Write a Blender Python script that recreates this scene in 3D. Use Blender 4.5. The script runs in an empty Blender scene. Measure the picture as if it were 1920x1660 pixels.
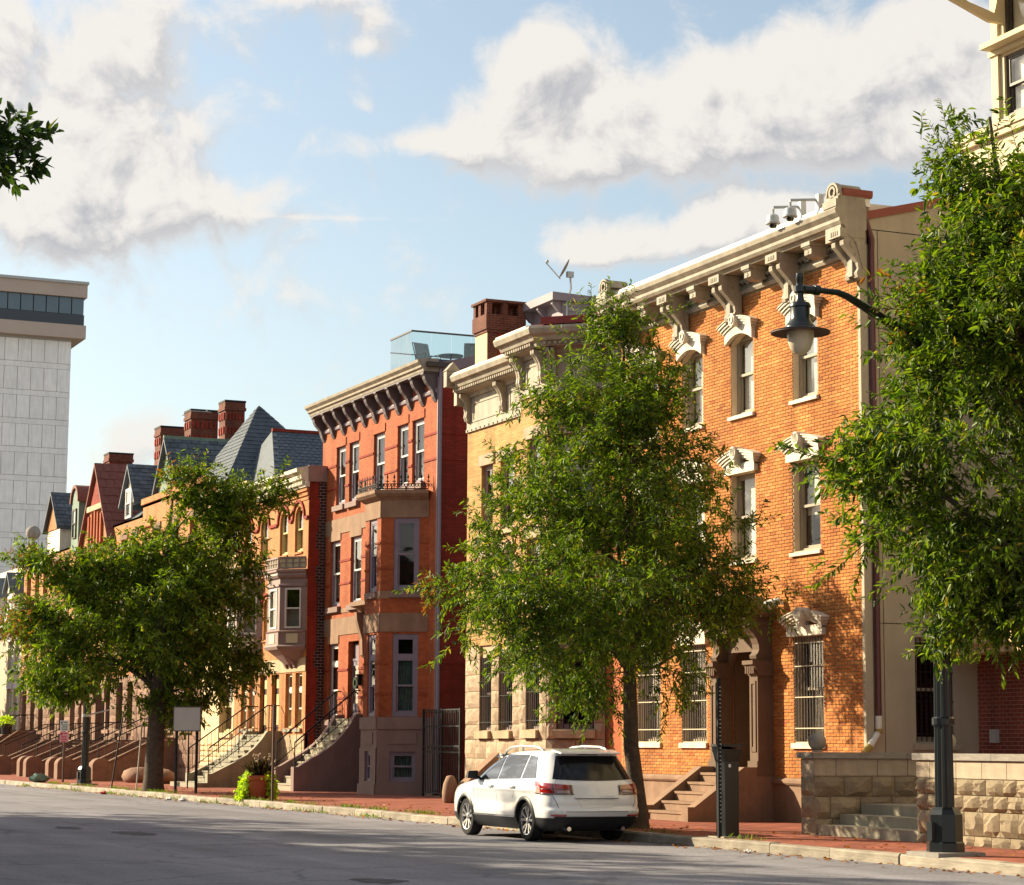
import bpy, bmesh, math, random
import numpy as np
from mathutils import Vector, Matrix

rnd = random.Random(11)
sc = bpy.context.scene
C = sc.collection
R_ = math.radians

# ------------------------------------------------------------------ camera
# world axes: X runs along the street (houses face -Y), Y away from the street, Z up
YAW, PIT, ROLL = R_(23.87), R_(7.70), R_(0.334)
ax = Vector((-math.cos(YAW), math.sin(YAW), 0)); rt = Vector((math.sin(YAW), math.cos(YAW), 0)); zz = Vector((0, 0, 1))
fwd = ax * math.cos(PIT) + zz * math.sin(PIT); upv = -ax * math.sin(PIT) + zz * math.cos(PIT)
rt2 = rt * math.cos(ROLL) + upv * math.sin(ROLL); up2 = -rt * math.sin(ROLL) + upv * math.cos(ROLL)
cd = bpy.data.cameras.new('camera'); cam = bpy.data.objects.new('camera', cd); C.objects.link(cam)
M = Matrix((rt2, up2, -fwd)).transposed().to_4x4(); M.translation = (0, 0, 1.6)
cam.matrix_world = M
cd.sensor_width = 36; cd.lens = 4200 / 1920 * 36; cd.clip_start = 0.1; cd.clip_end = 5000
sc.camera = cam

# ------------------------------------------------------------------ light
SUN_AZ, SUN_EL = R_(50), R_(25)
sun_dir = Vector((-math.sin(SUN_AZ) * math.cos(SUN_EL), -math.cos(SUN_AZ) * math.cos(SUN_EL), math.sin(SUN_EL)))
ld = bpy.data.lights.new('sun', 'SUN'); ld.energy = 4.7; ld.angle = R_(0.6); ld.color = (1.0, 0.86, 0.60)
sun = bpy.data.objects.new('sun', ld); C.objects.link(sun)
sun.rotation_euler = sun_dir.to_track_quat('Z', 'Y').to_euler(); sun.location = (0, -20, 40)
sc.view_settings.view_transform = 'Standard'; sc.view_settings.look = 'None'
sc.view_settings.exposure = 1.30; sc.view_settings.gamma = 1; sc.view_settings.use_curve_mapping = False
sc.cycles.max_bounces = 5; sc.cycles.diffuse_bounces = 3; sc.cycles.transparent_max_bounces = 10; sc.cycles.caustics_reflective = False; sc.cycles.caustics_refractive = False
sc.cycles.sample_clamp_indirect = 6

# ------------------------------------------------------------------ sky
world = bpy.data.worlds.new('World'); sc.world = world; world.use_nodes = True
world.cycles.sampling_method = 'NONE'
nt = world.node_tree; N = nt.nodes; L = nt.links; N.clear()
def nd(tree, typ, **kw):
    n = tree.nodes.new(typ)
    for k, v in kw.items():
        if k.startswith('i_'):
            key = k[2:]; n.inputs[int(key) if key.isdigit() else key.replace('_', ' ')].default_value = v
        else: setattr(n, k, v)
    return n
def mth(tree, op, a, b=None, c=None, clamp=False):
    n = tree.nodes.new('ShaderNodeMath'); n.operation = op; n.use_clamp = clamp
    for i, q in enumerate((a, b, c)):
        if q is None: continue
        if isinstance(q, (int, float)): n.inputs[i].default_value = q
        else: tree.links.new(q, n.inputs[i])
    return n.outputs[0]
# cloud field: world azimuth / elevation (thousandths of a radian-ish units) -> density
cg = bpy.data.node_groups.new('cloud_field', 'ShaderNodeTree')
cg.interface.new_socket('P', in_out='INPUT', socket_type='NodeSocketVector')
cg.interface.new_socket('D', in_out='OUTPUT', socket_type='NodeSocketFloat')
gi = cg.nodes.new('NodeGroupInput'); go = cg.nodes.new('NodeGroupOutput')
# cloud banks: centre azimuth, elevation, half sizes, weight
BANKS = [(-860, 1120, 230, 150, .9), (-640, 985, 190, 62, .8), (-880, 930, 200, 90, .7), (-370, 1375, 140, 55, .75), (-850, 1310, 300, 90, .6), (-700, 1220, 120, 60, .3),
         (200, 1185, 300, 95, 1.05), (40, 1290, 110, 60, .85), (-180, 1122, 140, 32, .75), (150, 1075, 200, 50, .75), (440, 1200, 160, 90, .75),
         (720, 1290, 200, 105, 1.0), (560, 1130, 220, 70, .5), (-420, 690, 330, 130, .16), (-620, 1120, 140, 60, .3), (900, 1240, 130, 100, .9), (760, 1120, 200, 75, .8), (330, 950, 230, 42, .9), (500, 995, 170, 50, .7), (160, 915, 110, 26, .6),
         (-288, 1185, 26, 22, .42), (-300, 1294, 40, 18, .42), (-450, 880, 280, 70, .24), (-300, 820, 220, 50, .2), (-700, 560, 110, 55, .36), (-330, 979, 190, 5, .22)]
acc = None
for (cx, cy, rx, ry, w) in BANKS:
    s1 = nd(cg, 'ShaderNodeVectorMath', operation='SUBTRACT'); cg.links.new(gi.outputs[0], s1.inputs[0]); s1.inputs[1].default_value = (cx, cy, 0)
    s2 = nd(cg, 'ShaderNodeVectorMath', operation='MULTIPLY'); cg.links.new(s1.outputs[0], s2.inputs[0]); s2.inputs[1].default_value = (1 / rx, 1 / ry, 0)
    s3 = nd(cg, 'ShaderNodeVectorMath', operation='DOT_PRODUCT'); cg.links.new(s2.outputs[0], s3.inputs[0]); cg.links.new(s2.outputs[0], s3.inputs[1])
    e = mth(cg, 'POWER', 2.718, mth(cg, 'MULTIPLY', s3.outputs['Value'], -1.0)); e = mth(cg, 'MULTIPLY', e, w)
    acc = e if acc is None else mth(cg, 'ADD', acc, e)
acc = mth(cg, 'MINIMUM', acc, 1.1)
far = nd(cg, 'ShaderNodeTexNoise', i_Scale=0.0011, i_Detail=2.0); cg.links.new(gi.outputs[0], far.inputs['Vector'])
# outside the banks listed above the same kind of broken cumulus goes on
dist = nd(cg, 'ShaderNodeVectorMath', operation='LENGTH'); cg.links.new(gi.outputs[0], dist.inputs[0])
ringm = mth(cg, 'MULTIPLY', mth(cg, 'SUBTRACT', dist.outputs['Value'], 1500), 1 / 500, clamp=True)
fb = mth(cg, 'MULTIPLY', mth(cg, 'SUBTRACT', far.outputs[0], 0.42), 4.0, clamp=True)
acc = mth(cg, 'ADD', acc, mth(cg, 'MULTIPLY', fb, ringm))
n1 = nd(cg, 'ShaderNodeTexNoise', i_Scale=0.0062, i_Detail=10.0, i_Roughness=0.6, i_Distortion=0.35); cg.links.new(gi.outputs[0], n1.inputs['Vector'])
d = mth(cg, 'ADD', mth(cg, 'MULTIPLY', acc, 0.72), mth(cg, 'MULTIPLY', mth(cg, 'SUBTRACT', n1.outputs[0], 0.52), 1.55))
cg.links.new(d, go.inputs[0])
tc = N.new('ShaderNodeTexCoord')
def dotn(v):
    n = nd(nt, 'ShaderNodeVectorMath', operation='DOT_PRODUCT'); L.new(tc.outputs['Generated'], n.inputs[0]); n.inputs[1].default_value = v; return n.outputs['Value']
az = mth(nt, 'MULTIPLY', mth(nt, 'ARCTAN2', dotn(rt), dotn(ax)), 4200.0)
el = mth(nt, 'MULTIPLY', mth(nt, 'ARCSINE', dotn((0, 0, 1))), 4200.0)
cmb = N.new('ShaderNodeCombineXYZ'); L.new(az, cmb.inputs[0]); L.new(el, cmb.inputs[1])
g1 = nd(nt, 'ShaderNodeGroup', node_tree=cg); L.new(cmb.outputs[0], g1.inputs[0])
sh = nd(nt, 'ShaderNodeVectorMath', operation='ADD'); L.new(cmb.outputs[0], sh.inputs[0]); sh.inputs[1].default_value = (-28, 46, 0)
g2 = nd(nt, 'ShaderNodeGroup', node_tree=cg); L.new(sh.outputs[0], g2.inputs[0])
dens = nd(nt, 'ShaderNodeMapRange', interpolation_type='SMOOTHSTEP'); L.new(g1.outputs[0], dens.inputs[0])
dens.inputs[1].default_value = 0.05; dens.inputs[2].default_value = 0.50
lit = nd(nt, 'ShaderNodeMapRange', interpolation_type='SMOOTHSTEP'); L.new(mth(nt, 'SUBTRACT', g1.outputs[0], g2.outputs[0]), lit.inputs[0])
lit.inputs[1].default_value = -0.42; lit.inputs[2].default_value = 0.18
thick = nd(nt, 'ShaderNodeMapRange'); L.new(g1.outputs[0], thick.inputs[0]); thick.inputs[1].default_value = 0.3; thick.inputs[2].default_value = 0.8
SKY_STR = 0.094
sky = nd(nt, 'ShaderNodeTexSky', sky_type='NISHITA', sun_disc=False, sun_elevation=SUN_EL, sun_rotation=math.pi + SUN_AZ, altitude=20, air_density=1.1, dust_density=1.6, ozone_density=1.6)
hs0 = nd(nt, 'ShaderNodeHueSaturation', i_Saturation=0.80, i_Value=.82); L.new(sky.outputs[0], hs0.inputs['Color'])
hs = nd(nt, 'ShaderNodeMix', data_type='RGBA', blend_type='MULTIPLY'); hs.inputs[0].default_value = 1; L.new(hs0.outputs[0], hs.inputs[6]); hs.inputs[7].default_value = (.965, .965, .915, 1)
ccol = nd(nt, 'ShaderNodeMix', data_type='RGBA'); ccol.inputs[6].default_value = (2.0, 2.03, 2.2, 1); ccol.inputs[7].default_value = (4.0, 3.8, 3.55, 1); thn = mth(nt, 'SUBTRACT', 1.0, thick.outputs[0]); L.new(mth(nt, 'MAXIMUM', lit.outputs[0], mth(nt, 'MULTIPLY', thn, .55)), ccol.inputs[0])
mx = nd(nt, 'ShaderNodeMix', data_type='RGBA'); L.new(mth(nt, 'MULTIPLY', dens.outputs[0], 0.95), mx.inputs[0]); L.new(hs.outputs[2], mx.inputs[6]); L.new(ccol.outputs[2], mx.inputs[7])
bg = nd(nt, 'ShaderNodeBackground', i_Strength=SKY_STR); L.new(mx.outputs[2], bg.inputs[0])
wo = N.new('ShaderNodeOutputWorld'); L.new(bg.outputs[0], wo.inputs[0])

# ------------------------------------------------------------------ materials
MATS = {}
def base_mat(name):
    m = bpy.data.materials.new(name); m.use_nodes = True; t = m.node_tree; b = t.nodes['Principled BSDF']; MATS[name] = m; return m, t, b
def coords(t, kind='Object'):
    return t.nodes.new('ShaderNodeTexCoord').outputs[kind]
def mat(name, col, rough=.7, var=.16, scale=3.0, bump=.0, bscale=40, spec=.3, metal=0, stain=0.0, obj_var=0.0, coat=0):
    m, t, b = base_mat(name); ln = t.links
    co = coords(t)
    n = nd(t, 'ShaderNodeTexNoise', i_Scale=scale, i_Detail=6.0, i_Roughness=.65); ln.new(co, n.inputs['Vector'])
    mr = nd(t, 'ShaderNodeMapRange'); ln.new(n.outputs[0], mr.inputs[0]); mr.inputs[1].default_value = .28; mr.inputs[2].default_value = .72; mr.inputs[3].default_value = 1 - var; mr.inputs[4].default_value = 1 + var
    f = mr.outputs[0]
    if stain:
        mp = nd(t, 'ShaderNodeMapping'); mp.inputs['Scale'].default_value = (2.2, 2.2, .35); ln.new(co, mp.inputs['Vector'])
        n2 = nd(t, 'ShaderNodeTexNoise', i_Scale=1.6, i_Detail=7.0); ln.new(mp.outputs[0], n2.inputs['Vector'])
        m2 = nd(t, 'ShaderNodeMapRange'); ln.new(n2.outputs[0], m2.inputs[0]); m2.inputs[1].default_value = .35; m2.inputs[2].default_value = .7; m2.inputs[3].default_value = 1 + stain * .3; m2.inputs[4].default_value = 1 - stain
        f = mth(t, 'MULTIPLY', f, m2.outputs[0])
    if obj_var:
        oi = t.nodes.new('ShaderNodeObjectInfo'); ge = t.nodes.new('ShaderNodeNewGeometry')
        r = mth(t, 'FRACT', mth(t, 'ADD', oi.outputs['Random'], ge.outputs['Random Per Island']))
        f = mth(t, 'MULTIPLY', f, mth(t, 'ADD', mth(t, 'MULTIPLY', r, 2 * obj_var), 1 - obj_var))
    vm = nd(t, 'ShaderNodeVectorMath', operation='SCALE'); vm.inputs[0].default_value = col; ln.new(f, vm.inputs['Scale']); ln.new(vm.outputs[0], b.inputs['Base Color'])
    b.inputs['Roughness'].default_value = rough; b.inputs['Specular IOR Level'].default_value = spec; b.inputs['Metallic'].default_value = metal
    if coat: b.inputs['Coat Weight'].default_value = coat; b.inputs['Coat Roughness'].default_value = .04
    if bump:
        nb = nd(t, 'ShaderNodeTexNoise', i_Scale=bscale, i_Detail=5.0); ln.new(co, nb.inputs['Vector'])
        bp = nd(t, 'ShaderNodeBump', i_Strength=min(1, bump), i_Distance=.02); ln.new(nb.outputs[0], bp.inputs['Height']); ln.new(bp.outputs[0], b.inputs['Normal'])
    return m
def brick_mat(name, c1, c2, mortar, w=.21, h=.0667, mo=.011, var=.25, rough=.8, coarse=.12):
    m, t, b = base_mat(name); ln = t.links; co = coords(t)
    sp = t.nodes.new('ShaderNodeSeparateXYZ'); ln.new(co, sp.inputs[0])
    cb = t.nodes.new('ShaderNodeCombineXYZ'); ln.new(mth(t, 'ADD', sp.outputs[0], sp.outputs[1]), cb.inputs[0]); ln.new(sp.outputs[2], cb.inputs[1])
    br = nd(t, 'ShaderNodeTexBrick', offset=.5, i_Scale=1.0, i_Brick_Width=w, i_Row_Height=h, i_Mortar_Size=mo * .5, i_Mortar_Smooth=.2, i_Bias=0.0)
    br.inputs['Color1'].default_value = (*c1, 1); br.inputs['Color2'].default_value = (*c2, 1); br.inputs['Mortar'].default_value = (*mortar, 1); ln.new(cb.outputs[0], br.inputs['Vector'])
    n = nd(t, 'ShaderNodeTexNoise', i_Scale=1.1, i_Detail=6.0, i_Roughness=.7); ln.new(co, n.inputs['Vector'])
    mr = nd(t, 'ShaderNodeMapRange'); ln.new(n.outputs[0], mr.inputs[0]); mr.inputs[1].default_value = .3; mr.inputs[2].default_value = .7; mr.inputs[3].default_value = 1 - var; mr.inputs[4].default_value = 1 + var * .8
    mp = nd(t, 'ShaderNodeMapping'); mp.inputs['Scale'].default_value = (1.6, 1.6, .13); ln.new(co, mp.inputs['Vector']); ns = nd(t, 'ShaderNodeTexNoise', i_Scale=1.3, i_Detail=6.0); ln.new(mp.outputs[0], ns.inputs['Vector'])
    ms = nd(t, 'ShaderNodeMapRange'); ln.new(ns.outputs[0], ms.inputs[0]); ms.inputs[1].default_value = .4; ms.inputs[2].default_value = .68; ms.inputs[3].default_value = 1.05; ms.inputs[4].default_value = .74
    vm = nd(t, 'ShaderNodeVectorMath', operation='SCALE'); ln.new(br.outputs[0], vm.inputs[0]); ln.new(mth(t, 'MULTIPLY', mr.outputs[0], ms.outputs[0]), vm.inputs['Scale']); ln.new(vm.outputs[0], b.inputs['Base Color'])
    b.inputs['Roughness'].default_value = rough; b.inputs['Specular IOR Level'].default_value = .2
    bp = nd(t, 'ShaderNodeBump', i_Strength=.6, i_Distance=.012); bp.invert = True; ln.new(br.outputs[1], bp.inputs['Height']); ln.new(bp.outputs[0], b.inputs['Normal'])
    return m
def leaf_mat(name, dark, light, yellow, sheen=.45):
    m = bpy.data.materials.new(name); m.use_nodes = True; t = m.node_tree; MATS[name] = m; t.nodes.clear(); ln = t.links
    ge = t.nodes.new('ShaderNodeNewGeometry'); cr = t.nodes.new('ShaderNodeValToRGB'); ln.new(ge.outputs['Random Per Island'], cr.inputs[0])
    e = cr.color_ramp.elements; e[0].color = (*dark, 1); e[1].position = .93; e[1].color = (*light, 1); x = e.new(.99); x.color = (*yellow, 1)
    b = t.nodes.new('ShaderNodeBsdfPrincipled'); ln.new(cr.outputs[0], b.inputs['Base Color']); b.inputs['Roughness'].default_value = .5; b.inputs['Specular IOR Level'].default_value = sheen
    tr = t.nodes.new('ShaderNodeBsdfTranslucent'); vm = nd(t, 'ShaderNodeVectorMath', operation='MULTIPLY'); ln.new(cr.outputs[0], vm.inputs[0]); vm.inputs[1].default_value = (1.9, 2.0, .5); ln.new(vm.outputs[0], tr.inputs[0])
    mx = nd(t, 'ShaderNodeMixShader', i_0=.38); ln.new(b.outputs[0], mx.inputs[1]); ln.new(tr.outputs[0], mx.inputs[2])
    o = t.nodes.new('ShaderNodeOutputMaterial'); ln.new(mx.outputs[0], o.inputs[0]); return m
def glass_mat(name, tint, refl=1.0, rough=.02):
    m = bpy.data.materials.new(name); m.use_nodes = True; t = m.node_tree; MATS[name] = m; t.nodes.clear(); ln = t.links
    tr = t.nodes.new('ShaderNodeBsdfTransparent'); tr.inputs[0].default_value = (*tint, 1)
    gl = t.nodes.new('ShaderNodeBsdfGlossy'); gl.inputs['Roughness'].default_value = rough
    fr = nd(t, 'ShaderNodeFresnel', i_IOR=1.52); co = coords(t); n = nd(t, 'ShaderNodeTexNoise', i_Scale=1.3, i_Detail=1.0); ln.new(co, n.inputs['Vector'])
    bp = nd(t, 'ShaderNodeBump', i_Strength=.05, i_Distance=.1); ln.new(n.outputs[0], bp.inputs['Height']); ln.new(bp.outputs[0], gl.inputs['Normal'])
    ge = t.nodes.new('ShaderNodeNewGeometry'); f = mth(t, 'MULTIPLY', mth(t, 'MULTIPLY', fr.outputs[0], refl * 1.8, clamp=True), mth(t, 'SUBTRACT', 1.0, ge.outputs['Backfacing']))
    mx = t.nodes.new('ShaderNodeMixShader'); ln.new(f, mx.inputs[0]); ln.new(tr.outputs[0], mx.inputs[1]); ln.new(gl.outputs[0], mx.inputs[2])
    o = t.nodes.new('ShaderNodeOutputMaterial'); ln.new(mx.outputs[0], o.inputs[0]); return m

# geometry-brick colours (Random Per Island + per object)
def piece_brick_mat(name, cols):
    m, t, b = base_mat(name); ln = t.links
    oi = t.nodes.new('ShaderNodeObjectInfo'); ge = t.nodes.new('ShaderNodeNewGeometry')
    r = mth(t, 'FRACT', mth(t, 'ADD', oi.outputs['Random'], ge.outputs['Random Per Island']))
    cr = t.nodes.new('ShaderNodeValToRGB'); ln.new(r, cr.inputs[0]); e = cr.color_ramp.elements
    e[0].color = (*cols[0], 1); e[1].color = (*cols[-1], 1)
    for i, c in enumerate(cols[1:-1]): x = e.new((i + 1) / (len(cols) - 1)); x.color = (*c, 1)
    co = coords(t); n = nd(t, 'ShaderNodeTexNoise', i_Scale=.9, i_Detail=8.0, i_Roughness=.7); gp = ge.outputs['Position']; ln.new(gp, n.inputs['Vector'])
    mr = nd(t, 'ShaderNodeMapRange'); ln.new(n.outputs[0], mr.inputs[0]); mr.inputs[1].default_value = .3; mr.inputs[2].default_value = .7; mr.inputs[3].default_value = .76; mr.inputs[4].default_value = 1.16
    mp = nd(t, 'ShaderNodeMapping'); mp.inputs['Scale'].default_value = (1.7, 1.7, .12); ln.new(gp, mp.inputs['Vector']); ns = nd(t, 'ShaderNodeTexNoise', i_Scale=1.2, i_Detail=6.0); ln.new(mp.outputs[0], ns.inputs['Vector'])
    ms = nd(t, 'ShaderNodeMapRange'); ln.new(ns.outputs[0], ms.inputs[0]); ms.inputs[1].default_value = .42; ms.inputs[2].default_value = .68; ms.inputs[3].default_value = 1.05; ms.inputs[4].default_value = .72
    vm = nd(t, 'ShaderNodeVectorMath', operation='SCALE'); ln.new(cr.outputs[0], vm.inputs[0]); ln.new(mth(t, 'MULTIPLY', mr.outputs[0], ms.outputs[0]), vm.inputs['Scale']); ln.new(vm.outputs[0], b.inputs['Base Color'])
    b.inputs['Roughness'].default_value = .85; b.inputs['Specular IOR Level'].default_value = .15; return m
piece_brick_mat('brick_orange', [(.45, .15, .046), (.55, .215, .06), (.49, .175, .05), (.60, .26, .08), (.36, .11, .038)])
mat('mortar', (.66, .52, .36), .9, .12)
brick_mat('brick_red', (.43, .11, .036), (.35, .08, .03), (.3, .11, .06), mo=.008, var=.22)
brick_mat('brick_maroon', (.33, .042, .022), (.26, .034, .02), (.11, .022, .016), mo=.008, var=.25)
brick_mat('brick_warm', (.52, .22, .074), (.44, .17, .058), (.38, .2, .11), mo=.008, var=.18)
brick_mat('brick_brown', (.17, .05, .03), (.12, .036, .024), (.25, .13, .09), mo=.010, var=.3)
brick_mat('brick_yellow', (.52, .33, .12), (.42, .22, .07), (.36, .22, .1), w=.28, h=.05, mo=.012, var=.2)
brick_mat('brick_patch', (.035, .016, .015), (.06, .022, .02), (.28, .22, .2), w=.22, h=.1, mo=.02, var=.2)
brick_mat('brick_dull', (.26, .07, .045), (.20, .05, .035), (.36, .25, .2), w=.22, h=.075, mo=.014, var=.2)
brick_mat('pavers', (.33, .10, .06), (.24, .075, .05), (.20, .11, .08), w=.2, h=.1, mo=.012, var=.32)
mat('cream_trim', (.345, .295, .225), .65, .16, 3.0, .25, 50, stain=.28)
mat('white_stone', (.66, .60, .49), .75, .12, 4.0, .2, 60, stain=.22)
mat('brownstone', (.27, .165, .105), .85, .18, 2.5, .35, 35, stain=.18)
mat('brownstone_hood', (.145, .092, .06), .8, .15, 2.5, .25, 40)
mat('brown_paint', (.225, .145, .125), .7, .10, 2.0, .15, 60, stain=.10)
mat('bracket_dark', (.12, .095, .10), .6, .12, 3.0)
mat('purple_trim', (.27, .22, .25), .55, .10, 3.0, .1, 60)
mat('purple_sash', (.22, .18, .225), .5, .10, 3.0)
mat('mauve_wood', (.27, .19, .175), .6, .12, 3.0, .1, 50)
mat('cream_panel', (.60, .55, .36), .6, .1)
mat('oak_cream', (.54, .43, .20), .55, .15)
mat('taupe_sash', (.33, .27, .20), .5, .1)
mat('dark_sash', (.075, .06, .05), .45, .1)
mat('white_sash', (.62, .62, .58), .5, .06)
mat('blind', (.86, .80, .66), .8, .04)
mat('curtain_grey', (.27, .26, .24), .85, .2, 6)
mat('curtain_teal', (.09, .16, .15), .8, .25, 8)
mat('room_shade', (.022, .02, .018), .9, .3)  # near-black colour stands in for the shade of unlit rooms behind windows
mat('stucco_beige', (.44, .38, .285), .85, .07, 1.2, .25, 120, stain=.10)
mat('stucco_cream', (.66, .50, .28), .85, .07, 1.0, .2, 120, stain=.1)
mat('stucco_tan', (.60, .50, .33), .8, .05, 1.0, .12, 120)
mat('red_metal', (.20, .022, .02), .4, .12, 2.0, spec=.5)
mat('downspout_brown', (.115, .035, .035), .4, .1, spec=.5)
mat('white_plastic', (.75, .74, .70), .4, .05)
mat('tape_ochre', (.42, .31, .08), .6, .1)
mat('grey_metal', (.42, .44, .45), .35, .08, spec=.5)
mat('flashing', (.66, .62, .55), .42, .12, 1.5, .2, 6, spec=.5)
mat('black_iron', (.010, .010, .011), .65, .2, spec=.25)
mat('black_paint', (.010, .014, .016), .28, .15, 5, spec=.5)
mat('bar_cream', (.55, .47, .33), .5, .1)
mat('door_brown', (.022, .010, .007), .5, .2)
mat('slate', (.085, .105, .125), .6, .25, 5.0, .4, 12, stain=.15, obj_var=.35)
mat('slate_blue', (.075, .095, .12), .75, .22, 3.0, .4, 14)
mat('tile_red', (.19, .065, .048), .7, .25, 6.0)
mat('copper_green', (.15, .21, .16), .7, .25, 3.0)
mat('sandstone', (.43, .32, .22), .9, .22, 3.5, .6, 22, stain=.22, obj_var=.14)
mat('sandstone_smooth', (.45, .34, .21), .85, .16, 3.0, .2, 60, stain=.2)
mat('wall_stone', (.30, .235, .155), .9, .22, 6, .5, 30, obj_var=.18)
mat('wall_stone_smooth', (.40, .33, .245), .85, .14, 3, .2, 60, stain=.14, obj_var=.08)
mat('coping_stone', (.30, .27, .235), .9, .2, 4, .3, 60, stain=.2)
mat('concrete', (.36, .32, .24), .85, .15, 2.0, .2, 70, stain=.15)
mat('stoop_concrete', (.30, .27, .20), .85, .16, 2.0, .2, 70, stain=.2)
mat('red_sandstone', (.235, .135, .09), .9, .22, 3.0, .5, 20, stain=.2, obj_var=.16)
mat('granite', (.36, .31, .245), .9, .3, 6.0, .5, 40, stain=.3, obj_var=.16)
mat('tower_panel', (.90, .90, .91), .75, .06, .7, stain=.10, obj_var=.05)
mat('tower_joint', (.5, .48, .48), .85, .05)
mat('tower_band', (.50, .41, .36), .8, .05, .3)
mat('tower_dark', (.022, .03, .045), .3, .1, .5, spec=.6)
mat('tower_glass', (.07, .10, .125), .08, .15, .4, spec=.8)
mat('terracotta', (.34, .075, .03), .7, .12, 4)
mat('bark', (.085, .062, .045), .95, .35, 9, .8, 25)
mat('sign_back', (.44, .42, .39), .5, .06)
mat('sign_white', (.72, .72, .72), .5, .04)
mat('sign_pink', (.68, .38, .44), .5, .04)
mat('sign_green', (.02, .22, .12), .5, .04)
mat('sign_red', (.5, .03, .03), .5, .04)
mat('rust_post', (.10, .055, .04), .7, .25)
mat('car_white', (.70, .71, .73), .22, .015, .8, spec=.6, coat=1.0)
mat('car_black', (.016, .017, .02), .45, .15)
mat('car_glass', (.008, .010, .011), .03, .1, spec=1.0, coat=1.0)
mat('car_glass_dark', (.006, .007, .008), .12, .1, spec=.35)
mat('tyre', (.014, .014, .014), .85, .2)
mat('alloy', (.62, .62, .63), .25, .05, metal=.9)
mat('chrome', (.8, .8, .82), .12, .02, metal=1)
mat('lamp_red', (.30, .008, .008), .12, .15, 12, spec=.9, coat=1)
mat('lamp_dark', (.06, .006, .008), .1, .1, spec=.9, coat=1)
mat('lamp_clear', (.25, .2, .2), .1, .1, spec=.9)
mat('rubber', (.02, .02, .02), .7)
mat('lamp_globe', (.62, .52, .38), .22, .04, spec=.6)
mat('paper', (.75, .72, .68), .8, .06)
mat('plastic_green', (.1, .16, .12), .4, .3, 8)
leaf_mat('leaf_oak', (.012, .042, .006), (.155, .225, .016), (.26, .2, .03), .28)
leaf_mat('leaf_left', (.014, .044, .004), (.17, .24, .012), (.28, .2, .03), .28)
leaf_mat('leaf_dark', (.010, .028, .009), (.035, .065, .015), (.06, .07, .02), .3)
leaf_mat('leaf_lime', (.22, .36, .02), (.42, .52, .04), (.5, .5, .06), .3)
leaf_mat('leaf_dry', (.14, .045, .014), (.26, .10, .03), (.3, .15, .05), .2)
leaf_mat('grass_blade', (.05, .10, .015), (.14, .2, .03), (.3, .25, .08), .2)
leaf_mat('leaf_purple', (.035, .022, .02), (.07, .05, .035), (.3, .22, .12), .2)
glass_mat('glass', (.93, .93, .92), 1.0)
glass_mat('glass_deck', (.86, .93, .92), 1.1)
glass_mat('glass_dark', (.42, .44, .43), 1.5)
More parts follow.
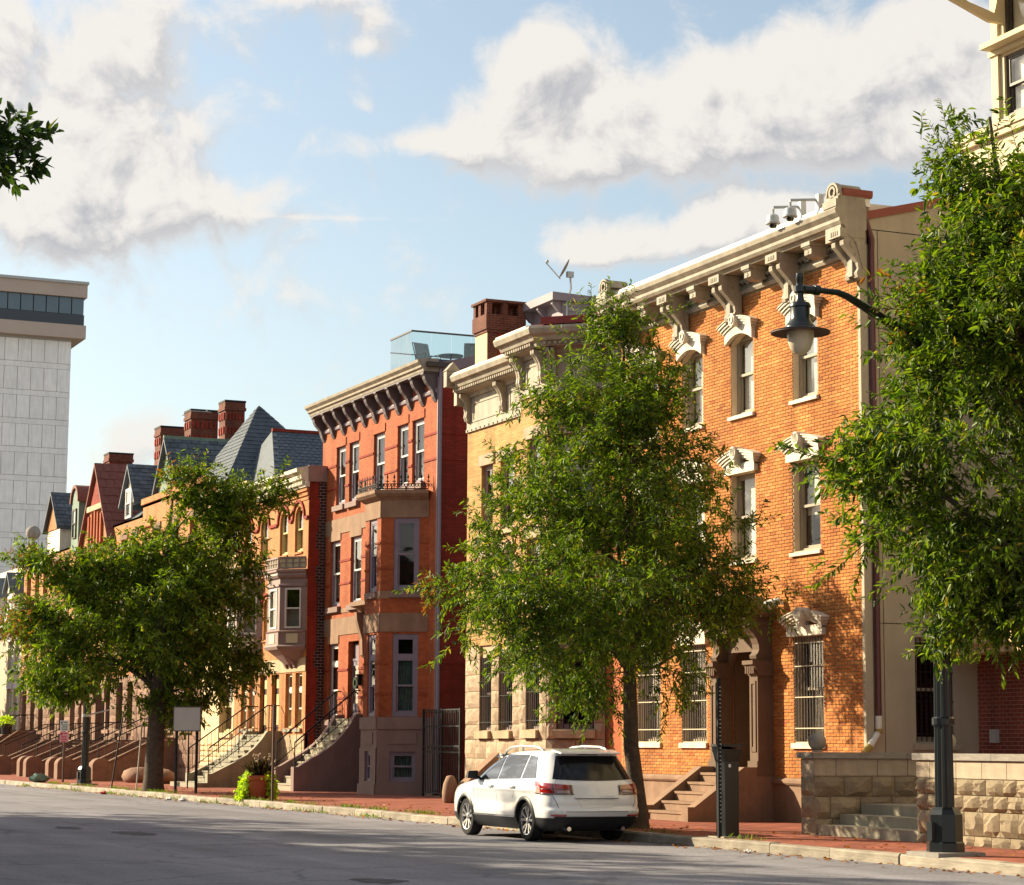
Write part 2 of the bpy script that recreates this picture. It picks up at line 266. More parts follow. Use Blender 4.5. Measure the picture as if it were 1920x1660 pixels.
# ------------------------------------------------------------------ geometry helpers
ORG = {}
class Fr:
    """a vertical plane: s runs along it (left to right seen from outside), t outwards, z up"""
    def __init__(self, A, B, s0=0.0):
        self.o = Vector(A); d = Vector(B) - Vector(A); self.len = d.length; self.d = d.normalized(); self.n = Vector((self.d.y, -self.d.x)); self.s0 = s0
    def p(self, s, t, z):
        q = self.o + self.d * (s - self.s0) + self.n * t
        return (q.x, q.y, z)
def front(Y): return Fr((0, Y), (1, Y))            # s = X
def side(X): return Fr((X, 0), (X, 1))             # s = Y, faces +X
class MB:
    def __init__(s): s.v = []; s.f = []; s.m = []
    def add(s, vs, fs, mi=0):
        n = len(s.v); s.v += [tuple(p) for p in vs]; s.f += [tuple(i + n for i in f) for f in fs]; s.m += [mi] * len(fs); return s
    def hexa(s, q, mi=0):
        return s.add(q, [(0, 1, 2, 3), (7, 6, 5, 4), (0, 4, 5, 1), (1, 5, 6, 2), (2, 6, 7, 3), (3, 7, 4, 0)], mi)
    def box(s, x0, x1, y0, y1, z0, z1, mi=0):
        return s.hexa([(x0, y0, z0), (x1, y0, z0), (x1, y1, z0), (x0, y1, z0), (x0, y0, z1), (x1, y0, z1), (x1, y1, z1), (x0, y1, z1)], mi)
    def fbox(s, fr, s0, s1, t0, t1, z0, z1, mi=0):
        return s.hexa([fr.p(s0, t0, z0), fr.p(s1, t0, z0), fr.p(s1, t1, z0), fr.p(s0, t1, z0), fr.p(s0, t0, z1), fr.p(s1, t0, z1), fr.p(s1, t1, z1), fr.p(s0, t1, z1)], mi)
    def quad(s, *q, mi=0): return s.add(q, [tuple(range(len(q)))], mi)
    def prism(s, fr, poly, s0, s1, mi=0):
        """poly in (t,z) extruded along s"""
        n = len(poly); a = [fr.p(s0, t, z) for t, z in poly]; b = [fr.p(s1, t, z) for t, z in poly]
        return s.add(a + b, [tuple(range(n)), tuple(range(2 * n - 1, n - 1, -1))] + [(i, (i + 1) % n, n + (i + 1) % n, n + i) for i in range(n)], mi)
    def plate(s, fr, poly, t0, t1, mi=0):
        """poly in (s,z) extruded along t"""
        n = len(poly); a = [fr.p(x, t0, z) for x, z in poly]; b = [fr.p(x, t1, z) for x, z in poly]
        return s.add(a + b, [tuple(range(n)), tuple(range(2 * n - 1, n - 1, -1))] + [(i, (i + 1) % n, n + (i + 1) % n, n + i) for i in range(n)], mi)
    def ring(s, fr, sc_, zc, ri, ro, a0, a1, t0, t1, n=12, mi=0, ez=1.0):
        for i in range(n):
            A = a0 + (a1 - a0) * i / n; B = a0 + (a1 - a0) * (i + 1) / n
            pts = [(sc_ + ri * math.cos(A), zc + ez * ri * math.sin(A)), (sc_ + ro * math.cos(A), zc + ez * ro * math.sin(A)), (sc_ + ro * math.cos(B), zc + ez * ro * math.sin(B)), (sc_ + ri * math.cos(B), zc + ez * ri * math.sin(B))]
            s.plate(fr, pts, t0, t1, mi)
        return s
    def arcband(s, fr, sc_, hw, z0, rise, th, t0, t1, n=10, mi=0):
        """segmental band: lower edge z0 + rise*(1-u^2), thickness th"""
        P = lambda i: (sc_ + hw * (2 * i / n - 1), z0 + rise * (1 - (2 * i / n - 1) ** 2))
        for i in range(n):
            a = P(i); b = P(i + 1); s.plate(fr, [a, b, (b[0], b[1] + th), (a[0], a[1] + th)], t0, t1, mi)
        return s
    def tube(s, pts, r, n=6, mi=0, caps=True):
        pts = [Vector(p) for p in pts]; rs = r if isinstance(r, (list, tuple)) else [r] * len(pts); base = len(s.v)
        for i, p in enumerate(pts):
            d = (pts[min(i + 1, len(pts) - 1)] - pts[max(i - 1, 0)]).normalized()
            a = Vector((0, 0, 1)) if abs(d.z) < .9 else Vector((1, 0, 0)); u = d.cross(a).normalized(); w = d.cross(u)
            for k in range(n): s.v.append(tuple(p + (u * math.cos(k * 2 * math.pi / n) + w * math.sin(k * 2 * math.pi / n)) * rs[i]))
        for i in range(len(pts) - 1):
            for k in range(n): s.f.append((base + i * n + k, base + i * n + (k + 1) % n, base + (i + 1) * n + (k + 1) % n, base + (i + 1) * n + k)); s.m.append(mi)
        if caps:
            s.f.append(tuple(base + k for k in range(n))[::-1]); s.f.append(tuple(base + (len(pts) - 1) * n + k for k in range(n))); s.m += [mi, mi]
        return s
    def lathe(s, c, prof, n=16, mi=0):
        """prof [(r,z)] about the vertical through c"""
        base = len(s.v)
        for r, z in prof:
            for k in range(n): a = k * 2 * math.pi / n; s.v.append((c[0] + r * math.cos(a), c[1] + r * math.sin(a), c[2] + z))
        for i in range(len(prof) - 1):
            for k in range(n): s.f.append((base + i * n + k, base + i * n + (k + 1) % n, base + (i + 1) * n + (k + 1) % n, base + (i + 1) * n + k)); s.m.append(mi)
        s.f.append(tuple(base + k for k in range(n))[::-1]); s.f.append(tuple(base + (len(prof) - 1) * n + k for k in range(n))); s.m += [mi, mi]
        return s
    def ball(s, c, r, n=14, mi=0):
        m = 8; return s.lathe(c, [(max(.003, r * math.sin(math.pi * i / m)), -r * math.cos(math.pi * i / m)) for i in range(m + 1)], n, mi)
    def sweep(s, path, prof, mi=0, closed_prof=True):
        """prof [(t,z)] swept along a plan polyline with mitred corners, t outwards (right-hand side when walking left to right is inside)"""
        P = [Vector(p) for p in path]; n = len(prof); base = len(s.v)
        for i, p in enumerate(P):
            ns = []
            if i > 0: d = (P[i] - P[i - 1]).normalized(); ns.append(Vector((d.y, -d.x)))
            if i < len(P) - 1: d = (P[i + 1] - P[i]).normalized(); ns.append(Vector((d.y, -d.x)))
            m = ns[0] if len(ns) == 1 else (ns[0] + ns[1]) / (1 + ns[0].dot(ns[1]))
            for t, z in prof: s.v.append((p.x + m.x * t, p.y + m.y * t, z))
        for i in range(len(P) - 1):
            for k in range(n if closed_prof else n - 1): s.f.append((base + i * n + k, base + i * n + (k + 1) % n, base + (i + 1) * n + (k + 1) % n, base + (i + 1) * n + k)); s.m.append(mi)
        if closed_prof: s.f.append(tuple(base + k for k in range(n))); s.f.append(tuple(base + (len(P) - 1) * n + k for k in range(n))[::-1]); s.m += [mi, mi]
        return s
    def wall(s, fr, s0, s1, z0, z1, ops=(), rev=.18, t=0.0, mi=0):
        """a wall face with rectangular openings (s0,s1,z0,z1) and their reveals"""
        S = sorted({s0, s1, *[o[0] for o in ops], *[o[1] for o in ops]}); Z = sorted({z0, z1, *[o[2] for o in ops], *[o[3] for o in ops]})
        S = [x for x in S if s0 - 1e-6 <= x <= s1 + 1e-6]; Z = [x for x in Z if z0 - 1e-6 <= x <= z1 + 1e-6]
        for a, b in zip(S, S[1:]):
            for c, d in zip(Z, Z[1:]):
                mx_, mz = (a + b) / 2, (c + d) / 2
                if any(o[0] < mx_ < o[1] and o[2] < mz < o[3] for o in ops): continue
                s.quad(fr.p(a, t, c), fr.p(b, t, c), fr.p(b, t, d), fr.p(a, t, d), mi=mi)
        for o in ops:
            a, b, c, d = o[:4]; q = t - rev
            s.quad(fr.p(a, t, c), fr.p(a, t, d), fr.p(a, q, d), fr.p(a, q, c), mi=mi); s.quad(fr.p(b, t, c), fr.p(b, q, c), fr.p(b, q, d), fr.p(b, t, d), mi=mi)
            s.quad(fr.p(a, t, d), fr.p(b, t, d), fr.p(b, q, d), fr.p(a, q, d), mi=mi); s.quad(fr.p(a, t, c), fr.p(a, q, c), fr.p(b, q, c), fr.p(b, t, c), mi=mi)
        return s
    def spandrel(s, fr, s0, s1, zs, z1, rev=.18, t=0.0, n=12, mi=0, semi=True):
        """fills the corners above an arch inside the opening s0..s1, springing zs, crown z1"""
        c = (s0 + s1) / 2; hw = (s1 - s0) / 2
        def P(i):
            a = math.pi - math.pi * i / n; u = math.cos(a)
            return (c + hw * u, zs + (z1 - zs) * (math.sin(a) if semi else 1 - u * u))
        for i in range(n):
            a, b = P(i), P(i + 1)
            s.quad(fr.p(a[0], t, a[1]), fr.p(b[0], t, b[1]), fr.p(b[0], t, z1 + .001), fr.p(a[0], t, z1 + .001), mi=mi)
            s.quad(fr.p(a[0], t, a[1]), fr.p(b[0], t, b[1]), fr.p(b[0], t - rev, b[1]), fr.p(a[0], t - rev, a[1]), mi=mi)
        return s
def mesh_of(name, mb, mats, org, smooth=False, recalc=True):
    me = bpy.data.meshes.new(name); o = Vector(org)
    me.from_pydata([(x - o.x, y - o.y, z - o.z) for x, y, z in mb.v], [], mb.f)
    for m in (mats if isinstance(mats, (list, tuple)) else [mats]): me.materials.append(MATS[m])
    if any(mb.m): me.polygons.foreach_set('material_index', mb.m)
    if recalc:
        bm = bmesh.new(); bm.from_mesh(me); bmesh.ops.recalc_face_normals(bm, faces=bm.faces); bm.to_mesh(me); bm.free()
    if smooth:
        me.polygons.foreach_set('use_smooth', [True] * len(me.polygons))
        if smooth != 'all': me.set_sharp_from_angle(angle=R_(40))
    me.update(); return me
def obj(name, mb, mats, parent=None, smooth=False, org=None, label=None, stuff=False, recalc=True):
    o_ = ORG[parent.name] if parent is not None else Vector(org or (0, 0, 0))
    ob = bpy.data.objects.new(name, mesh_of(name, mb, mats, o_, smooth, recalc)); C.objects.link(ob)
    if parent is not None: ob.parent = parent
    else: ob.location = o_
    ORG[ob.name] = Vector(o_)
    if label: ob['label'] = label
    if stuff: ob['kind'] = 'stuff'
    return ob
def thing(name, label, cat, loc, group=None):
    o = bpy.data.objects.new(name, None); C.objects.link(o); o.location = loc; o.empty_display_size = .3
    ORG[o.name] = Vector(loc); return tag(o, label, cat, group)
def tag(o, label, cat, group=None):
    o['label'] = label; o['category'] = cat
    if group: o['group'] = group
    return o
def struct(o): o['kind'] = 'structure'; return o
def inst(name, me, parent, loc, scale=(1, 1, 1), rotz=0.0, rot=None):
    """an alike piece sharing mesh data, world location"""
    ob = bpy.data.objects.new(name, me); C.objects.link(ob)
    if parent is not None: ob.parent = parent; ob.location = Vector(loc) - ORG[parent.name]
    else: ob.location = loc
    ob.scale = scale; ob.rotation_euler = rot or (0, 0, rotz); ORG[ob.name] = Vector(loc); return ob
def copy_tree(o, loc, rotz=0.0, scale=1.0, parent=None):
    c = o.copy(); C.objects.link(c)
    if parent is None: c.location = loc; c.rotation_euler = (0, 0, rotz); c.scale = (scale,) * 3
    else: c.parent = parent
    for ch in list(o.children): copy_tree(ch, None, parent=c)
    return c
_ub = {}
def unit_box(m):
    if m not in _ub: _ub[m] = mesh_of('bar_mesh', MB().box(-.5, .5, -.5, .5, 0, 1), m, (0, 0, 0))
    return _ub[m]
def vbar(name, m, parent, x, y, z0, z1, w=.02, d=None):
    return inst(name, unit_box(m), parent, (x, y, z0), (w, d or w, z1 - z0))
# rough-faced stone blocks (unit cube, outer face at t=1 bulging), a few shared shapes
_rock = {}
def rock_mesh(m, k, n=4, amp=.28):
    key = (m, k, n, amp)
    if key in _rock: return _rock[key]
    r = random.Random(100 + k); mb = MB(); g = {}
    for i in range(n + 1):
        for j in range(n + 1):
            e = min(i, n - i, j, n - j); dep = 0 if e == 0 else (r.uniform(.45, 1.0) if e == 1 else r.uniform(.6, 1.15)) * amp
            mb.v.append((i / n + (0 if e == 0 else r.uniform(-.05, .05)), -(1 + dep), j / n + (0 if e == 0 else r.uniform(-.06, .06)))); g[i, j] = len(mb.v) - 1
    for i in range(n):
        for j in range(n):
            a, b, c, d = g[i, j], g[i + 1, j], g[i + 1, j + 1], g[i, j + 1]
            if r.random() < .5: mb.f += [(a, b, c), (a, c, d)]
            else: mb.f += [(a, b, d), (b, c, d)]
            mb.m += [0, 0]
    q = len(mb.v); mb.v += [(0, 0, 0), (1, 0, 0), (1, 0, 1), (0, 0, 1)]
    mb.f += [tuple([q, q + 1] + [g[i, 0] for i in range(n, -1, -1)]), tuple([q + 1, q + 2] + [g[n, j] for j in range(n, -1, -1)]), tuple([q + 2, q + 3] + [g[i, n] for i in range(n + 1)]), tuple([q + 3, q] + [g[0, j] for j in range(n + 1)])]; mb.m += [0] * 4
    _rock[key] = mesh_of('stone_block_mesh', mb, m, (0, 0, 0)); return _rock[key]
def rock(name, m, parent, fr, s0, s1, t0, depth, z0, z1, amp=.28, gap=.012):
    a = fr.p(s0 + gap / 2, t0, z0 + gap / 2); ang = math.atan2(fr.d.y, fr.d.x)
    return inst(name, rock_mesh(m, rnd.randrange(7), amp=amp), parent, a, (s1 - s0 - gap, depth, z1 - z0 - gap), ang)
def flat_block(name, m, parent, fr, s0, s1, t0, depth, z0, z1, gap=.012):
    key = ('flat', m)
    if key not in _rock: _rock[key] = mesh_of('stone_slab_mesh', MB().box(0, 1, -1, 0, 0, 1), m, (0, 0, 0))
    a = fr.p(s0 + gap / 2, t0, z0 + gap / 2); return inst(name, _rock[key], parent, a, (s1 - s0 - gap, depth, z1 - z0 - gap), math.atan2(fr.d.y, fr.d.x))
# ------------------------------------------------------------------ windows
def window(root, fr, s0, s1, z0, z1, frame='taupe_sash', fw=.07, rec=.10, meet=.5, blind=None, blind_frac=1.0, glass='glass', sill=None, transom=None, rail=None, name='window', mull=False, bars=None, sash=None, label=None):
    t0, t1 = -rec - .07, -rec
    mb = MB(); mb.fbox(fr, s0, s0 + fw, t0, t1, z0, z1).fbox(fr, s1 - fw, s1, t0, t1, z0, z1).fbox(fr, s0 + fw, s1 - fw, t0, t1, z1 - fw, z1).fbox(fr, s0 + fw, s1 - fw, t0, t1, z0, z0 + fw)
    w = obj(name, mb, frame, root, label=label)
    a, b = s0 + fw, s1 - fw; zt = z1 - fw
    sash = sash or frame; mb = MB(); sw = .045
    def sashbox(za, zb, tt):
        mb.fbox(fr, a + .002, a + sw, tt - .04, tt, za, zb).fbox(fr, b - sw, b - .002, tt - .04, tt, za, zb).fbox(fr, a + sw, b - sw, tt - .04, tt, zb - sw, zb).fbox(fr, a + sw, b - sw, tt - .04, tt, za, za + sw * 1.2)
        if mull: c = (a + b) / 2; mb.fbox(fr, c - .012, c + .012, tt - .03, tt - .005, za + sw, zb - sw)
        g = MB().fbox(fr, a + sw, b - sw, tt - .026, tt - .018, za + sw, zb - sw); obj('pane', g, glass, w)
    if transom:
        zt2 = transom; sashbox(zt2 + .05, zt, t1 - .012); mb.fbox(fr, a, b, t0, t1 - .001, zt2 - .05, zt2 + .05); zt = zt2 - .05
    zm = z0 + fw + (zt - z0 - fw) * meet
    sashbox(zm - .02, zt, t1 - .012); sashbox(z0 + fw, zm + .02, t1 - .058)
    obj('sash', mb, sash, w)
    if blind:
        zb = zt - (zt - z0 - fw) * blind_frac
        g = MB(); n = 14
        for i in range(n):
            u0 = a + .01 + (b - a - .02) * i / n; u1 = a + .01 + (b - a - .02) * (i + 1) / n; k = 0 if blind == 'blind' else (.025 if i % 2 else -.025)
            g.quad(fr.p(u0, t1 - .15 - k, zb), fr.p(u1, t1 - .15 + k, zb), fr.p(u1, t1 - .15 + k, zt - .01), fr.p(u0, t1 - .15 - k, zt - .01))
        obj('blind' if blind == 'blind' else 'curtain', g, blind, w, recalc=False)
    if sill:
        m, pr, h, ex = sill
        obj('sill', MB().prism(fr, [(-rec - .02, z0 - h), (pr, z0 - h), (pr, z0 - .03), (-rec - .02, z0 + .004)], s0 - ex, s1 + ex), m, w)
    if bars:
        m, nb, zs = bars
        for i in range(nb):
            s_ = s0 + .03 + (s1 - s0 - .06) * i / (nb - 1); p = fr.p(s_, -.03, z0); vbar('bar', m, w, p[0], p[1], z0 + .02, z1 - .01, .016)
        mb = MB()
        for z in zs: mb.fbox(fr, s0 - .03, s1 + .03, -.02, -.005, z, z + .02)
        obj('bar_rail', mb, 'bar_cream' if m == 'dark_sash' else m, w)
    return w
def stoop(name, label, xc, width, Yf, Yw, ztop, nst, tread, m, cheek=.25, zlow=.35, rail='black_iron', curved=False, group=None, cap=None, pick=.16, mstep=None, railz=.85, bend=0.0):
    """steps climbing towards the house (+Y) between two sloping side walls"""
    t = thing(name, label, 'stoop', (xc, Yf, .15), group); x0, x1 = xc - width / 2, xc + width / 2; rise = (ztop - .15) / nst; Yl = Yf + tread * (nst - 1)
    for i in range(nst):
        y = Yf + i * tread; z = .15 + rise * (i + 1)
        mb = MB().box(x0 + cheek + .003, x1 - cheek - .003, y, (y + tread + .03) if i < nst - 1 else Yw, .15 if i == 0 else z - rise * 1.02, z - .05).box(x0 + cheek + .003, x1 - cheek - .003, y - .025, (y + tread) if i < nst - 1 else Yw, z - .05, z)
        obj('step', mb, mstep or m, t)
    for k, (a, b) in enumerate(((x0, x0 + cheek), (x1 - cheek, x1))):
        fr = Fr((a, 0), (a, 1)); za, zb = .15 + zlow, ztop + .12
        pts = [(Yf - .05, .12), (Yw, .12), (Yw, zb), (Yl + .05, zb)]
        n = 8
        for i in range(n, -1, -1):
            u = i / n; y = Yf + .1 + (Yl - Yf - .05) * u; z = za + (zb - za) * (u if not curved else (u ** 1.15 * (1 - .25 * math.sin(math.pi * u))) )
            if i < n: pts.append((y, z))
        pts += [(Yf - .05, za)]
        mb = MB(); nn = len(pts); A = [(a, y, z) for y, z in pts]; B = [(b, y, z) for y, z in pts]
        mb.add(A + B, [tuple(range(nn)), tuple(range(2 * nn - 1, nn - 1, -1))] + [(i, (i + 1) % nn, nn + (i + 1) % nn, nn + i) for i in range(nn)])
        ck = obj('side_wall', mb, m, t)
        if cap:
            mb = MB(); top = sorted([p for p in pts if p[1] > .2])
            mb.v = [(a - .03, y - .02, z + .01) for y, z in top] + [(b + .03, y - .02, z + .01) for y, z in top] + [(a - .03, y - .02, z + .09) for y, z in top] + [(b + .03, y - .02, z + .09) for y, z in top]; q = len(top)
            for i in range(q - 1): mb.f += [(i, i + 1, q + i + 1, q + i), (2 * q + i, 3 * q + i, 3 * q + i + 1, 2 * q + i + 1), (i, 2 * q + i, 2 * q + i + 1, i + 1), (q + i, q + i + 1, 3 * q + i + 1, 3 * q + i)]; mb.m += [0] * 4
            mb.f += [(0, q, 3 * q, 2 * q), (q - 1, 3 * q - 1, 4 * q - 1, 2 * q - 1)]; mb.m += [0, 0]; obj('cap_stone', mb, cap, ck)
        if rail:
            xm = (a + b) / 2; zc = lambda y: za + (zb - za) * max(0, min(1, (y - Yf - .1) / max(.1, Yl - Yf - .05)))
            ys = [Yf + .02, Yl + .05, Yw - .03]; mb = MB().tube([(xm, y, zc(y) + railz) for y in ys], .025, 6).tube([(xm, y, zc(y) + .10) for y in ys], .014, 5)
            rl = obj('railing', mb, rail, t); y = ys[0]
            k = 0
            while y < ys[2]:
                w = .03 if k % 8 == 0 else .014
                vbar('baluster', rail, rl, xm, y, zc(y) - (.05 if k % 8 == 0 else -.09), zc(y) + railz, w); y += pick; k += 1
    return t
# ------------------------------------------------------------------ ground, road, pavement
def asphalt():
    m, t, b = base_mat('asphalt'); ln = t.links; co = coords(t)
    mp = nd(t, 'ShaderNodeMapping'); mp.inputs['Scale'].default_value = (.05, .45, 1); mp.inputs['Rotation'].default_value = (0, 0, .05); ln.new(co, mp.inputs['Vector'])
    n1 = nd(t, 'ShaderNodeTexNoise', i_Scale=1.6, i_Detail=7.0, i_Roughness=.62, i_Distortion=.5); ln.new(mp.outputs[0], n1.inputs['Vector'])
    n2 = nd(t, 'ShaderNodeTexNoise', i_Scale=.35, i_Detail=5.0, i_Roughness=.6); ln.new(co, n2.inputs['Vector'])
    n3 = nd(t, 'ShaderNodeTexNoise', i_Scale=16.0, i_Detail=5.0, i_Roughness=.8); ln.new(co, n3.inputs['Vector'])
    vo = nd(t, 'ShaderNodeTexVoronoi', feature='DISTANCE_TO_EDGE', i_Scale=.33); nz = nd(t, 'ShaderNodeTexNoise', i_Scale=1.2, i_Detail=4.0); ln.new(co, nz.inputs['Vector'])
    av = nd(t, 'ShaderNodeVectorMath', operation='ADD'); ln.new(co, av.inputs[0]); ln.new(nz.outputs['Color'], av.inputs[1]); ln.new(av.outputs[0], vo.inputs['Vector'])
    cr = nd(t, 'ShaderNodeMapRange'); ln.new(vo.outputs[0], cr.inputs[0]); cr.inputs[1].default_value = .0; cr.inputs[2].default_value = .025; cr.inputs[3].default_value = .68; cr.inputs[4].default_value = 1
    f = mth(t, 'ADD', mth(t, 'MULTIPLY', n1.outputs[0], 1.25), mth(t, 'MULTIPLY', n2.outputs[0], .6)); f = mth(t, 'SUBTRACT', f, .02)
    f = mth(t, 'MULTIPLY', f, mth(t, 'ADD', mth(t, 'MULTIPLY', n3.outputs[0], 1.5), .25)); f = mth(t, 'MULTIPLY', f, cr.outputs[0])
    vm = nd(t, 'ShaderNodeVectorMath', operation='SCALE'); vm.inputs[0].default_value = (.235, .228, .255); ln.new(f, vm.inputs['Scale']); ln.new(vm.outputs[0], b.inputs['Base Color'])
    b.inputs['Roughness'].default_value = .85; b.inputs['Specular IOR Level'].default_value = .25
    bp = nd(t, 'ShaderNodeBump', i_Strength=.8, i_Distance=.02); ln.new(n3.outputs[0], bp.inputs['Height']); ln.new(bp.outputs[0], b.inputs['Normal'])
asphalt()
mat('asphalt_dark', (.08, .075, .08), .9, .3, 4, .5, 40)
mat('earth', (.16, .13, .09), .95, .3, .5)
KERB = 17.55
struct(obj('ground', MB().quad((-900, -500, -.05), (500, -500, -.05), (500, 900, -.05), (-900, 900, -.05)), 'earth'))
struct(obj('road', MB().quad((-320, 2.6, 0), (60, 2.6, 0), (60, KERB, 0), (-320, KERB, 0)), 'asphalt'))
pav = struct(obj('pavement', MB().box(-320, 60, KERB + .2, 24.2, -.04, .15), 'pavers'))
struct(obj('yard', MB().box(-320, 60, 24.2, 60, -.04, .146), 'concrete'))
npv = struct(obj('near_pavement', MB().box(-320, 60, -4, 2.4, -.04, .15), 'concrete'))
x = -128.0; ke = MB()
kerbm = []
for k in range(4):
    r = random.Random(k); mb = MB(); n = 8
    for i in range(n + 1):
        e = r.uniform(-.012, .012); mb.v += [(i / n, 0 + e, 0), (i / n, 0 + e + r.uniform(-.01, .01), .85 + r.uniform(-.05, .0)), (i / n, .12 + r.uniform(-.04, .04), 1 + r.uniform(-.07, .03)), (i / n, 1, 1), (i / n, 1, 0)]
    for i in range(n):
        for j in range(4): mb.f.append((i * 5 + j, i * 5 + j + 1, i * 5 + j + 6, i * 5 + j + 5)); mb.m.append(0)
    mb.f += [(0, 1, 2, 3, 4), (n * 5 + 4, n * 5 + 3, n * 5 + 2, n * 5 + 1, n * 5)]; mb.m += [0, 0]; kerbm.append(mesh_of('kerb_stone_mesh', mb, 'granite', (0, 0, 0)))
while x < -14:
    l = rnd.uniform(1.3, 2.5); inst('kerb_stone', kerbm[rnd.randrange(4)], pav, (x + .012, KERB + rnd.uniform(-.015, .015), -.03), (l - .024, .2, .185 + rnd.uniform(-.012, .012))); x += l
obj('near_kerb', MB().box(-320, 60, 2.4, 2.6, -.03, .15), 'granite', npv)
# sunken repairs in the road
for (cx, cy, rx, ry, lab) in ((-42.7, 9.75, .75, .22, 'long dark sunken repair in the road, left of the other two'), (-39.9, 10.3, 1.0, .33, 'wide dark sunken repair in the road beyond the manhole'), (-25.3, 9.5, .55, .3, 'dark worn patch of road at the bottom edge of the picture')):
    mb = MB(); n = 26; rr = [rnd.uniform(.75, 1.15) for _ in range(n)]
    mb.v = [(cx, cy, .0035)] + [(cx + rx * rr[i] * math.cos(i * 2 * math.pi / n), cy + ry * rr[i] * math.sin(i * 2 * math.pi / n), .005) for i in range(n)]
    mb.f = [(0, i + 1, (i + 1) % n + 1) for i in range(n)]; mb.m = [0] * n
    tag(obj('road_patch', mb, 'asphalt_dark', org=(cx, cy, .004)), lab, 'road patch', 'sunken road repairs')

# ------------------------------------------------------------------ orange brick house (nearest)
O = thing('brick_townhouse', 'three-storey orange brick house with heavy bracketed cream cornice', 'house', (-40.5, 22.9, .15))
YO = 22.9; fo = front(YO); XL, XR = -45.55, -35.5
COLS = [-44.2, -42.13, -39.98, -37.5]
ops = []
for c in COLS:
    ops.append((c - .46, c + .46, 8.43, 10.1)); ops.append((c - .5, c + .5, 5.41, 7.18))
for c in (COLS[0], COLS[1], COLS[3]): ops.append((c - .54, c + .54, 1.70, 3.74))
DOOR = (-40.42, -39.22, 1.08, 3.72); ops.append(DOOR)
mb = MB().wall(fo, XL, XR - .02, .95, 10.95, ops, .26, t=-.012)
for c in COLS: mb.spandrel(fo, c - .46, c + .46, 9.93, 10.1, .26, t=-.012, semi=False)
wl = obj('wall', mb, 'mortar', O)
obj('room_shade_backing', MB().quad((XL, YO + .9, .2), (XR, YO + .9, .2), (XR, YO + .9, 11.5), (XL, YO + .9, 11.5)).quad((XL, YO + .02, 4.6), (XR, YO + .02, 4.6), (XR, YO + .9, 4.6), (XL, YO + .9, 4.6)).quad((XL, YO + .02, 7.95), (XR, YO + .02, 7.95), (XR, YO + .9, 7.95), (XL, YO + .9, 7.95)), 'room_shade', O)  # dark backing sheets: room shade put into their colour, and light leaks blocked
# laid bricks: the nearest 300 are pieces of their own, the rest one mesh
course, bw = .0667, .215; bl = []
zi = 0; z = 1.0
while z + course < 10.93:
    off = (zi % 2) * bw / 2; x = XL + off - bw
    while x < XR:
        a, b = max(x, XL), min(x + bw, XR - .004); x += bw
        if b - a < .05: continue
        segs = [(a, b)]
        for o in ops:
            if z + course > o[2] + .002 and z < o[3] - .002:
                ns = []
                for (p, q) in segs:
                    if q <= o[0] or p >= o[1]: ns.append((p, q)); continue
                    if p < o[0]: ns.append((p, o[0]))
                    if q > o[1]: ns.append((o[1], q))
                segs = ns
        bl += [(p, q, z) for p, q in segs if q - p > .035]
    z += course; zi += 1
def near_key(b): return (b[0] ** 2 + YO ** 2 + (b[2] - 1.6) ** 2) + (1e6 if b[2] < 1.62 or (b[1] - b[0]) < .15 else 0)
bl.sort(key=near_key); bricks = MB()
um = mesh_of('brick_mesh', MB().box(0, 1, -1, .5, 0, 1), 'brick_orange', (0, 0, 0))
for i, (p, q, z) in enumerate(bl):
    pr = rnd.uniform(0, .004)
    if i < 300: inst('brick', um, O, (p + .007, YO - .001, z + .007), (q - p - .014, .004 + pr, course - .014))
    else: bricks.box(p + .007, q - .007, YO - .004 - pr, YO + .004, z + .007, z + course - .007)
obj('brickwork', bricks, 'brick_orange', O, stuff=True, recalc=False)
# base
mb = MB().fbox(fo, XL, XR, -.1, .03, .1, .86).prism(fo, [(-.02, .86), (.06, .86), (.09, .9), (.09, .95), (.03, 1.0), (-.02, 1.0)], XL, XR)
obj('water_table', mb, 'brownstone', O)
obj('vent_grille', MB().fbox(fo, -41.9, -41.3, .03, .045, .35, .62), 'black_iron', O)
def lintel(c, hw, z0, arched, disc):
    mb = MB(); k = .10
    if arched: mb.arcband(fo, c, hw, z0 - .17, .17, .26, .0, k); zt = z0 + .04
    else: mb.fbox(fo, c - hw, c + hw, 0, k, z0, z0 + .2); mb.arcband(fo, c, hw, z0 + .14, .15, .10, 0.001, k - .002); zt = z0 + .17
    for i in range(3): mb.arcband(fo, c, hw + .03 + i * .045, zt + i * .05, .15, .055, 0.0, k + .03 + i * .03, n=14)
    mb.arcband(fo, c, hw + .15, zt + .15, .15, .02, 0.0, k + .11, n=14)
    ln_ = obj('lintel', mb, 'white_stone', O); zc = zt + .24
    n = 18; mb = MB(); rr = .12
    pts = [(c + rr * math.cos(i * 2 * math.pi / n), zc + rr * 1.15 * math.sin(i * 2 * math.pi / n)) for i in range(n)]; mb.plate(fo, pts, 0, k + .16)
    if disc: mb.ring(fo, c, zc, .05, .085, 0, 2 * math.pi, k + .16, k + .18, 14)
    else:
        mb.plate(fo, [(c - .085, zc - .08), (c + .085, zc - .08), (c + .045, zc - .24), (c - .045, zc - .24)], 0, k + .14)
        for dx in (-.05, 0, .05): mb.plate(fo, [(c + dx - .016, zc - .06), (c + dx + .016, zc - .06), (c + dx * 1.2, zc + .1)], k + .16, k + .175)
    obj('keystone', mb, 'white_stone', ln_)
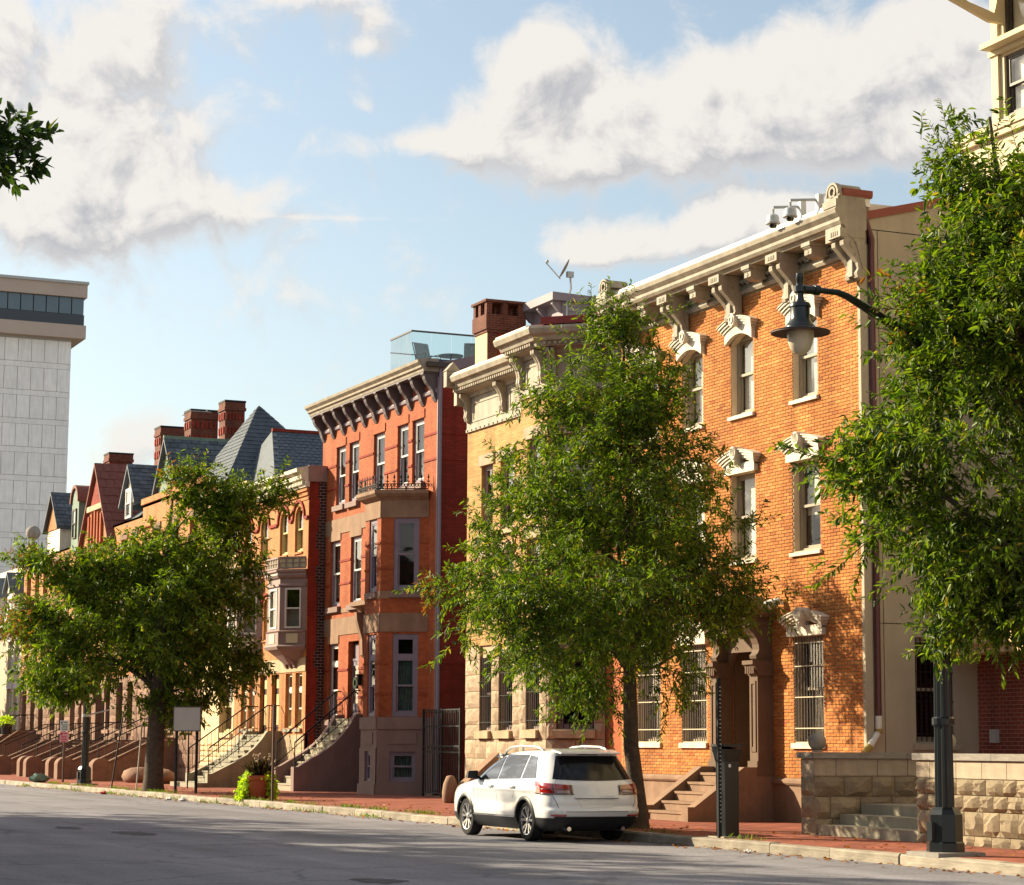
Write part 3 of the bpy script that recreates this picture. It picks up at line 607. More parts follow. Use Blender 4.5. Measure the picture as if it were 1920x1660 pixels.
for ci, c in enumerate(COLS):
    window(O, fo, c - .46, c + .46, 8.43, 10.1, 'taupe_sash', .06, .14, blind='blind', sill=('white_stone', .07, .1, .06), sash='taupe_sash')
    window(O, fo, c - .5, c + .5, 5.41, 7.18, 'taupe_sash', .06, .14, blind='blind', blind_frac=(.98 if ci < 3 else .6), sill=('white_stone', .07, .1, .07))
    lintel(c, .56, 10.1, True, True); lintel(c, .62, 7.18, False, False)
    if ci != 2:
        window(O, fo, c - .54, c + .54, 1.70, 3.74, 'taupe_sash', .06, .16, blind='curtain_grey', blind_frac=.98, sill=('white_stone', .06, .13, .06), bars=('dark_sash', 11, [1.95, 2.55, 3.15, 3.6]))
        lintel(c, .66, 3.74, False, False)
# door with hooded surround
dr = obj('door', MB().fbox(fo, DOOR[0], DOOR[1], -.62, -.56, 1.08, 3.72), 'door_brown', O)
mb = MB()
for a in (DOOR[0] + .1, (DOOR[0] + DOOR[1]) / 2 + .04):
    for z0, z1 in ((1.25, 1.75), (1.9, 2.9)): mb.fbox(fo, a, a + .46, -.56, -.53, z0, z1)
    mb.ring(fo, a + .23, 1.5, .1, .16, 0, 6.283, -.53, -.50, 12)
obj('door_panel', mb, 'door_brown', dr); obj('door_handle', MB().ball((-39.78, YO + .5, 2.05), .035, 8), 'chrome', dr, smooth=True)
obj('door_reveal', MB().fbox(fo, DOOR[0] - .02, DOOR[0] + .06, -.6, 0.0, 1.08, 3.72).fbox(fo, DOOR[1] - .06, DOOR[1] + .02, -.6, 0, 1.08, 3.72), 'brownstone_hood', O)
sur = obj('door_surround', MB().fbox(fo, -40.72, -38.92, .0, .14, 3.5, 3.95).ring(fo, -39.82, 3.05, .62, .86, .15, math.pi - .15, .0, .12, 14), 'brownstone_hood', O)
for s0 in (-40.78, -39.16):
    c = s0 + .16
    mb = MB().fbox(fo, s0 - .03, s0 + .35, 0, .40, 1.02, 1.32).fbox(fo, s0, s0 + .32, 0, .36, 1.32, 3.0)
    mb.fbox(fo, s0 + .08, s0 + .24, .36, .375, 1.5, 1.6).fbox(fo, s0 + .06, s0 + .1, .36, .38, 1.5, 2.9).fbox(fo, s0 + .22, s0 + .26, .36, .38, 1.5, 2.9).fbox(fo, s0 + .1, s0 + .22, .36, .38, 2.84, 2.9)
    pl = obj('pilaster', mb, 'brownstone_hood', sur)
    mb = MB().prism(fo, [(0, 3.0), (.36, 3.0), (.38, 3.06), (.47, 3.22), (.5, 3.22), (.5, 3.30), (0, 3.30)], s0 - .05, s0 + .37)
    for i in range(5): mb.fbox(fo, s0 - .02 + i * .075, s0 + .02 + i * .075, .4, .45, 3.04, 3.2)
    obj('capital', mb, 'brownstone_hood', sur)
    P = [(0, 3.30), (.30, 3.30), (.36, 3.34), (.38, 3.40), (.33, 3.45), (.30, 3.52), (.31, 3.62), (.36, 3.74), (.44, 3.84), (.5, 3.9), (.52, 3.96), (.52, 4.05), (0, 4.05)]
    mb = MB().prism(fo, P, s0 + .03, s0 + .29).fbox(fo, s0, s0 + .32, 0, .54, 4.0, 4.16).ring(fo, c, 4.08, .04, .07, 0, 6.283, .54, .56, 10); obj('scroll_bracket', mb, 'brownstone_hood', sur)
mb = MB()
for a, b in ((-40.9, -40.36), (-39.28, -38.74)): mb.prism(fo, [(0, 4.16), (.54, 4.16), (.6, 4.22), (.66, 4.24), (.66, 4.3), (0, 4.3)], a, b)
mb.arcband(fo, -39.82, 1.12, 4.2, .34, .08, 0, .62, n=16).arcband(fo, -39.82, 1.16, 4.29, .34, .05, 0, .72, n=16).arcband(fo, -39.82, .86, 3.8, .25, .2, .05, .4, n=14)
mb.plate(fo, [(-39.95, 3.86), (-39.69, 3.86), (-39.72, 4.35), (-39.92, 4.35)], .1, .58).plate(fo, [(-40.8 + 1.96 * i / 16, 4.28 + .28 * (1 - (2 * i / 16 - 1) ** 2)) for i in range(17)] + [(-38.84, 4.2), (-40.8, 4.2)], .05, .45)
obj('hood', mb, 'brownstone_hood', sur)
wlm = obj('wall_lamp', MB().tube([(-38.42, YO, 4.42), (-38.42, YO - .12, 4.46)], .03, 6).ball((-38.42, YO - .12, 4.46), .07, 10).tube([(-38.42, YO - .12, 4.46), (-38.6, YO - .3, 4.36)], [.075, .1], 10), 'white_plastic', O, smooth=True)
# cornice
CL, CR_ = XL, -35.22
ang = 0
prof = [(0, 11.3), (.46, 11.3), (.50, 11.36), (.56, 11.38), (.60, 11.44), (.60, 11.5), (.68, 11.58), (.70, 11.66), (.66, 11.7), (.62, 11.72), (0, 11.78)]
obj('cornice', MB().prism(fo, prof, CL, CR_).prism(fo, [(0, 10.9), (.07, 10.9), (.10, 10.96), (.07, 11.0), (0, 11.0)], CL, CR_ - .26).prism(fo, [(0, 11.06), (.05, 11.06), (.12, 11.14), (.12, 11.19), (.05, 11.22), (0, 11.3)], CL, CR_ - .26), 'cream_trim', O)
fz = obj('frieze', MB().fbox(fo, CL, XR, -.02, .045, 10.92, 11.32), 'cream_trim', O)
for i in range(78):
    s_ = CL + .08 + i * .128
    if s_ < XR - .1: obj('frieze_ornament', MB().plate(fo, [(s_, 11.075), (s_ + .06, 11.075), (s_ + .03, 11.135)], .045, .125), 'dark_sash', fz) if i % 1 == 0 else None
tb = obj('roof_flashing', MB().prism(fo, [(-2.4, 11.80), (.45, 11.735), (.40, 11.90), (.2, 11.96), (-2.4, 12.0)], CL + .35, CR_ - .5), 'flashing', O)
BX = [-44.75, -42.42, -40.1, -37.76, -35.42]
def scroll(s0, w, cx):
    P = [(.045, 11.30), (.58, 11.30), (.58, 11.12), (.50, 11.1), (.53, 11.05), (.52, 10.98), (.42, 10.88), (.30, 10.76), (.22, 10.66), (.2, 10.55), (.24, 10.47), (.22, 10.38), (.15, 10.33), (.045, 10.36)]
    return MB().prism(fo, P, s0, s0 + w)
for c in BX:
    mb = scroll(c - .21, .13, c); q = scroll(c + .08, .13, c); mb.add(q.v, q.f); mb.fbox(fo, c - .22, c + .22, .045, .6, 11.13, 11.297).fbox(fo, c - .08, c + .08, .045, .26, 10.42, 11.2)
    for k in range(4): mb.fbox(fo, c - .13 + k * .07, c - .09 + k * .07, .6, .612, 11.17, 11.25)
    br = obj('bracket', mb, 'cream_trim', O)
    mb = MB(); fs = side(c + .212); a0 = YO - .3; mb.ring(fs, a0, 11.0, .06, .085, -.5, 4.2, 0, .012, 12).ring(fs, a0 + .08, 10.8, .04, .06, -1.2, 3.6, 0, .012, 10).tube([(c + .216, a0 - .14, 11.18), (c + .216, a0 - .02, 11.12), (c + .216, a0 + .08, 10.95), (c + .216, a0 + .15, 10.7), (c + .216, a0 + .2, 10.55)], .012, 5)
    obj('vine_carving', mb, 'taupe_sash', br)
for i in range(4):
    c = (BX[i] + BX[i + 1]) / 2
    mb = MB().prism(fo, [(.045, 11.3), (.5, 11.3), (.5, 11.2), (.46, 11.16), (.46, 11.06), (.36, 11.0), (.2, 11.0), (.045, 11.05)], c - .13, c + .13).fbox(fo, c - .16, c + .16, .045, .52, 11.22, 11.298).fbox(fo, c - .045, c + .045, .46, .47, 11.1, 11.12).fbox(fo, c - .012, c + .012, .46, .471, 11.07, 11.15)
    obj('small_bracket', mb, 'cream_trim', O)
    for k, s_ in enumerate((-.58, .58)):
        obj('frieze_ring', MB().ring(fo, c + s_, 11.16, .06, .095, 0, 6.283, .045, .13, 14), 'cream_trim', O); obj('frieze_panel', MB().fbox(fo, c + s_ - .4 * (1 if s_ > 0 else -1) - .17, c + s_ - .4 * (1 if s_ > 0 else -1) + .17, .045, .06, 11.225, 11.285), 'taupe_sash', O)
for s_ in (CL + .02, CR_ - .5):
    mb = MB().fbox(fo, s_, s_ + .48, .0, .66, 11.72, 11.86).fbox(fo, s_ + .03, s_ + .45, 0, .6, 11.86, 11.93).ring(fo, s_ + .24, 12.0, .0, .2, 0, math.pi, .05, .56, 12).ring(fo, s_ + .24, 12.03, .07, .12, 0, 6.283, .56, .6, 14).ring(fo, s_ + .24, 12.0, .17, .215, -.1, math.pi + .1, .5, .6, 12)
    for k in (-1, 1): mb.ring(fo, s_ + .24 + k * .19, 11.96, .02, .05, 0, 6.283, .52, .58, 8)
    obj('cornice_ornament', mb, 'cream_trim', O)
# end of the cornice, side wall, roof
fs = side(XR); sw = obj('side_wall', MB().fbox(fs, YO + .0, YO + 2.55, -.36, -.32, .1, 11.35), 'taupe_sash', O)
obj('cornice_end', MB().prism(fs, [(-.3, 11.1), (.24, 11.1), (.24, 12.02), (-.3, 12.02)], YO - .55, YO + .0).prism(fs, [(-.3, 11.1), (.0, 11.1), (.0, 11.9), (-.3, 11.9)], YO + .003, YO + .25), 'cream_trim', O)
obj('corner_strip', MB().fbox(fs, YO - .012, YO + .16, -.06, .03, .1, 11.1), 'stucco_beige', O)
SW_ = (24.0, 24.85, 1.70, 3.66); SW2 = (24.12, 24.8, 8.3, 10.06)
zs = [.1, 1.42, 3.9, 6.6, 9.5, 11.4]; yss = [YO + .175, 23.32, 25.45]
for i in range(len(zs) - 1):
    for j in range(2):
        a, b, c, d = yss[j], yss[j + 1], zs[i], zs[i + 1]; g = .008
        mb = MB(); o = [w for w in (SW_, SW2) if a < w[0] < b and w[2] < d and w[3] > c]
        o = [(w[0], w[1], max(w[2], c + g), min(w[3], d - g)) for w in o]
        mb.wall(fs, a + g, b - g, c + g, d - g, o, .16, t=.0); mb.quad(fs.p(a + g, 0, c + g), fs.p(b - g, 0, c + g), fs.p(b - g, -.02, c + g), fs.p(a + g, -.02, c + g)); mb.quad(fs.p(a + g, 0, c + g), fs.p(a + g, 0, d - g), fs.p(a + g, -.02, d - g), fs.p(a + g, -.02, c + g))
        obj('stucco_panel', mb, 'stucco_beige', O)
mb = MB(); mb.add([fs.p(YO + .18, 0, 11.41), fs.p(25.45, 0, 11.41), fs.p(25.45, 0, 12.2), fs.p(YO + .18, 0, 11.6)], [(0, 1, 2, 3)]); obj('stucco_panel', mb, 'stucco_beige', O)
obj('roof_coping', MB().hexa([fs.p(YO + .16, .04, 11.58), fs.p(25.45, .04, 12.2), fs.p(25.45, -.3, 12.2), fs.p(YO + .16, -.3, 11.58), fs.p(YO + .16, .04, 11.74), fs.p(25.45, .04, 12.36), fs.p(25.45, -.3, 12.36), fs.p(YO + .16, -.3, 11.74)]).prism(fs, [(-.3, 11.94), (.25, 11.94), (.27, 12.0), (.27, 12.08), (-.3, 12.08)], YO - .5, YO + .16), 'red_metal', O)
obj('roof', MB().hexa([(XL, YO, 11.3), (XR - .05, YO, 11.3), (XR - .05, 36, 11.3), (XL, 36, 11.3), (XL, YO, 11.6), (XR - .05, YO, 11.6), (XR - .05, 36, 12.1), (XL, 36, 12.1)]).quad((XL, YO + .02, .1), (XL, 36, .1), (XL, 36, 11.4), (XL, YO + .02, 11.4)), 'slate_blue', O)
for w in (SW_, SW2):
    obj('room_shade_backing', MB().fbox(fs, w[0] - .2, w[1] + .2, -.29, -.28, w[2] - .2, w[3] + .2), 'room_shade', O)
    window(O, fs, w[0], w[1], w[2], w[3], 'taupe_sash', .05, .08, glass='glass_dark', sill=('stucco_beige', .08, .14, .08), bars=('black_iron', 8, [1.85, 2.45, 3.0, 3.5]) if w is SW_ else None)
# downspout
dp = obj('downspout', MB().tube([fs.p(YO + .06, .12, 11.9), fs.p(YO + .06, .12, 11.62), fs.p(YO + .23, .09, 11.18), fs.p(YO + .23, .07, 10.9), fs.p(YO + .23, .07, 2.15)], .06, 8), 'downspout_brown', O, smooth=True)
obj('hopper', MB().fbox(fs, YO - .01, YO + .14, .05, .2, 11.78, 11.94), 'white_plastic', dp)
obj('plastic_elbow', MB().tube([fs.p(YO + .23, .07, 2.18), fs.p(YO + .23, .07, 1.94)], .065, 10).tube([fs.p(YO + .21, .07, 1.86), fs.p(YO + .02, .09, 1.62)], .065, 10), 'white_plastic', dp, smooth=True)
obj('pipe_tape', MB().tube([fs.p(YO + .23, .07, 1.945), fs.p(YO + .23, .07, 1.9), fs.p(YO + .20, .07, 1.85)], .069, 10).tube([fs.p(YO + .025, .09, 1.628), fs.p(YO - .09, .09, 1.5)], .067, 10), 'tape_ochre', dp, smooth=True)
# stoop of the orange house
stoop('stoop', 'low brown stone steps with sloping side walls at the hooded door', -39.82, 2.0, 21.0, YO, 1.08, 5, .29, 'brownstone', cheek=.27, zlow=.28, rail=None)
# dome cameras on the roof edge
for i, (x, lab) in enumerate(((-37.35, 'white dome camera on the roof edge, farther from the cornice ornament'), (-36.7, 'white dome camera on the roof edge nearest the cornice ornament'))):
    y = YO - .78; t = thing('security_camera', lab, 'camera', (x, YO - .3, 11.8), 'dome cameras on the cornice'); z = 11.93
    obj('arm', MB().tube([(x + .3, YO - .3, 11.75), (x + .3, YO - .3, z + .17), (x + .26, YO - .35, z + .2), (x + .02, y, z + .2), (x, y, z + .17), (x, y, z + .05)], .03, 8).box(x + .24, x + .36, YO - .36, YO - .24, z - .02, z + .3), 'grey_metal', t, smooth=True)
    obj('housing', MB().lathe((x, y, z), [(.05, .06), (.10, .04), (.12, 0), (.125, -.09), (.145, -.10), (.145, -.135), (.09, -.14)], 16), 'grey_metal', t, smooth=True)
    obj('dome', MB().lathe((x, y, z), [(.085, -.138), (.08, -.18), (.055, -.215), (.01, -.225)], 14), 'car_glass', t, smooth=True)
t = thing('roof_antenna', 'small grey metal antenna on the roof edge behind the cameras', 'antenna', (-36.45, YO - .25, 11.9))
obj('boom', MB().tube([(-36.75, YO - .25, 12.18), (-36.15, YO - .25, 12.22)], .012, 5).tube([(-36.4, YO - .25, 11.8), (-36.4, YO - .25, 12.2)], .015, 5), 'grey_metal', t)
for k in range(6): obj('element', MB().tube([(-36.72 + k * .11, YO - .36, 12.19), (-36.72 + k * .11, YO - .14, 12.19)], .008, 4), 'grey_metal', t)
# ------------------------------------------------------------------ garden walls of rough stone
def stone_wall(name, label, A, B, thick, zt, plan):
    fr = Fr(A, B); t = thing(name, label, 'garden wall', (A[0], A[1], .15)); Lw = fr.len
    core = MB().fbox(fr, .01, Lw - .01, -thick + .02, -.05, .1, zt - .02); obj('core', core, 'mortar', t)
    for (z0, z1, kind, wd) in plan:
        s = 0.0; first = True
        while s < Lw - .05:
            w = wd * rnd.uniform(.8, 1.2)
            if first and rnd.random() < .5: w *= .6
            first = False
            e = min(Lw, s + w)
            if Lw - e < .15: e = Lw
            if kind == 'rock': rock('stone', 'wall_stone', t, fr, s, e, -.06, .055, z0, z1, amp=1.5)
            else: flat_block('ashlar', 'wall_stone_smooth', t, fr, s, e, -.06, .065, z0, z1)
            s = e
    s = 0.0
    while s < Lw - .02:
        e = min(Lw, s + rnd.uniform(.85, 1.1)); e = Lw if Lw - e < .3 else e
        flat_block('coping_stone', 'coping_stone', t, fr, s - (.05 if s == 0 else 0), e, -thick - .05, thick + .1, zt - .11, zt, gap=.008); s = e
    return t, fr
PLAN = [(.10, .30, 'rock', .42), (.30, .66, 'rock', .40), (.66, .90, 'rock', .40), (.90, 1.14, 'rock', .38), (1.14, 1.41, 'flat', .62)]
PLANA = [(.10, .36, 'rock', .5), (.36, .64, 'rock', .5), (.64, .90, 'rock', .42), (.90, 1.17, 'flat', .7), (1.17, 1.41, 'flat', .75)]
PLANA = [(.10, .42, 'rock', .5), (.42, .78, 'rock', .55), (.78, 1.12, 'rock', .5), (1.12, 1.41, 'flat', .75)]
wa, _ = stone_wall('garden_wall', 'rough stone wall running back from the pavement to the brick house, ball on its end', (-32.6, 20.0), (-32.6, 22.75), .45, 1.52, PLANA)
fe = Fr((-33.05, 20.0), (-32.6, 20.0))
for z0, z1, k in ((.10, .42, 1), (.42, .78, 1), (.78, 1.12, 1), (1.12, 1.41, 0)):
    (rock if k else flat_block)('stone' if k else 'ashlar', 'wall_stone' if k else 'wall_stone_smooth', wa, fe, 0, .44, -.06, .055, z0, z1, **({'amp': 1.2} if k else {}))
wb, _ = stone_wall('garden_wall', 'rough stone wall along the pavement behind the black street lamp post', (-29.6, 20.0), (-17.5, 20.0), .45, 1.52, PLAN)
for (x, y, r, lab) in ((-32.83, 20.2, .155, 'stone ball on the end of the wall before the brick house'), (-29.15, 20.25, .155, 'stone ball on the wall half hidden behind the street lamp post')):
    tag(obj('stone_ball', MB().lathe((x, y, 1.52), [(.09, 0), (.09, .02), (.06, .04)], 14).ball((x, y, 1.52 + .02 + r), r, 20), 'coping_stone', org=(x, y, 1.52), smooth='all'), lab, 'stone ball', 'stone balls on the garden walls')
t = thing('garden_steps', 'three wide concrete steps between the two rough stone walls', 'steps', (-31.1, 20.1, .15))
for i in range(3): obj('step', MB().box(-32.52, -29.58, 20.02 + i * .42, 22.9, .12 if i == 0 else .13 + .17 * i, .15 + .17 * (i + 1)), 'concrete', t)

# ------------------------------------------------------------------ modern tan building at the right edge
D = thing('modern_building', 'tall tan stucco building with brick base behind the right-hand tree', 'building', (-28, 25.4, .15))
fm = front(25.4)
obj('brick_base', MB().wall(fm, -35.5, -16, .1, 3.86, [(-33.6, -32.6, .3, 2.6)], .3), 'brick_dull', D)
obj('entrance_door', MB().fbox(fm, -33.6, -32.6, -.32, -.26, .3, 2.6), 'dark_sash', D)
obj('wall_box', MB().fbox(fm, -35.05, -34.85, 0, .08, 1.7, 1.95), 'grey_metal', D)
obj('canopy', MB().fbox(fm, -35.42, -28, 0, .8, 3.5, 3.84).fbox(fm, -35.38, -28, 0, .7, 3.34, 3.5), 'stucco_cream', D)
obj('wall', MB().wall(fm, -35.65, -16, 3.86, 13.2, [(-34.2, -32.4, 5.2, 7.6), (-34.2, -32.4, 9.0, 11.6)], .2).wall(fm, -34.5, -16, 13.2, 19, [(-34.2, -31.5, 13.55, 14.75), (-34.2, -31.5, 15.1, 18.2)], .2), 'stucco_tan', D)
obj('side_wall', MB().quad((-35.65, 25.4, .1), (-35.65, 45, .1), (-35.65, 45, 13.2), (-35.65, 25.4, 13.2)).quad((-34.5, 25.4, 13.2), (-34.5, 45, 13.2), (-34.5, 45, 19), (-34.5, 25.4, 19)), 'stucco_tan', D)
obj('room_shade_backing', MB().quad((-36, 26.2, .1), (-16, 26.2, .1), (-16, 26.2, 13), (-36, 26.2, 13)).quad((-34.4, 26.4, 13), (-16, 26.4, 13), (-16, 26.4, 19), (-34.4, 26.4, 19)), 'room_shade', D)
obj('roof', MB().quad((-35.7, 25.3, 13.4), (-16, 25.3, 13.4), (-16, 45, 13.4), (-35.7, 45, 13.4)).quad((-34.5, 25.3, 19), (-16, 25.3, 19), (-16, 45, 19), (-34.5, 45, 19)), 'slate_blue', D)
obj('parapet_coping', MB().fbox(fm, -35.72, -16, -.3, .1, 13.2, 13.32).fbox(fm, -35.76, -16, -.3, .14, 13.32, 13.46), 'stucco_tan', D)
obj('ledge', MB().fbox(fm, -34.58, -16, -.1, .1, 14.80, 14.9).fbox(fm, -34.5, -16, -.1, .35, 14.9, 15.0), 'stucco_tan', D)
obj('corner_post', MB().fbox(fm, -34.53, -34.32, -.1, .06, 13.46, 19), 'stucco_tan', D)
for a, b in ((13.55, 14.75), (15.1, 18.2)): window(D, fm, -34.2, -31.5, a, b, 'dark_sash', .05, .05, blind='blind', glass='glass')
for a, b in ((5.2, 7.6), (9.0, 11.6)): window(D, fm, -34.2, -32.4, a, b, 'dark_sash', .06, .1, glass='glass_dark')
sh_ = obj('sunshade', MB().plate(side(-34.25), [(24.15, 15.95), (24.1, 15.78), (24.2, 15.72), (25.1, 15.4), (25.4, 15.4), (25.4, 15.95), (25.3, 15.95), (25.2, 15.58), (24.6, 15.72)], -.05, .05), 'stucco_tan', D)
for i in range(7): obj('louvre', MB().prism(fm, [(.15 + i * .17, 15.98), (.27 + i * .17, 15.98), (.2 + i * .17, 16.2), (.17 + i * .17, 16.2)], -34.45, -28), 'stucco_tan', sh_)

# ------------------------------------------------------------------ yellow brick house with bay
Y_ = thing('yellow_brick_townhouse', 'yellow brick house with rough stone ground floor behind the parked car', 'house', (-53, 24.0, .15))
YY = 24.0; fy = front(YY); yl, yr = -57.3, -47.0
bay = [(-52.2, YY), (-51.2, 22.9), (-49.6, 22.9), (-48.6, YY)]
edges = [Fr((yl, YY), bay[0]), Fr(bay[0], bay[1]), Fr(bay[1], bay[2]), Fr(bay[2], bay[3])]
WIN = {0: [(1.0, 1.8), (2.3, 3.2)], 2: [(.4, 1.2)], 3: [(.25, 1.2)], 1: [(.25, 1.2)]}
for e, fr in enumerate(edges):
    op = []
    for a, b in WIN[e]: op += [(a, b, 2.0, 3.95), (a, b, 5.2, 6.7), (a, b, 7.35, 9.2)]
    obj('wall', MB().wall(fr, 0, fr.len, 4.28, 10.25, [o for o in op if o[2] > 4], .2), 'brick_yellow', Y_)
    obj('stone_backing', MB().wall(fr, 0, fr.len, .1, 4.28, [o for o in op if o[2] < 4], .25, t=-.06), 'sandstone_smooth', Y_)
    rows = [.15, .7, 1.25, 1.75, 2.15, 2.6, 3.05, 3.5, 3.9, 4.27]
    for z0, z1 in zip(rows, rows[1:]):
        segs = [(0, fr.len)]
        for a, b in WIN[e]:
            if z1 > 1.76:
                segs = [x for p, q in segs for x in ((p, min(q, a)), (max(p, b), q)) if x[1] - x[0] > .02]
        for p, q in segs:
            n = max(1, round((q - p) / .7))
            for k in range(n): rock('stone', 'sandstone', Y_, fr, p + (q - p) * k / n, p + (q - p) * (k + 1) / n, -.05, .06, z0, z1, amp=.9)
    for a, b in WIN[e]:
        window(Y_, fr, a, b, 2.0, 3.95, 'mauve_wood', .07, .14, blind='curtain_grey', glass='glass_dark', sill=('sandstone_smooth', .14, .22, .06), bars=('black_iron', 7, [2.2, 2.9, 3.5]))
        for z0, z1 in ((5.2, 6.7), (7.35, 9.2)):
            window(Y_, fr, a, b, z0, z1, 'mauve_wood', .08, .1, blind='blind', blind_frac=.6, sill=('sandstone_smooth', .08, .14, .06)); obj('lintel', MB().fbox(fr, a - .12, b + .12, 0, .05, z1, z1 + .3), 'sandstone', Y_)
obj('room_shade_backing', MB().quad((yl, YY + .6, .1), (yr, YY + .6, .1), (yr, YY + .6, 11.5), (yl, YY + .6, 11.5)), 'room_shade', Y_)
obj('recessed_wall', MB().quad((-48.6, YY + .02, .1), (-45.5, YY + .02, .1), (-45.5, YY + .02, 11.2), (-48.6, YY + .02, 11.2)), 'brick_red', Y_)
path = [(yl, YY), bay[0], bay[1], bay[2], bay[3], (-46.6, YY)]
obj('frieze', MB().sweep(path, [(-.02, 10.25), (.06, 10.25), (.06, 10.33), (.03, 10.36), (.03, 11.2), (-.02, 11.2)]), 'cream_trim', Y_)
for k in range(34):
    for e, fr in enumerate(edges):
        s_ = .1 + k * .3
        if s_ < fr.len - .08: obj('frieze_ornament', MB().fbox(fr, s_, s_ + .05, .06, .075, 10.265, 10.315), 'dark_sash', Y_)
obj('cornice', MB().sweep(path, [(0, 11.2), (.08, 11.2), (.12, 11.3), (.38, 11.34), (.4, 11.44), (.48, 11.47), (.52, 11.58), (.62, 11.62), (.66, 11.74), (.64, 11.8), (-.1, 11.92)]), 'cream_trim', Y_)
for e, fr in enumerate(edges):
    n = int(fr.len / .13)
    mb = MB()
    for i in range(n): mb.fbox(fr, (i + .2) * fr.len / n, (i + .7) * fr.len / n, .38, .47, 11.37, 11.44)
    obj('dentils', mb, 'cream_trim', Y_, stuff=True)
    for s_ in ([.16, fr.len - .16] if fr.len < 3 else [.2, fr.len * .52, fr.len - .2]):
        P = [(.03, 11.3), (.36, 11.3), (.36, 11.2), (.28, 11.12), (.2, 10.98), (.16, 10.8), (.18, 10.66), (.14, 10.55), (.03, 10.5)]
        obj('bracket', MB().prism(fr, P, s_ - .1, s_ - .02).prism(fr, P, s_ + .02, s_ + .1).fbox(fr, s_ - .02, s_ + .02, .03, .12, 10.5, 11.3), 'cream_trim', Y_)
    a, b = .45, fr.len - .45
    if fr.len > 3: spans = [(a, fr.len * .5 - .25), (fr.len * .54 + .2, b)]
    else: spans = [(a - .05, b + .05)]
    for a, b in spans: obj('frieze_panel', MB().fbox(fr, a, b, .03, .05, 10.5, 10.56).fbox(fr, a, b, .03, .05, 11.0, 11.06).fbox(fr, a, a + .06, .03, .05, 10.56, 11.0).fbox(fr, b - .06, b, .03, .05, 10.56, 11.0), 'taupe_sash', Y_)
obj('gutter_flashing', MB().sweep(path[:4], [(-.4, 11.93), (.6, 11.81), (.6, 11.86), (-.4, 12.02)]), 'flashing', Y_)
obj('roof_edge', MB().sweep(path[3:], [(-.6, 11.9), (.58, 11.84), (.6, 12.02), (-.6, 12.06)]), 'red_metal', Y_)
obj('cornice_finial', MB().fbox(fy, yl - .06, yl + .16, .3, .72, 11.5, 11.95).prism(fy, [(.3, 11.95), (.74, 11.95), (.52, 12.2)], yl - .08, yl + .18).fbox(fy, yl - .06, yl + .14, 0, .4, 11.0, 11.5), 'cream_trim', Y_)
obj('roof', MB().hexa([(yl, YY, 11.2), (-45.6, YY, 11.2), (-45.6, 36, 11.2), (yl, 36, 11.2), (yl, YY, 11.8), (-45.6, YY, 11.8), (-45.6, 36, 11.6), (yl, 36, 11.6)]).quad((yl, YY, .1), (yl, 36, .1), (yl, 36, 11.4), (yl, YY, 11.4)).add([(p[0], p[1], 11.75) for p in bay], [(0, 1, 2, 3)]), 'slate_blue', Y_)
ch = obj('chimney', MB().box(-57.25, -56.4, 24.2, 25.25, 10, 13.0).box(-57.29, -56.36, 24.16, 25.29, 13.0, 13.08).box(-57.33, -56.32, 24.12, 25.33, 13.08, 13.5), 'brick_brown', Y_)
mb = MB()
for x in (-57.3, -56.94, -56.5):
    for y in (24.14, 24.62, 25.12): mb.box(x, x + .16, y, y + .16, 13.5, 13.85)
mb.box(-57.36, -56.29, 24.09, 25.36, 13.85, 13.92); obj('chimney_pot', mb, 'brick_brown', ch); obj('chimney_render', MB().box(-57.26, -56.42, 24.19, 24.203, 11.5, 13.06), 'stucco_cream', ch)
mb = MB()
for y in (24.5, 24.85): mb.box(-56.4, -56.37, y, y + .12, 11, 12.98)
obj('chimney_recess', mb, 'brick_maroon', ch)
# penthouse of lilac boards on the roof
pt = thing('roof_room', 'lilac boarded room standing on the roof of the yellow house', 'penthouse', (-55.5, 25.6, 11.8))
px0, px1, py0, py1, pz = -56.6, -54.5, 25.6, 30.5, 13.65
obj('wall', MB().wall(front(py0), px0, px1, 11.7, pz, [(-56.4, -55.75, 12.2, 13.0), (-55.55, -54.7, 12.2, 13.0)], .05).wall(side(px1), py0, py1, 11.7, pz + .0, [(26.3, 28.2, 12.2, 13.05)], .05), 'purple_trim', pt)
n = 14
for i in range(n):
    z0 = 11.75 + (pz - 11.75) * i / n; z1 = 11.75 + (pz - 11.75) * (i + 1) / n
    for a, b in (((py0, 26.25), (28.25, py1)) if 12.1 < z0 < 13.05 else ((py0, py1),)): obj('siding_board', MB().prism(side(px1), [(.0, z0), (.03, z0), (.012, z1), (0, z1)], a, b), 'purple_trim', pt)
obj('pane', MB().fbox(side(px1), 26.32, 28.18, -.04, -.03, 12.22, 13.03), 'tower_glass', pt); obj('pane', MB().fbox(front(py0), -56.38, -55.77, -.03, -.02, 12.2, 13).fbox(front(py0), -55.53, -54.72, -.03, -.02, 12.2, 13), 'white_sash', pt)
obj('window_frame', MB().fbox(side(px1), 26.2, 26.3, 0, .05, 12.1, 13.15).fbox(side(px1), 28.2, 28.3, 0, .05, 12.1, 13.15).fbox(side(px1), 26.3, 28.2, 0, .05, 13.05, 13.15), 'purple_trim', pt)
obj('roof', MB().hexa([(px0 - .1, py0 - .35, pz), (px1 + .12, py0 - .35, pz), (px1 + .12, py1, pz), (px0 - .1, py1, pz), (px0 - .1, py0 - .35, pz + .22), (px1 + .12, py0 - .35, pz + .22), (px1 + .12, py1, pz + .08), (px0 - .1, py1, pz + .08)]), 'purple_trim', pt)
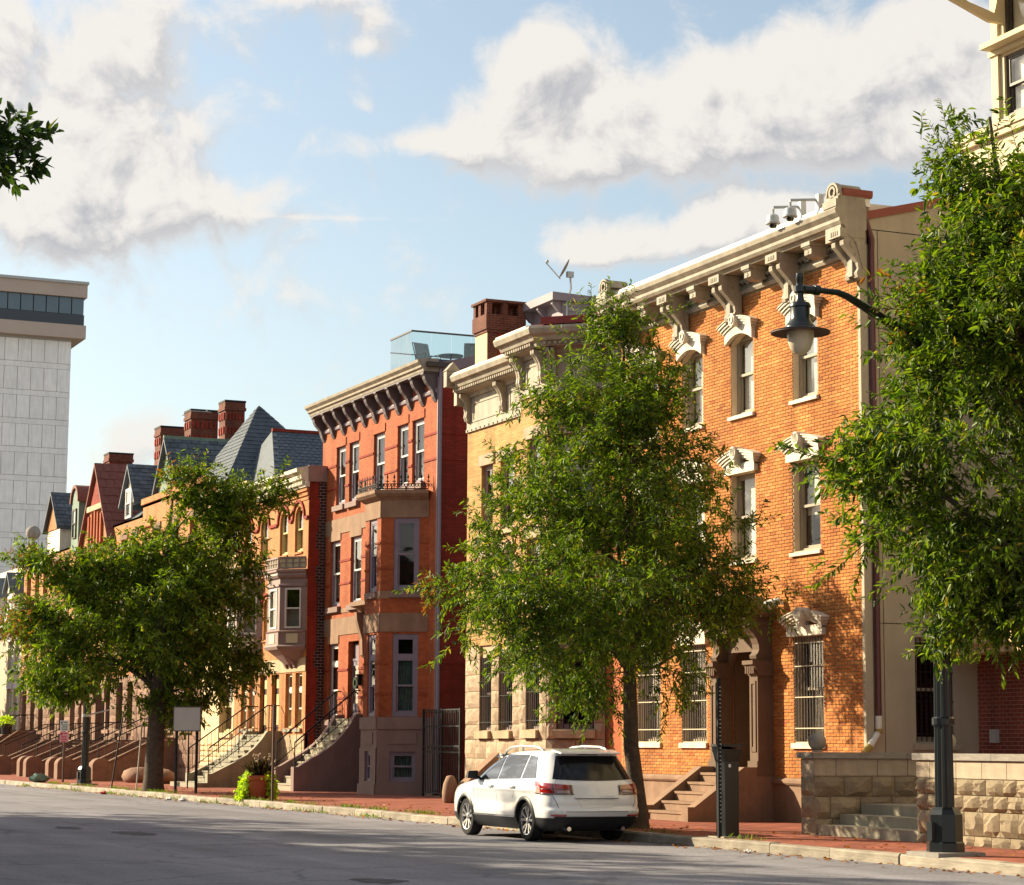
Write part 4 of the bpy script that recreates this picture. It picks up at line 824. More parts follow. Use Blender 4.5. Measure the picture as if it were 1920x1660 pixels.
for x in (-56.5, -55.6, -54.65): obj('eave_bracket', MB().prism(front(py0), [(0, pz - .3), (.1, pz - .28), (.28, pz - .08), (.28, pz), (0, pz)], x, x + .1), 'purple_trim', pt)
obj('rear_wall', MB().quad((px0, py0, 11.7), (px0, py1, 11.7), (px0, py1, pz), (px0, py0, pz)).quad((px0, py1, 11.7), (px1, py1, 11.7), (px1, py1, pz), (px0, py1, pz)), 'purple_trim', pt)
sd = thing('satellite_dish', 'satellite dish with feed arm on the corner of the lilac roof room', 'satellite dish', (-54.42, 25.75, 13.3)); bx, by, bz = -54.4, 25.72, 14.55
obj('mast', MB().tube([(-54.44, 25.7, 13.0), (-54.44, 25.7, 13.6), (-54.38, 25.8, 14.0), (-54.38, 25.78, 14.35)], .03, 6).box(-54.44, -54.32, 25.68, 25.86, 14.3, 14.46), 'grey_metal', sd)
mb = MB(); cdir = Vector((-.36, -.80, .48)).normalized(); ua = cdir.cross(Vector((0, 0, 1))).normalized(); ub = ua.cross(cdir); c0 = Vector((-54.42, 25.66, 14.52))
for i in range(6):
    r = .31 * i / 5 + .001
    for k in range(18): a = k * 2 * math.pi / 18; mb.v.append(tuple(c0 + ua * r * math.cos(a) * .85 + ub * r * math.sin(a) + cdir * (.5 * r * r)))
for i in range(5):
    for k in range(18): mb.f.append((i * 18 + k, i * 18 + (k + 1) % 18, (i + 1) * 18 + (k + 1) % 18, (i + 1) * 18 + k)); mb.m.append(0)
obj('reflector', mb, 'cream_trim', sd, smooth='all'); tip = c0 + cdir * .55 - ub * .1
obj('feed_arm', MB().tube([c0 - ub * .3, tip], .018, 6).tube([tip, tip + ub * .09], .04, 8), 'grey_metal', sd)
# stoop of the yellow house (mostly behind the car)
ys = thing('stoop', 'brown stone stair cheek with rough end stone between gate and car', 'stoop', (-52.2, 22.0, .15))
obj('side_wall', MB().plate(side(-52.6), [(21.9, .1), (22.85, .1), (22.85, 1.2), (22.8, 1.2), (21.9, .42)], -.18, .18), 'brownstone', ys)
obj('cap_stone', MB().hexa([(-52.82, 21.85, .4), (-52.38, 21.85, .4), (-52.38, 22.88, 1.26), (-52.82, 22.88, 1.26), (-52.82, 21.85, .55), (-52.38, 21.85, .55), (-52.38, 22.88, 1.42), (-52.82, 22.88, 1.42)]), 'brownstone', ys)
for i in range(5): obj('step', MB().box(-52.4, -51.3, 21.9 + i * .2, 22.88, .15 + i * .19, .34 + i * .19), 'brownstone', ys)
def boulder(cx, cy, rx, ry, h, seed, m, name, parent=None, label=None, cat=None, group=None):
    bm = bmesh.new(); bmesh.ops.create_icosphere(bm, subdivisions=2, radius=1); r = random.Random(seed); mb = MB()
    for v in bm.verts: k = r.uniform(.93, 1.06); q = max(abs(v.co.x), abs(v.co.y)) ; mb.v.append((cx + rx * v.co.x * k * 1.1, cy + ry * v.co.y * k * 1.1, .12 + max(0, (v.co.z * .62 + .42)) * h * (.95 + .1 * r.random())))
    mb.f = [tuple(v.index for v in f.verts) for f in bm.faces]; mb.m = [0] * len(mb.f); bm.free()
    o = obj(name, mb, m, parent, org=(cx, cy, .15), smooth='all')
    if label: tag(o, label, cat, group)
    return o
boulder(-52.9, 21.75, .19, .19, .72, 5, 'brownstone', 'end_stone', ys)
# ------------------------------------------------------------------ red brick house with two-storey bay
RD = thing('red_brick_townhouse', 'red brick house with purple window frames and two-storey bay', 'house', (-66, 24.5, .15))
YR = 24.5; fr_ = front(YR); rl, rr_ = -71.12, -60.8
W3 = [(-69.73, -68.84), (-68.47, -67.55), (-66.2, -65.2), (-64.1, -63.18), (-62.84, -61.87)]; W2 = [(-70.2, -69.2), (-68.2, -67.2)]
op = [(a, b, 9.41, 11.34) for a, b in W3] + [(a, b, 6.08, 8.24) for a, b in W2] + [(-70.2, -69.25, 2.42, 4.86), (-68.3, -67.3, 2.46, 4.88)]
obj('wall', MB().wall(fr_, rl, rr_, 2.4, 12.35, op, .2), 'brick_red', RD)
obj('room_shade_backing', MB().quad((rl, YR + .7, .1), (rr_ - .1, YR + .7, .1), (rr_ - .1, YR + .7, 12.3), (rl, YR + .7, 12.3)).quad((rl, YR + .02, 9.0), (rr_ - .1, YR + .02, 9.0), (rr_ - .1, YR + .7, 9.0), (rl, YR + .7, 9.0)).quad((rl, YR + .02, 5.5), (rr_ - .1, YR + .02, 5.5), (rr_ - .1, YR + .7, 5.5), (rl, YR + .7, 5.5)), 'room_shade', RD)
obj('stone_base', MB().fbox(fr_, rl, -64.1, -.1, .06, .1, 2.4).fbox(fr_, -61.4, rr_, -.1, .06, .1, 2.4), 'brown_paint', RD)
obj('lintel_band', MB().fbox(fr_, rl + .1, -64.0, -.02, .025, 8.45, 8.95).fbox(fr_, rl + .1, -64.0, -.02, .025, 5.12, 5.68).fbox(fr_, rl + .1, -67.1, -.02, .02, 5.84, 5.98), 'brownstone', RD)
for z in (10.72, 9.95, 7.5, 6.75, 3.95, 3.05):
    segs = [(rl, rr_)]
    for o in op:
        if o[2] < z < o[3]: segs = [x for p, q in segs for x in ((p, min(q, o[0])), (max(p, o[1]), q)) if x[1] - x[0] > .02]
    if z < 9: segs = [(p, min(q, -64.1)) for p, q in segs if p < -64.1]
    mb = MB()
    for p, q in segs: mb.fbox(fr_, p, q, 0, .025, z, z + .07)
    obj('string_course', mb, 'brick_maroon', RD)
def rwin(fr, a, b, z0, z1, **k):
    obj('lintel', MB().fbox(fr, a - .06, b + .06, .0, .03, z1, z1 + .26), k.pop('lm', 'brick_red'), RD)
    return window(RD, fr, a, b, z0, z1, 'purple_sash', .11, .08, sill=('brown_paint', .12, .2, .08), sash='white_sash', **k)
for i, (a, b) in enumerate(W3): rwin(fr_, a, b, 9.41, 11.34, blind='curtain_grey', blind_frac=.55 if i % 2 else .98)
for a, b in W2: rwin(fr_, a, b, 6.08, 8.24, blind='curtain_grey', blind_frac=.9, lm='brownstone')
rwin(fr_, -70.2, -69.25, 2.42, 4.86, transom=4.2, blind='curtain_teal', lm='brownstone')
dr = obj('door', MB().fbox(fr_, -68.3, -67.3, -.2, -.14, 2.46, 4.25), 'purple_sash', RD); obj('pane', MB().fbox(fr_, -68.12, -67.48, -.14, -.13, 2.9, 4.1), 'glass_dark', dr); obj('transom', MB().fbox(fr_, -68.3, -67.3, -.2, -.12, 4.25, 4.33).fbox(fr_, -68.2, -67.4, -.19, -.18, 4.33, 4.8), 'purple_sash', dr)
obj('wreath', MB().ring(fr_, -67.8, 3.55, .1, .19, 0, 6.283, -.13, -.06, 12), 'leaf_dark', dr); obj('porch_lamp', MB().fbox(fr_, -67.05, -66.93, .03, .15, 3.45, 3.75).fbox(fr_, -67.08, -66.9, 0, .18, 3.75, 3.8), 'black_iron', RD)
obj('door_bell', MB().fbox(fr_, -70.75, -70.66, 0, .03, 3.9, 4.05), 'black_iron', RD)
obj('door_hood', MB().prism(fr_, [(0, 5.72), (.12, 5.75), (.2, 5.86), (.45, 5.92), (.45, 6.05), (0, 6.1)], -67.0, -64.3).prism(fr_, [(0, 4.3), (.1, 4.4), (.12, 4.9), (.3, 5.5), (.32, 5.74), (0, 5.74)], -66.9, -66.7), 'brownstone', RD)
# cornice and brackets
obj('cornice', MB().prism(fr_, [(0, 12.55), (.48, 12.55), (.5, 12.62), (.56, 12.66), (.57, 12.72), (.66, 12.8), (.68, 12.88), (.5, 12.92), (0, 12.96)], rl - .05, rr_ + .05), 'cream_trim', RD)
obj('soffit', MB().fbox(fr_, rl, rr_, -.02, .05, 12.3, 12.55).fbox(fr_, rl, rr_, .05, .47, 12.5, 12.548), 'bracket_dark', RD)
obj('cornice_string', MB().prism(fr_, [(0, 11.93), (.06, 11.95), (.08, 12.02), (.05, 12.07), (0, 12.09)], rl, rr_), 'purple_trim', RD)
P = [(0, 12.53), (.46, 12.53), (.47, 12.47), (.42, 12.42), (.4, 12.33), (.34, 12.22), (.24, 12.12), (.17, 12.02), (.13, 11.9), (.11, 11.82), (.03, 11.68), (0, 11.68)]
for i in range(11):
    c = rl + .14 + i * (rr_ - rl - .28) / 10; obj('bracket', MB().prism(fr_, P, c - .1, c + .1), 'bracket_dark', RD)
# side wall facing the alley
fs = side(rr_)
obj('side_wall', MB().add([fs.p(YR, 0, .1), fs.p(38, 0, .1), fs.p(38, 0, 15), fs.p(26.2, 0, 13.0), fs.p(24.7, 0, 12.5), fs.p(YR, 0, 12.5)], [(0, 1, 2, 3, 4, 5)]), 'brick_maroon', RD)
obj('side_coping', MB().hexa([fs.p(24.6, .12, 12.55), fs.p(26.6, .12, 13.03), fs.p(26.6, -.3, 13.03), fs.p(24.6, -.3, 12.55), fs.p(24.6, .2, 12.85), fs.p(26.6, .2, 13.35), fs.p(26.6, -.3, 13.35), fs.p(24.6, -.3, 12.85)]).hexa([fs.p(24.6, 0.0, 12.42), fs.p(26.6, 0.0, 12.9), fs.p(26.6, .08, 12.9), fs.p(24.6, .08, 12.42), fs.p(24.6, 0, 12.54), fs.p(26.6, 0, 13.02), fs.p(26.6, .1, 13.02), fs.p(24.6, .1, 12.54)]), 'purple_trim', RD)
obj('gutter', MB().fbox(fs, 24.1, 24.95, .0, .22, 12.68, 12.82), 'dark_sash', RD)
for z in (10.72, 9.95, 7.5, 6.75, 3.95): obj('string_course', MB().fbox(fs, YR + .05, 30, 0, .02, z, z + .06), 'brick_maroon', RD)
obj('downspout', MB().tube([fs.p(YR + .06, .06, 12.7), fs.p(YR + .06, .06, .3)], .055, 8).fbox(fs, YR - .02, YR + .1, .0, .05, .2, 12.4), 'purple_trim', RD)
obj('roof', MB().hexa([(rl, YR, 12.3), (rr_ - .02, YR, 12.3), (rr_ - .02, 38, 12.3), (rl, 38, 12.3), (rl, YR, 12.95), (rr_ - .02, YR, 12.95), (rr_ - .02, 38, 12.9), (rl, 38, 12.9)]).quad((rl, YR, .1), (rl, 38, .1), (rl, 38, 12.4), (rl, YR, 12.4)), 'slate_blue', RD)
# bay
bp = [(-64.1, YR), (-63.42, 23.25), (-62.1, 23.25), (-61.4, YR)]
for e in range(3):
    f2 = Fr(bp[e], bp[e + 1]); l = f2.len
    a, b = (.33, l - .33) if e == 1 else (l * .27, l * .8)
    op2 = [(a, b, 6.11, 8.27), (a, b, 2.42, 4.84)]
    obj('bay_wall', MB().wall(f2, 0, l, 2.4, 8.8, op2, .16), 'brick_red', RD)
    obj('bay_band', MB().fbox(f2, .0, l, -.02, .03, 8.28, 8.8).fbox(f2, 0, l, -.02, .03, 4.9, 5.45).fbox(f2, 0, l, -.02, .02, 5.88, 6.1), 'brownstone', RD)
    for z in (7.5, 6.75, 3.95, 3.05):
        mb = MB()
        for q in range(2):
            p0, p1 = ((0, a), (b, l))[q]; k = int((p1 - p0) / .07)
            for i in range(max(1, k)): mb.fbox(f2, p0 + (i + .1) * (p1 - p0) / max(1, k), p0 + (i + .75) * (p1 - p0) / max(1, k), 0, .03, z, z + .06)
        obj('string_course', mb, 'brick_red', RD)
    window(RD, f2, a, b, 6.11, 8.27, 'purple_sash', .12, .04, sill=('brown_paint', .1, .2, .1), sash='purple_sash', blind='curtain_grey' if e == 1 else None, blind_frac=.4)
    window(RD, f2, a, b, 2.42, 4.84, 'purple_sash', .12, .04, sill=('brown_paint', .08, .12, .02), sash='purple_sash', transom=4.15, blind='curtain_teal')
    a2, b2 = (.42, l - .42) if e == 1 else (l * .25, l * .78)
    obj('bay_base', MB().wall(f2, -.03, l + .03, .1, 1.5, [(a2, b2, .53, 1.4)], .2, t=.09).fbox(f2, -.02, l + .02, -.1, .06, 1.5, 2.05).fbox(f2, -.03, l + .03, -.1, .10, 2.05, 2.4).fbox(f2, -.05, l + .05, .09, .14, .1, .45).fbox(f2, .3, l - .3, .06, .085, 1.62, 1.95), 'brown_paint', RD)
    window(RD, f2, a2, b2, .53, 1.4, 'purple_sash', .08, -.02, sash='purple_sash', blind='curtain_teal')
    obj('room_shade_backing', MB().quad(f2.p(.1, -.6, .2), f2.p(l - .1, -.6, .2), f2.p(l - .1, -.6, 8.8), f2.p(.1, -.6, 8.8)), 'room_shade', RD)
obj('bay_cornice', MB().sweep(bp, [(-.3, 8.8), (.05, 8.8), (.12, 8.86), (.2, 8.9), (.28, 8.98), (.28, 9.08), (-.3, 9.1)]).add([(p[0], p[1], 9.085) for p in bp], [(0, 1, 2, 3)]), 'brownstone', RD)
cr = obj('cresting', MB().sweep([Vector(p) for p in bp], [(.2, 9.1), (.23, 9.1), (.23, 9.13), (.2, 9.13)]).sweep([Vector(p) for p in bp], [(.2, 9.25), (.23, 9.25), (.23, 9.27), (.2, 9.27)]), 'black_iron', RD)
cm = mesh_of('finial_mesh', MB().box(-.01, .01, -.01, .01, 0, .36).box(-.05, .05, -.008, .008, .2, .23).ring(Fr((0, 0), (1, 0)), -.06, .1, .03, .05, 0, 6.283, -.008, .008, 8).ring(Fr((0, 0), (1, 0)), .06, .1, .03, .05, 0, 6.283, -.008, .008, 8).plate(Fr((0, 0), (1, 0)), [(-.03, .33), (0, .28), (.03, .33), (0, .44)], -.008, .008), 'black_iron', (0, 0, 0))
for e in range(3):
    f2 = Fr(bp[e], bp[e + 1]); n = max(3, int(f2.len / .2))
    for i in range(n + 1): inst('finial', cm, cr, f2.p(f2.len * i / n, .215, 9.12), (1, 1, 1), math.atan2(f2.d.y, f2.d.x))
stoop('stoop', 'brown painted steps with iron handrails at the purple door', -67.9, 2.1, 22.3, YR, 2.42, 10, .215, 'brown_paint', cheek=.28, zlow=.75, curved=True, pick=.22, mstep='concrete', railz=.75)
# iron gate in the alley
G = thing('iron_gate', 'tall black iron alley gate between the red and yellow houses', 'gate', (-58.7, 23.9, .15)); gx0, gx1, gy = -60.15, -57.42, 23.9
mb = MB()
for x in (gx0, -58.75, gx1): mb.box(x - .03, x + .03, gy - .03, gy + .03, .15, 2.62)
for z in (.25, 1.38, 1.55, 2.1, 2.56): mb.box(gx0, gx1, gy - .015, gy + .015, z, z + .04)
obj('frame', mb, 'black_iron', G)
for i in range(21): vbar('bar', 'black_iron', G, gx0 + (gx1 - gx0) * (i + .5) / 21, gy, .25, 2.58, .018)
for i in range(10):
    c = gx0 + .13 + i * (gx1 - gx0) / 10; obj('scroll', MB().ring(front(gy), c, 2.48, .05, .065, 0, math.pi, -.01, .01, 8).ring(front(gy), c, 1.48, .05, .065, 0, math.pi, -.01, .01, 8), 'black_iron', G)
# roof deck: glass balustrade and chairs
dk = thing('roof_deck', 'glass-sided deck on the roof of the red brick house', 'roof deck', (-65.7, 26.5, 12.9)); a, b, c, d = -66.65, -64.8, 25.2, 27.9
obj('platform', MB().box(a - .05, b + .05, c - .05, d + 1.5, 12.85, 13.25), 'dark_sash', dk)
for i in range(2): obj('glass_panel', MB().box(a + (b - a) * i / 2 + .01, a + (b - a) * (i + 1) / 2 - .01, c, c + .015, 13.25, 14.5), 'glass_deck', dk)
for i in range(4): obj('glass_panel', MB().box(b, b + .015, c + (d - c) * i / 4 + .01, c + (d - c) * (i + 1) / 4 - .01, 13.25, 14.5), 'glass_deck', dk)
obj('handrail', MB().box(a - .02, b + .03, c - .02, c + .03, 14.5, 14.55).box(b - .02, b + .03, c + .03, d, 14.5, 14.55).box(a - .05, a, c, d, 14.1, 14.13), 'dark_sash', dk)
def deck_chair(x, y, rz, lab):
    t = thing('deck_chair', lab, 'chair', (x, y, 13.25), 'chairs on the roof deck'); t.rotation_euler = (0, 0, rz)
    def pb(name, mb, m): o = bpy.data.objects.new(name, mesh_of(name, mb, m, (0, 0, 0))); C.objects.link(o); o.parent = t
    pb('backrest', MB().prism(Fr((0, 0), (1, 0)), [(-.2, .42), (-.17, .42), (-.36, 1.02), (-.42, 1.06), (-.44, 1.04), (-.38, 1.0)], -.27, .27), 'curtain_grey'); pb('seat', MB().box(-.27, .27, -.32, .2, .38, .42), 'curtain_grey')
    for sx in (-.29, .29): pb('arm_frame', MB().tube([(sx, .28, 0), (sx, .22, .62), (sx, -.3, .62), (sx, -.3, 0)], .018, 6).tube([(sx, .2, .4), (sx, .44, 1.05)], .018, 6), 'dark_sash')
deck_chair(-65.2, 25.9, 1.8, 'grey sling chair on the roof deck at the front glass corner'); deck_chair(-65.3, 27.5, -1.9, 'tan sling chair at the far end of the roof deck')
tag(obj('deck_table', MB().lathe((-65.2, 26.7, 13.25), [(.2, 0), (.03, .02), (.03, .6), (.4, .62), (.4, .66)], 18), 'dark_sash', org=(-65.2, 26.7, 13.25)), 'round dark table between the chairs on the roof deck', 'table')

# ------------------------------------------------------------------ twin house with oriels
T = thing('oriel_townhouse', 'orange brick twin house with arched windows and two mauve oriels', 'house', (-74.7, 23.9, .15))
YT = 23.9; ft = front(YT); tl, tr_ = -78.75, -70.72
A3 = [(-77.85, -77.0), (-75.97, -75.11), (-73.78, -72.9), (-72.14, -71.29)]; A2 = [(-75.45, -74.95), (-74.65, -74.15)]
GW = [(-77.9, -77.25), (-76.95, -76.3), (-72.85, -72.15), (-71.8, -71.1)]; GD = [(-75.7, -74.9), (-74.35, -73.55)]
op = [(a, b, 8.02, 9.55) for a, b in A3] + [(a, b, 5.2, 6.6) for a, b in A2] + [(a, b, 2.14, 3.96) for a, b in GW] + [(a, b, 1.95, 3.96) for a, b in GD]
mb = MB().wall(ft, tl, tr_, 1.9, 10.3, op, .16)
for a, b in A3: mb.spandrel(ft, a, b, 9.55 - (b - a) / 2, 9.55, .16)
for a, b in A2: mb.spandrel(ft, a, b, 6.6 - (b - a) / 2, 6.6, .16)
obj('wall', mb, 'brick_warm', T)
mb = MB(); ms = MB()
for a, b in A3 + A2:
    z = (9.55 if (a, b) in A3 else 6.6) - (b - a) / 2; c = (a + b) / 2; r = (b - a) / 2; mb.ring(ft, c, z, r + .14, r + .23, 0, math.pi, 0, .06, 16)
obj('arch_moulding', mb, 'brick_maroon', T)
xs = [tl] + [v for a, b in A3 for v in (a - .23, b + .23)] + [tr_]
for i in range(0, len(xs), 2): ms.fbox(ft, xs[i], xs[i + 1], 0, .07, 9.06, 9.16)
for p, q in ((-75.9, -75.68), (-74.72, -74.88)): ms.fbox(ft, min(p, q), max(p, q), 0, .06, 6.3, 6.4)
obj('string_course', ms, 'brick_maroon', T)
obj('room_shade_backing', MB().quad((tl, YT + .6, .1), (tr_ - .1, YT + .6, .1), (tr_ - .1, YT + .6, 10.2), (tl, YT + .6, 10.2)), 'room_shade', T)
for a, b in A3: window(T, ft, a, b, 8.02, 9.55, 'oak_cream', .07, .08, blind='cream_panel', sill=('brick_warm', .05, .08, .03))
for a, b in A2: window(T, ft, a, b, 5.2, 6.6, 'oak_cream', .05, .08, blind='cream_panel', sill=('brick_warm', .05, .08, .03))
for a, b in GW: window(T, ft, a, b, 2.14, 3.96, 'oak_cream', .06, .1, transom=3.4, blind='curtain_grey', sill=('stoop_concrete', .08, .14, .05), sash='white_sash')
for a, b in GD:
    d_ = obj('door', MB().fbox(ft, a, b, -.22, -.14, 1.95, 3.96), 'door_brown', T); obj('door_panel', MB().fbox(ft, a + .18, b - .18, -.14, -.12, 2.25, 3.3).fbox(ft, a + .18, b - .18, -.14, -.12, 3.5, 3.8), 'oak_cream', d_)
obj('ground_band', MB().fbox(ft, tl, tr_, -.02, .03, 4.0, 4.45), 'sandstone_smooth', T)
bs = obj('stone_base', MB().fbox(ft, tl, tr_, -.1, -.02, .1, 1.92), 'tower_joint', T)
for i in range(6):
    for j in range(4): flat_block('ashlar', 'sandstone_smooth', bs, ft, tl + 1.338 * i, tl + 1.338 * (i + 1), -.02, .05, .15 + .44 * j, .15 + .44 * (j + 1), .012)
for i, z in enumerate((9.7, 9.85, 10.0)): obj('corbel_course', MB().fbox(ft, tl, tr_ + .02, 0, .03 + .03 * i, z, z + .09), 'brick_warm', T)
obj('cornice', MB().prism(ft, [(0, 10.12), (.14, 10.12), (.14, 10.32), (.3, 10.38), (.32, 10.5), (.46, 10.6), (.48, 10.72), (0, 10.84)], tl, tr_ + .06), 'white_stone', T)
mb = MB()
for i in range(50): mb.fbox(ft, tl + .05 + i * .16, tl + .13 + i * .16, .14, .24, 10.2, 10.31)
obj('dentils', mb, 'white_stone', T, stuff=True)
fs = side(tr_); obj('side_wall', MB().quad(fs.p(YT, 0, .1), fs.p(36, 0, .1), fs.p(36, 0, 10.3), fs.p(YT, 0, 10.3)), 'brick_maroon', T)
mb = MB(); z = .2
while z < 10.1: mb.fbox(fs, YT + .34 + rnd.choice((0, .0, .05, -.06)), YT + .75, 0, .03, z, z + .56); z += .56
obj('patched_bricks', mb, 'brick_patch', T)
obj('cornice_return', MB().fbox(fs, YT - .05, YT + .7, 0, .1, 10.3, 10.84), 'mauve_wood', T)
obj('roof', MB().hexa([(tl, YT, 10.3), (tr_, YT, 10.3), (tr_, 36, 10.3), (tl, 36, 10.3), (tl, YT, 10.75), (tr_, YT, 10.75), (tr_, 36, 10.6), (tl, 36, 10.6)]), 'slate_blue', T)
for c, lab in ((-72.15, 'mauve oriel nearest the red house'), (-77.0, 'mauve oriel half hidden by the tree')):
    pp = [(c - 1.35, YT), (c - .65, YT - .7), (c + .65, YT - .7), (c + 1.35, YT)]
    orl = obj('oriel', MB().sweep(pp, [(-.05, 7.1), (.06, 7.1), (.12, 7.18), (.1, 7.25), (.16, 7.3), (.16, 7.36), (-.05, 7.4)]), 'mauve_wood', T, label=lab)
    obj('oriel_base', MB().sweep(pp, [(-.05, 4.72), (.05, 4.72), (.1, 4.82), (.04, 4.88), (.04, 5.28), (.08, 5.32), (-.05, 5.36)]), 'mauve_wood', orl); obj('oriel_moulding', MB().sweep(pp, [(-.05, 6.82), (.05, 6.82), (.05, 6.88), (-.05, 6.92)]), 'mauve_wood', orl)
    obj('oriel_roof', MB().add([(p[0], p[1], 7.385) for p in pp], [(0, 1, 2, 3)]), 'mauve_wood', orl)
    mb = MB(); n = len(pp)
    low = [(c + (x - c) * .35, YT - (YT - y) * .3, 4.25) for x, y in pp]; hi = [(x, y, 4.74) for x, y in pp]; mb.add(low + hi, [(i, i + 1, n + i + 1, n + i) for i in range(3)] + [(0, 1, 2, 3)]); obj('corbel', mb, 'mauve_wood', orl)
    for k in (-.45, 0, .45): obj('bracket', MB().prism(ft, [(0, 4.1), (.1, 4.15), (.2, 4.35), (.42, 4.5), (.45, 4.62), (0, 4.62)], c + k - .08, c + k + .08), 'mauve_wood', orl)
    for e in range(3):
        f2 = Fr(pp[e], pp[e + 1]); l = f2.len; a, b = l * .2, l * .8
        obj('oriel_wall', MB().wall(f2, 0, l, 5.3, 7.12, [(a, b, 5.42, 6.76)], .06), 'mauve_wood', orl)
        fm_ = MB().fbox(f2, a, a + .05, -.07, .02, 5.42, 6.76).fbox(f2, b - .05, b, -.07, .02, 5.42, 6.76).fbox(f2, a, b, -.07, .019, 6.7, 6.76).fbox(f2, a, b, -.07, .019, 5.42, 5.48).fbox(f2, a, b, -.07, .018, 6.06, 6.11); obj('sash', fm_, 'white_sash', orl)
        obj('pane', MB().fbox(f2, a + .05, b - .05, -.05, -.045, 5.48, 6.06).fbox(f2, a + .05, b - .05, -.04, -.035, 6.11, 6.7), 'glass', orl); obj('curtain', MB().fbox(f2, a, b, -.16, -.15, 5.42, 6.1), 'curtain_grey', orl); obj('oriel_shade_backing', MB().fbox(f2, a - .1, b + .1, -.32, -.31, 5.3, 6.9), 'room_shade', orl)  # last sheet is a dark backing, coloured as the shade inside the oriel
        obj('panel', MB().fbox(f2, l * .28, l * .72, .04, .055, 4.93, 5.24), 'cream_panel', orl)
        bal = MB().fbox(f2, 0, l, .06, .1, 7.74, 7.8).fbox(f2, 0, l, .06, .1, 7.4, 7.45).fbox(f2, 0, l, .07, .09, 7.58, 7.61); nn = max(3, int(l / .24))
        for i in range(nn + 1): bal.fbox(f2, l * i / nn - .02, l * i / nn + .02, .065, .095, 7.45, 7.74)
        obj('balustrade', bal, 'mauve_wood', orl); obj('balustrade_panel', MB().fbox(f2, .02, l - .02, .03, .05, 7.42, 7.76), 'cream_panel', orl)
stoop('stoop', 'grey concrete steps with two ornate iron railings below the oriels', -74.55, 2.7, 21.4, YT, 1.92, 10, .22, 'stoop_concrete', cheek=.3, zlow=.45, curved=True, pick=.13)
tag(obj('door_step', MB().box(-76.2, -73.0, 20.9, 21.34, .1, .30), 'stoop_concrete', org=(-74.5, 21.1, .15)), 'low concrete block at the foot of the iron-railed steps', 'step')
# ------------------------------------------------------------------ houses farther down the row
def slates(root_part, mk, rows, cols, P00, P10, P11, P01, name='slate'):
    """rows of thin overlapping slates on a roof quad (corner points bottom-left, bottom-right, top-right, top-left)"""
    A, B, D_, E_ = (Vector(p) for p in (P00, P10, P11, P01)); nrm = (B - A).cross(E_ - A).normalized(); mb = MB()
    at = lambda u, v: (A.lerp(B, u)).lerp(E_.lerp(D_, u), v)
    for j in range(rows):
        for i in range(-1, cols):
            u0 = (i + (.5 if j % 2 else 0)) / cols; u1 = u0 + 1 / cols - .004; u0, u1 = max(0, u0), min(1, u1)
            if u1 - u0 < .01: continue
            v0, v1 = j / rows, min(1, (j + 1.1) / rows); k = rnd.uniform(.02, .035)
            q = [at(u0, v0) + nrm * k, at(u1, v0) + nrm * k, at(u1, v1) + nrm * .004, at(u0, v1) + nrm * .004]
            mb.add(q + [at(u0, v0), at(u1, v0)], [(0, 1, 2, 3), (0, 4, 5, 1)])
    return obj(name, mb, mk, root_part, stuff=True, recalc=False)
def chimney(root, x0, x1, y0, y1, z0, z1, m='brick_brown'):
    c = obj('chimney', MB().box(x0, x1, y0, y1, z0, z1 - .35).box(x0 - .05, x1 + .05, y0 - .05, y1 + .05, z1 - .35, z1 - .22).box(x0 - .02, x1 + .02, y0 - .02, y1 + .02, z1 - .22, z1), m, root)
    mb = MB(); n = 6
    for zz0 in (z1 - .75, z1 - 1.35):
        if zz0 < z0 + .1: continue
        for i in range(n): mb.box(x1, x1 + .05, y0 + (y1 - y0) * (i + .2) / n, y0 + (y1 - y0) * (i + .65) / n, zz0, zz0 + .3)
        for i in range(3): mb.box(x0 + (x1 - x0) * (i + .2) / 3, x0 + (x1 - x0) * (i + .7) / 3, y0 - .05, y0, zz0, zz0 + .3)
    if mb.v: obj('chimney_ribs', mb, 'brick_maroon', c)
    obj('chimney_cap', MB().box(x0 - .04, x1 + .04, y0 - .04, y1 + .04, z1, z1 + .08), 'black_iron', c); return c
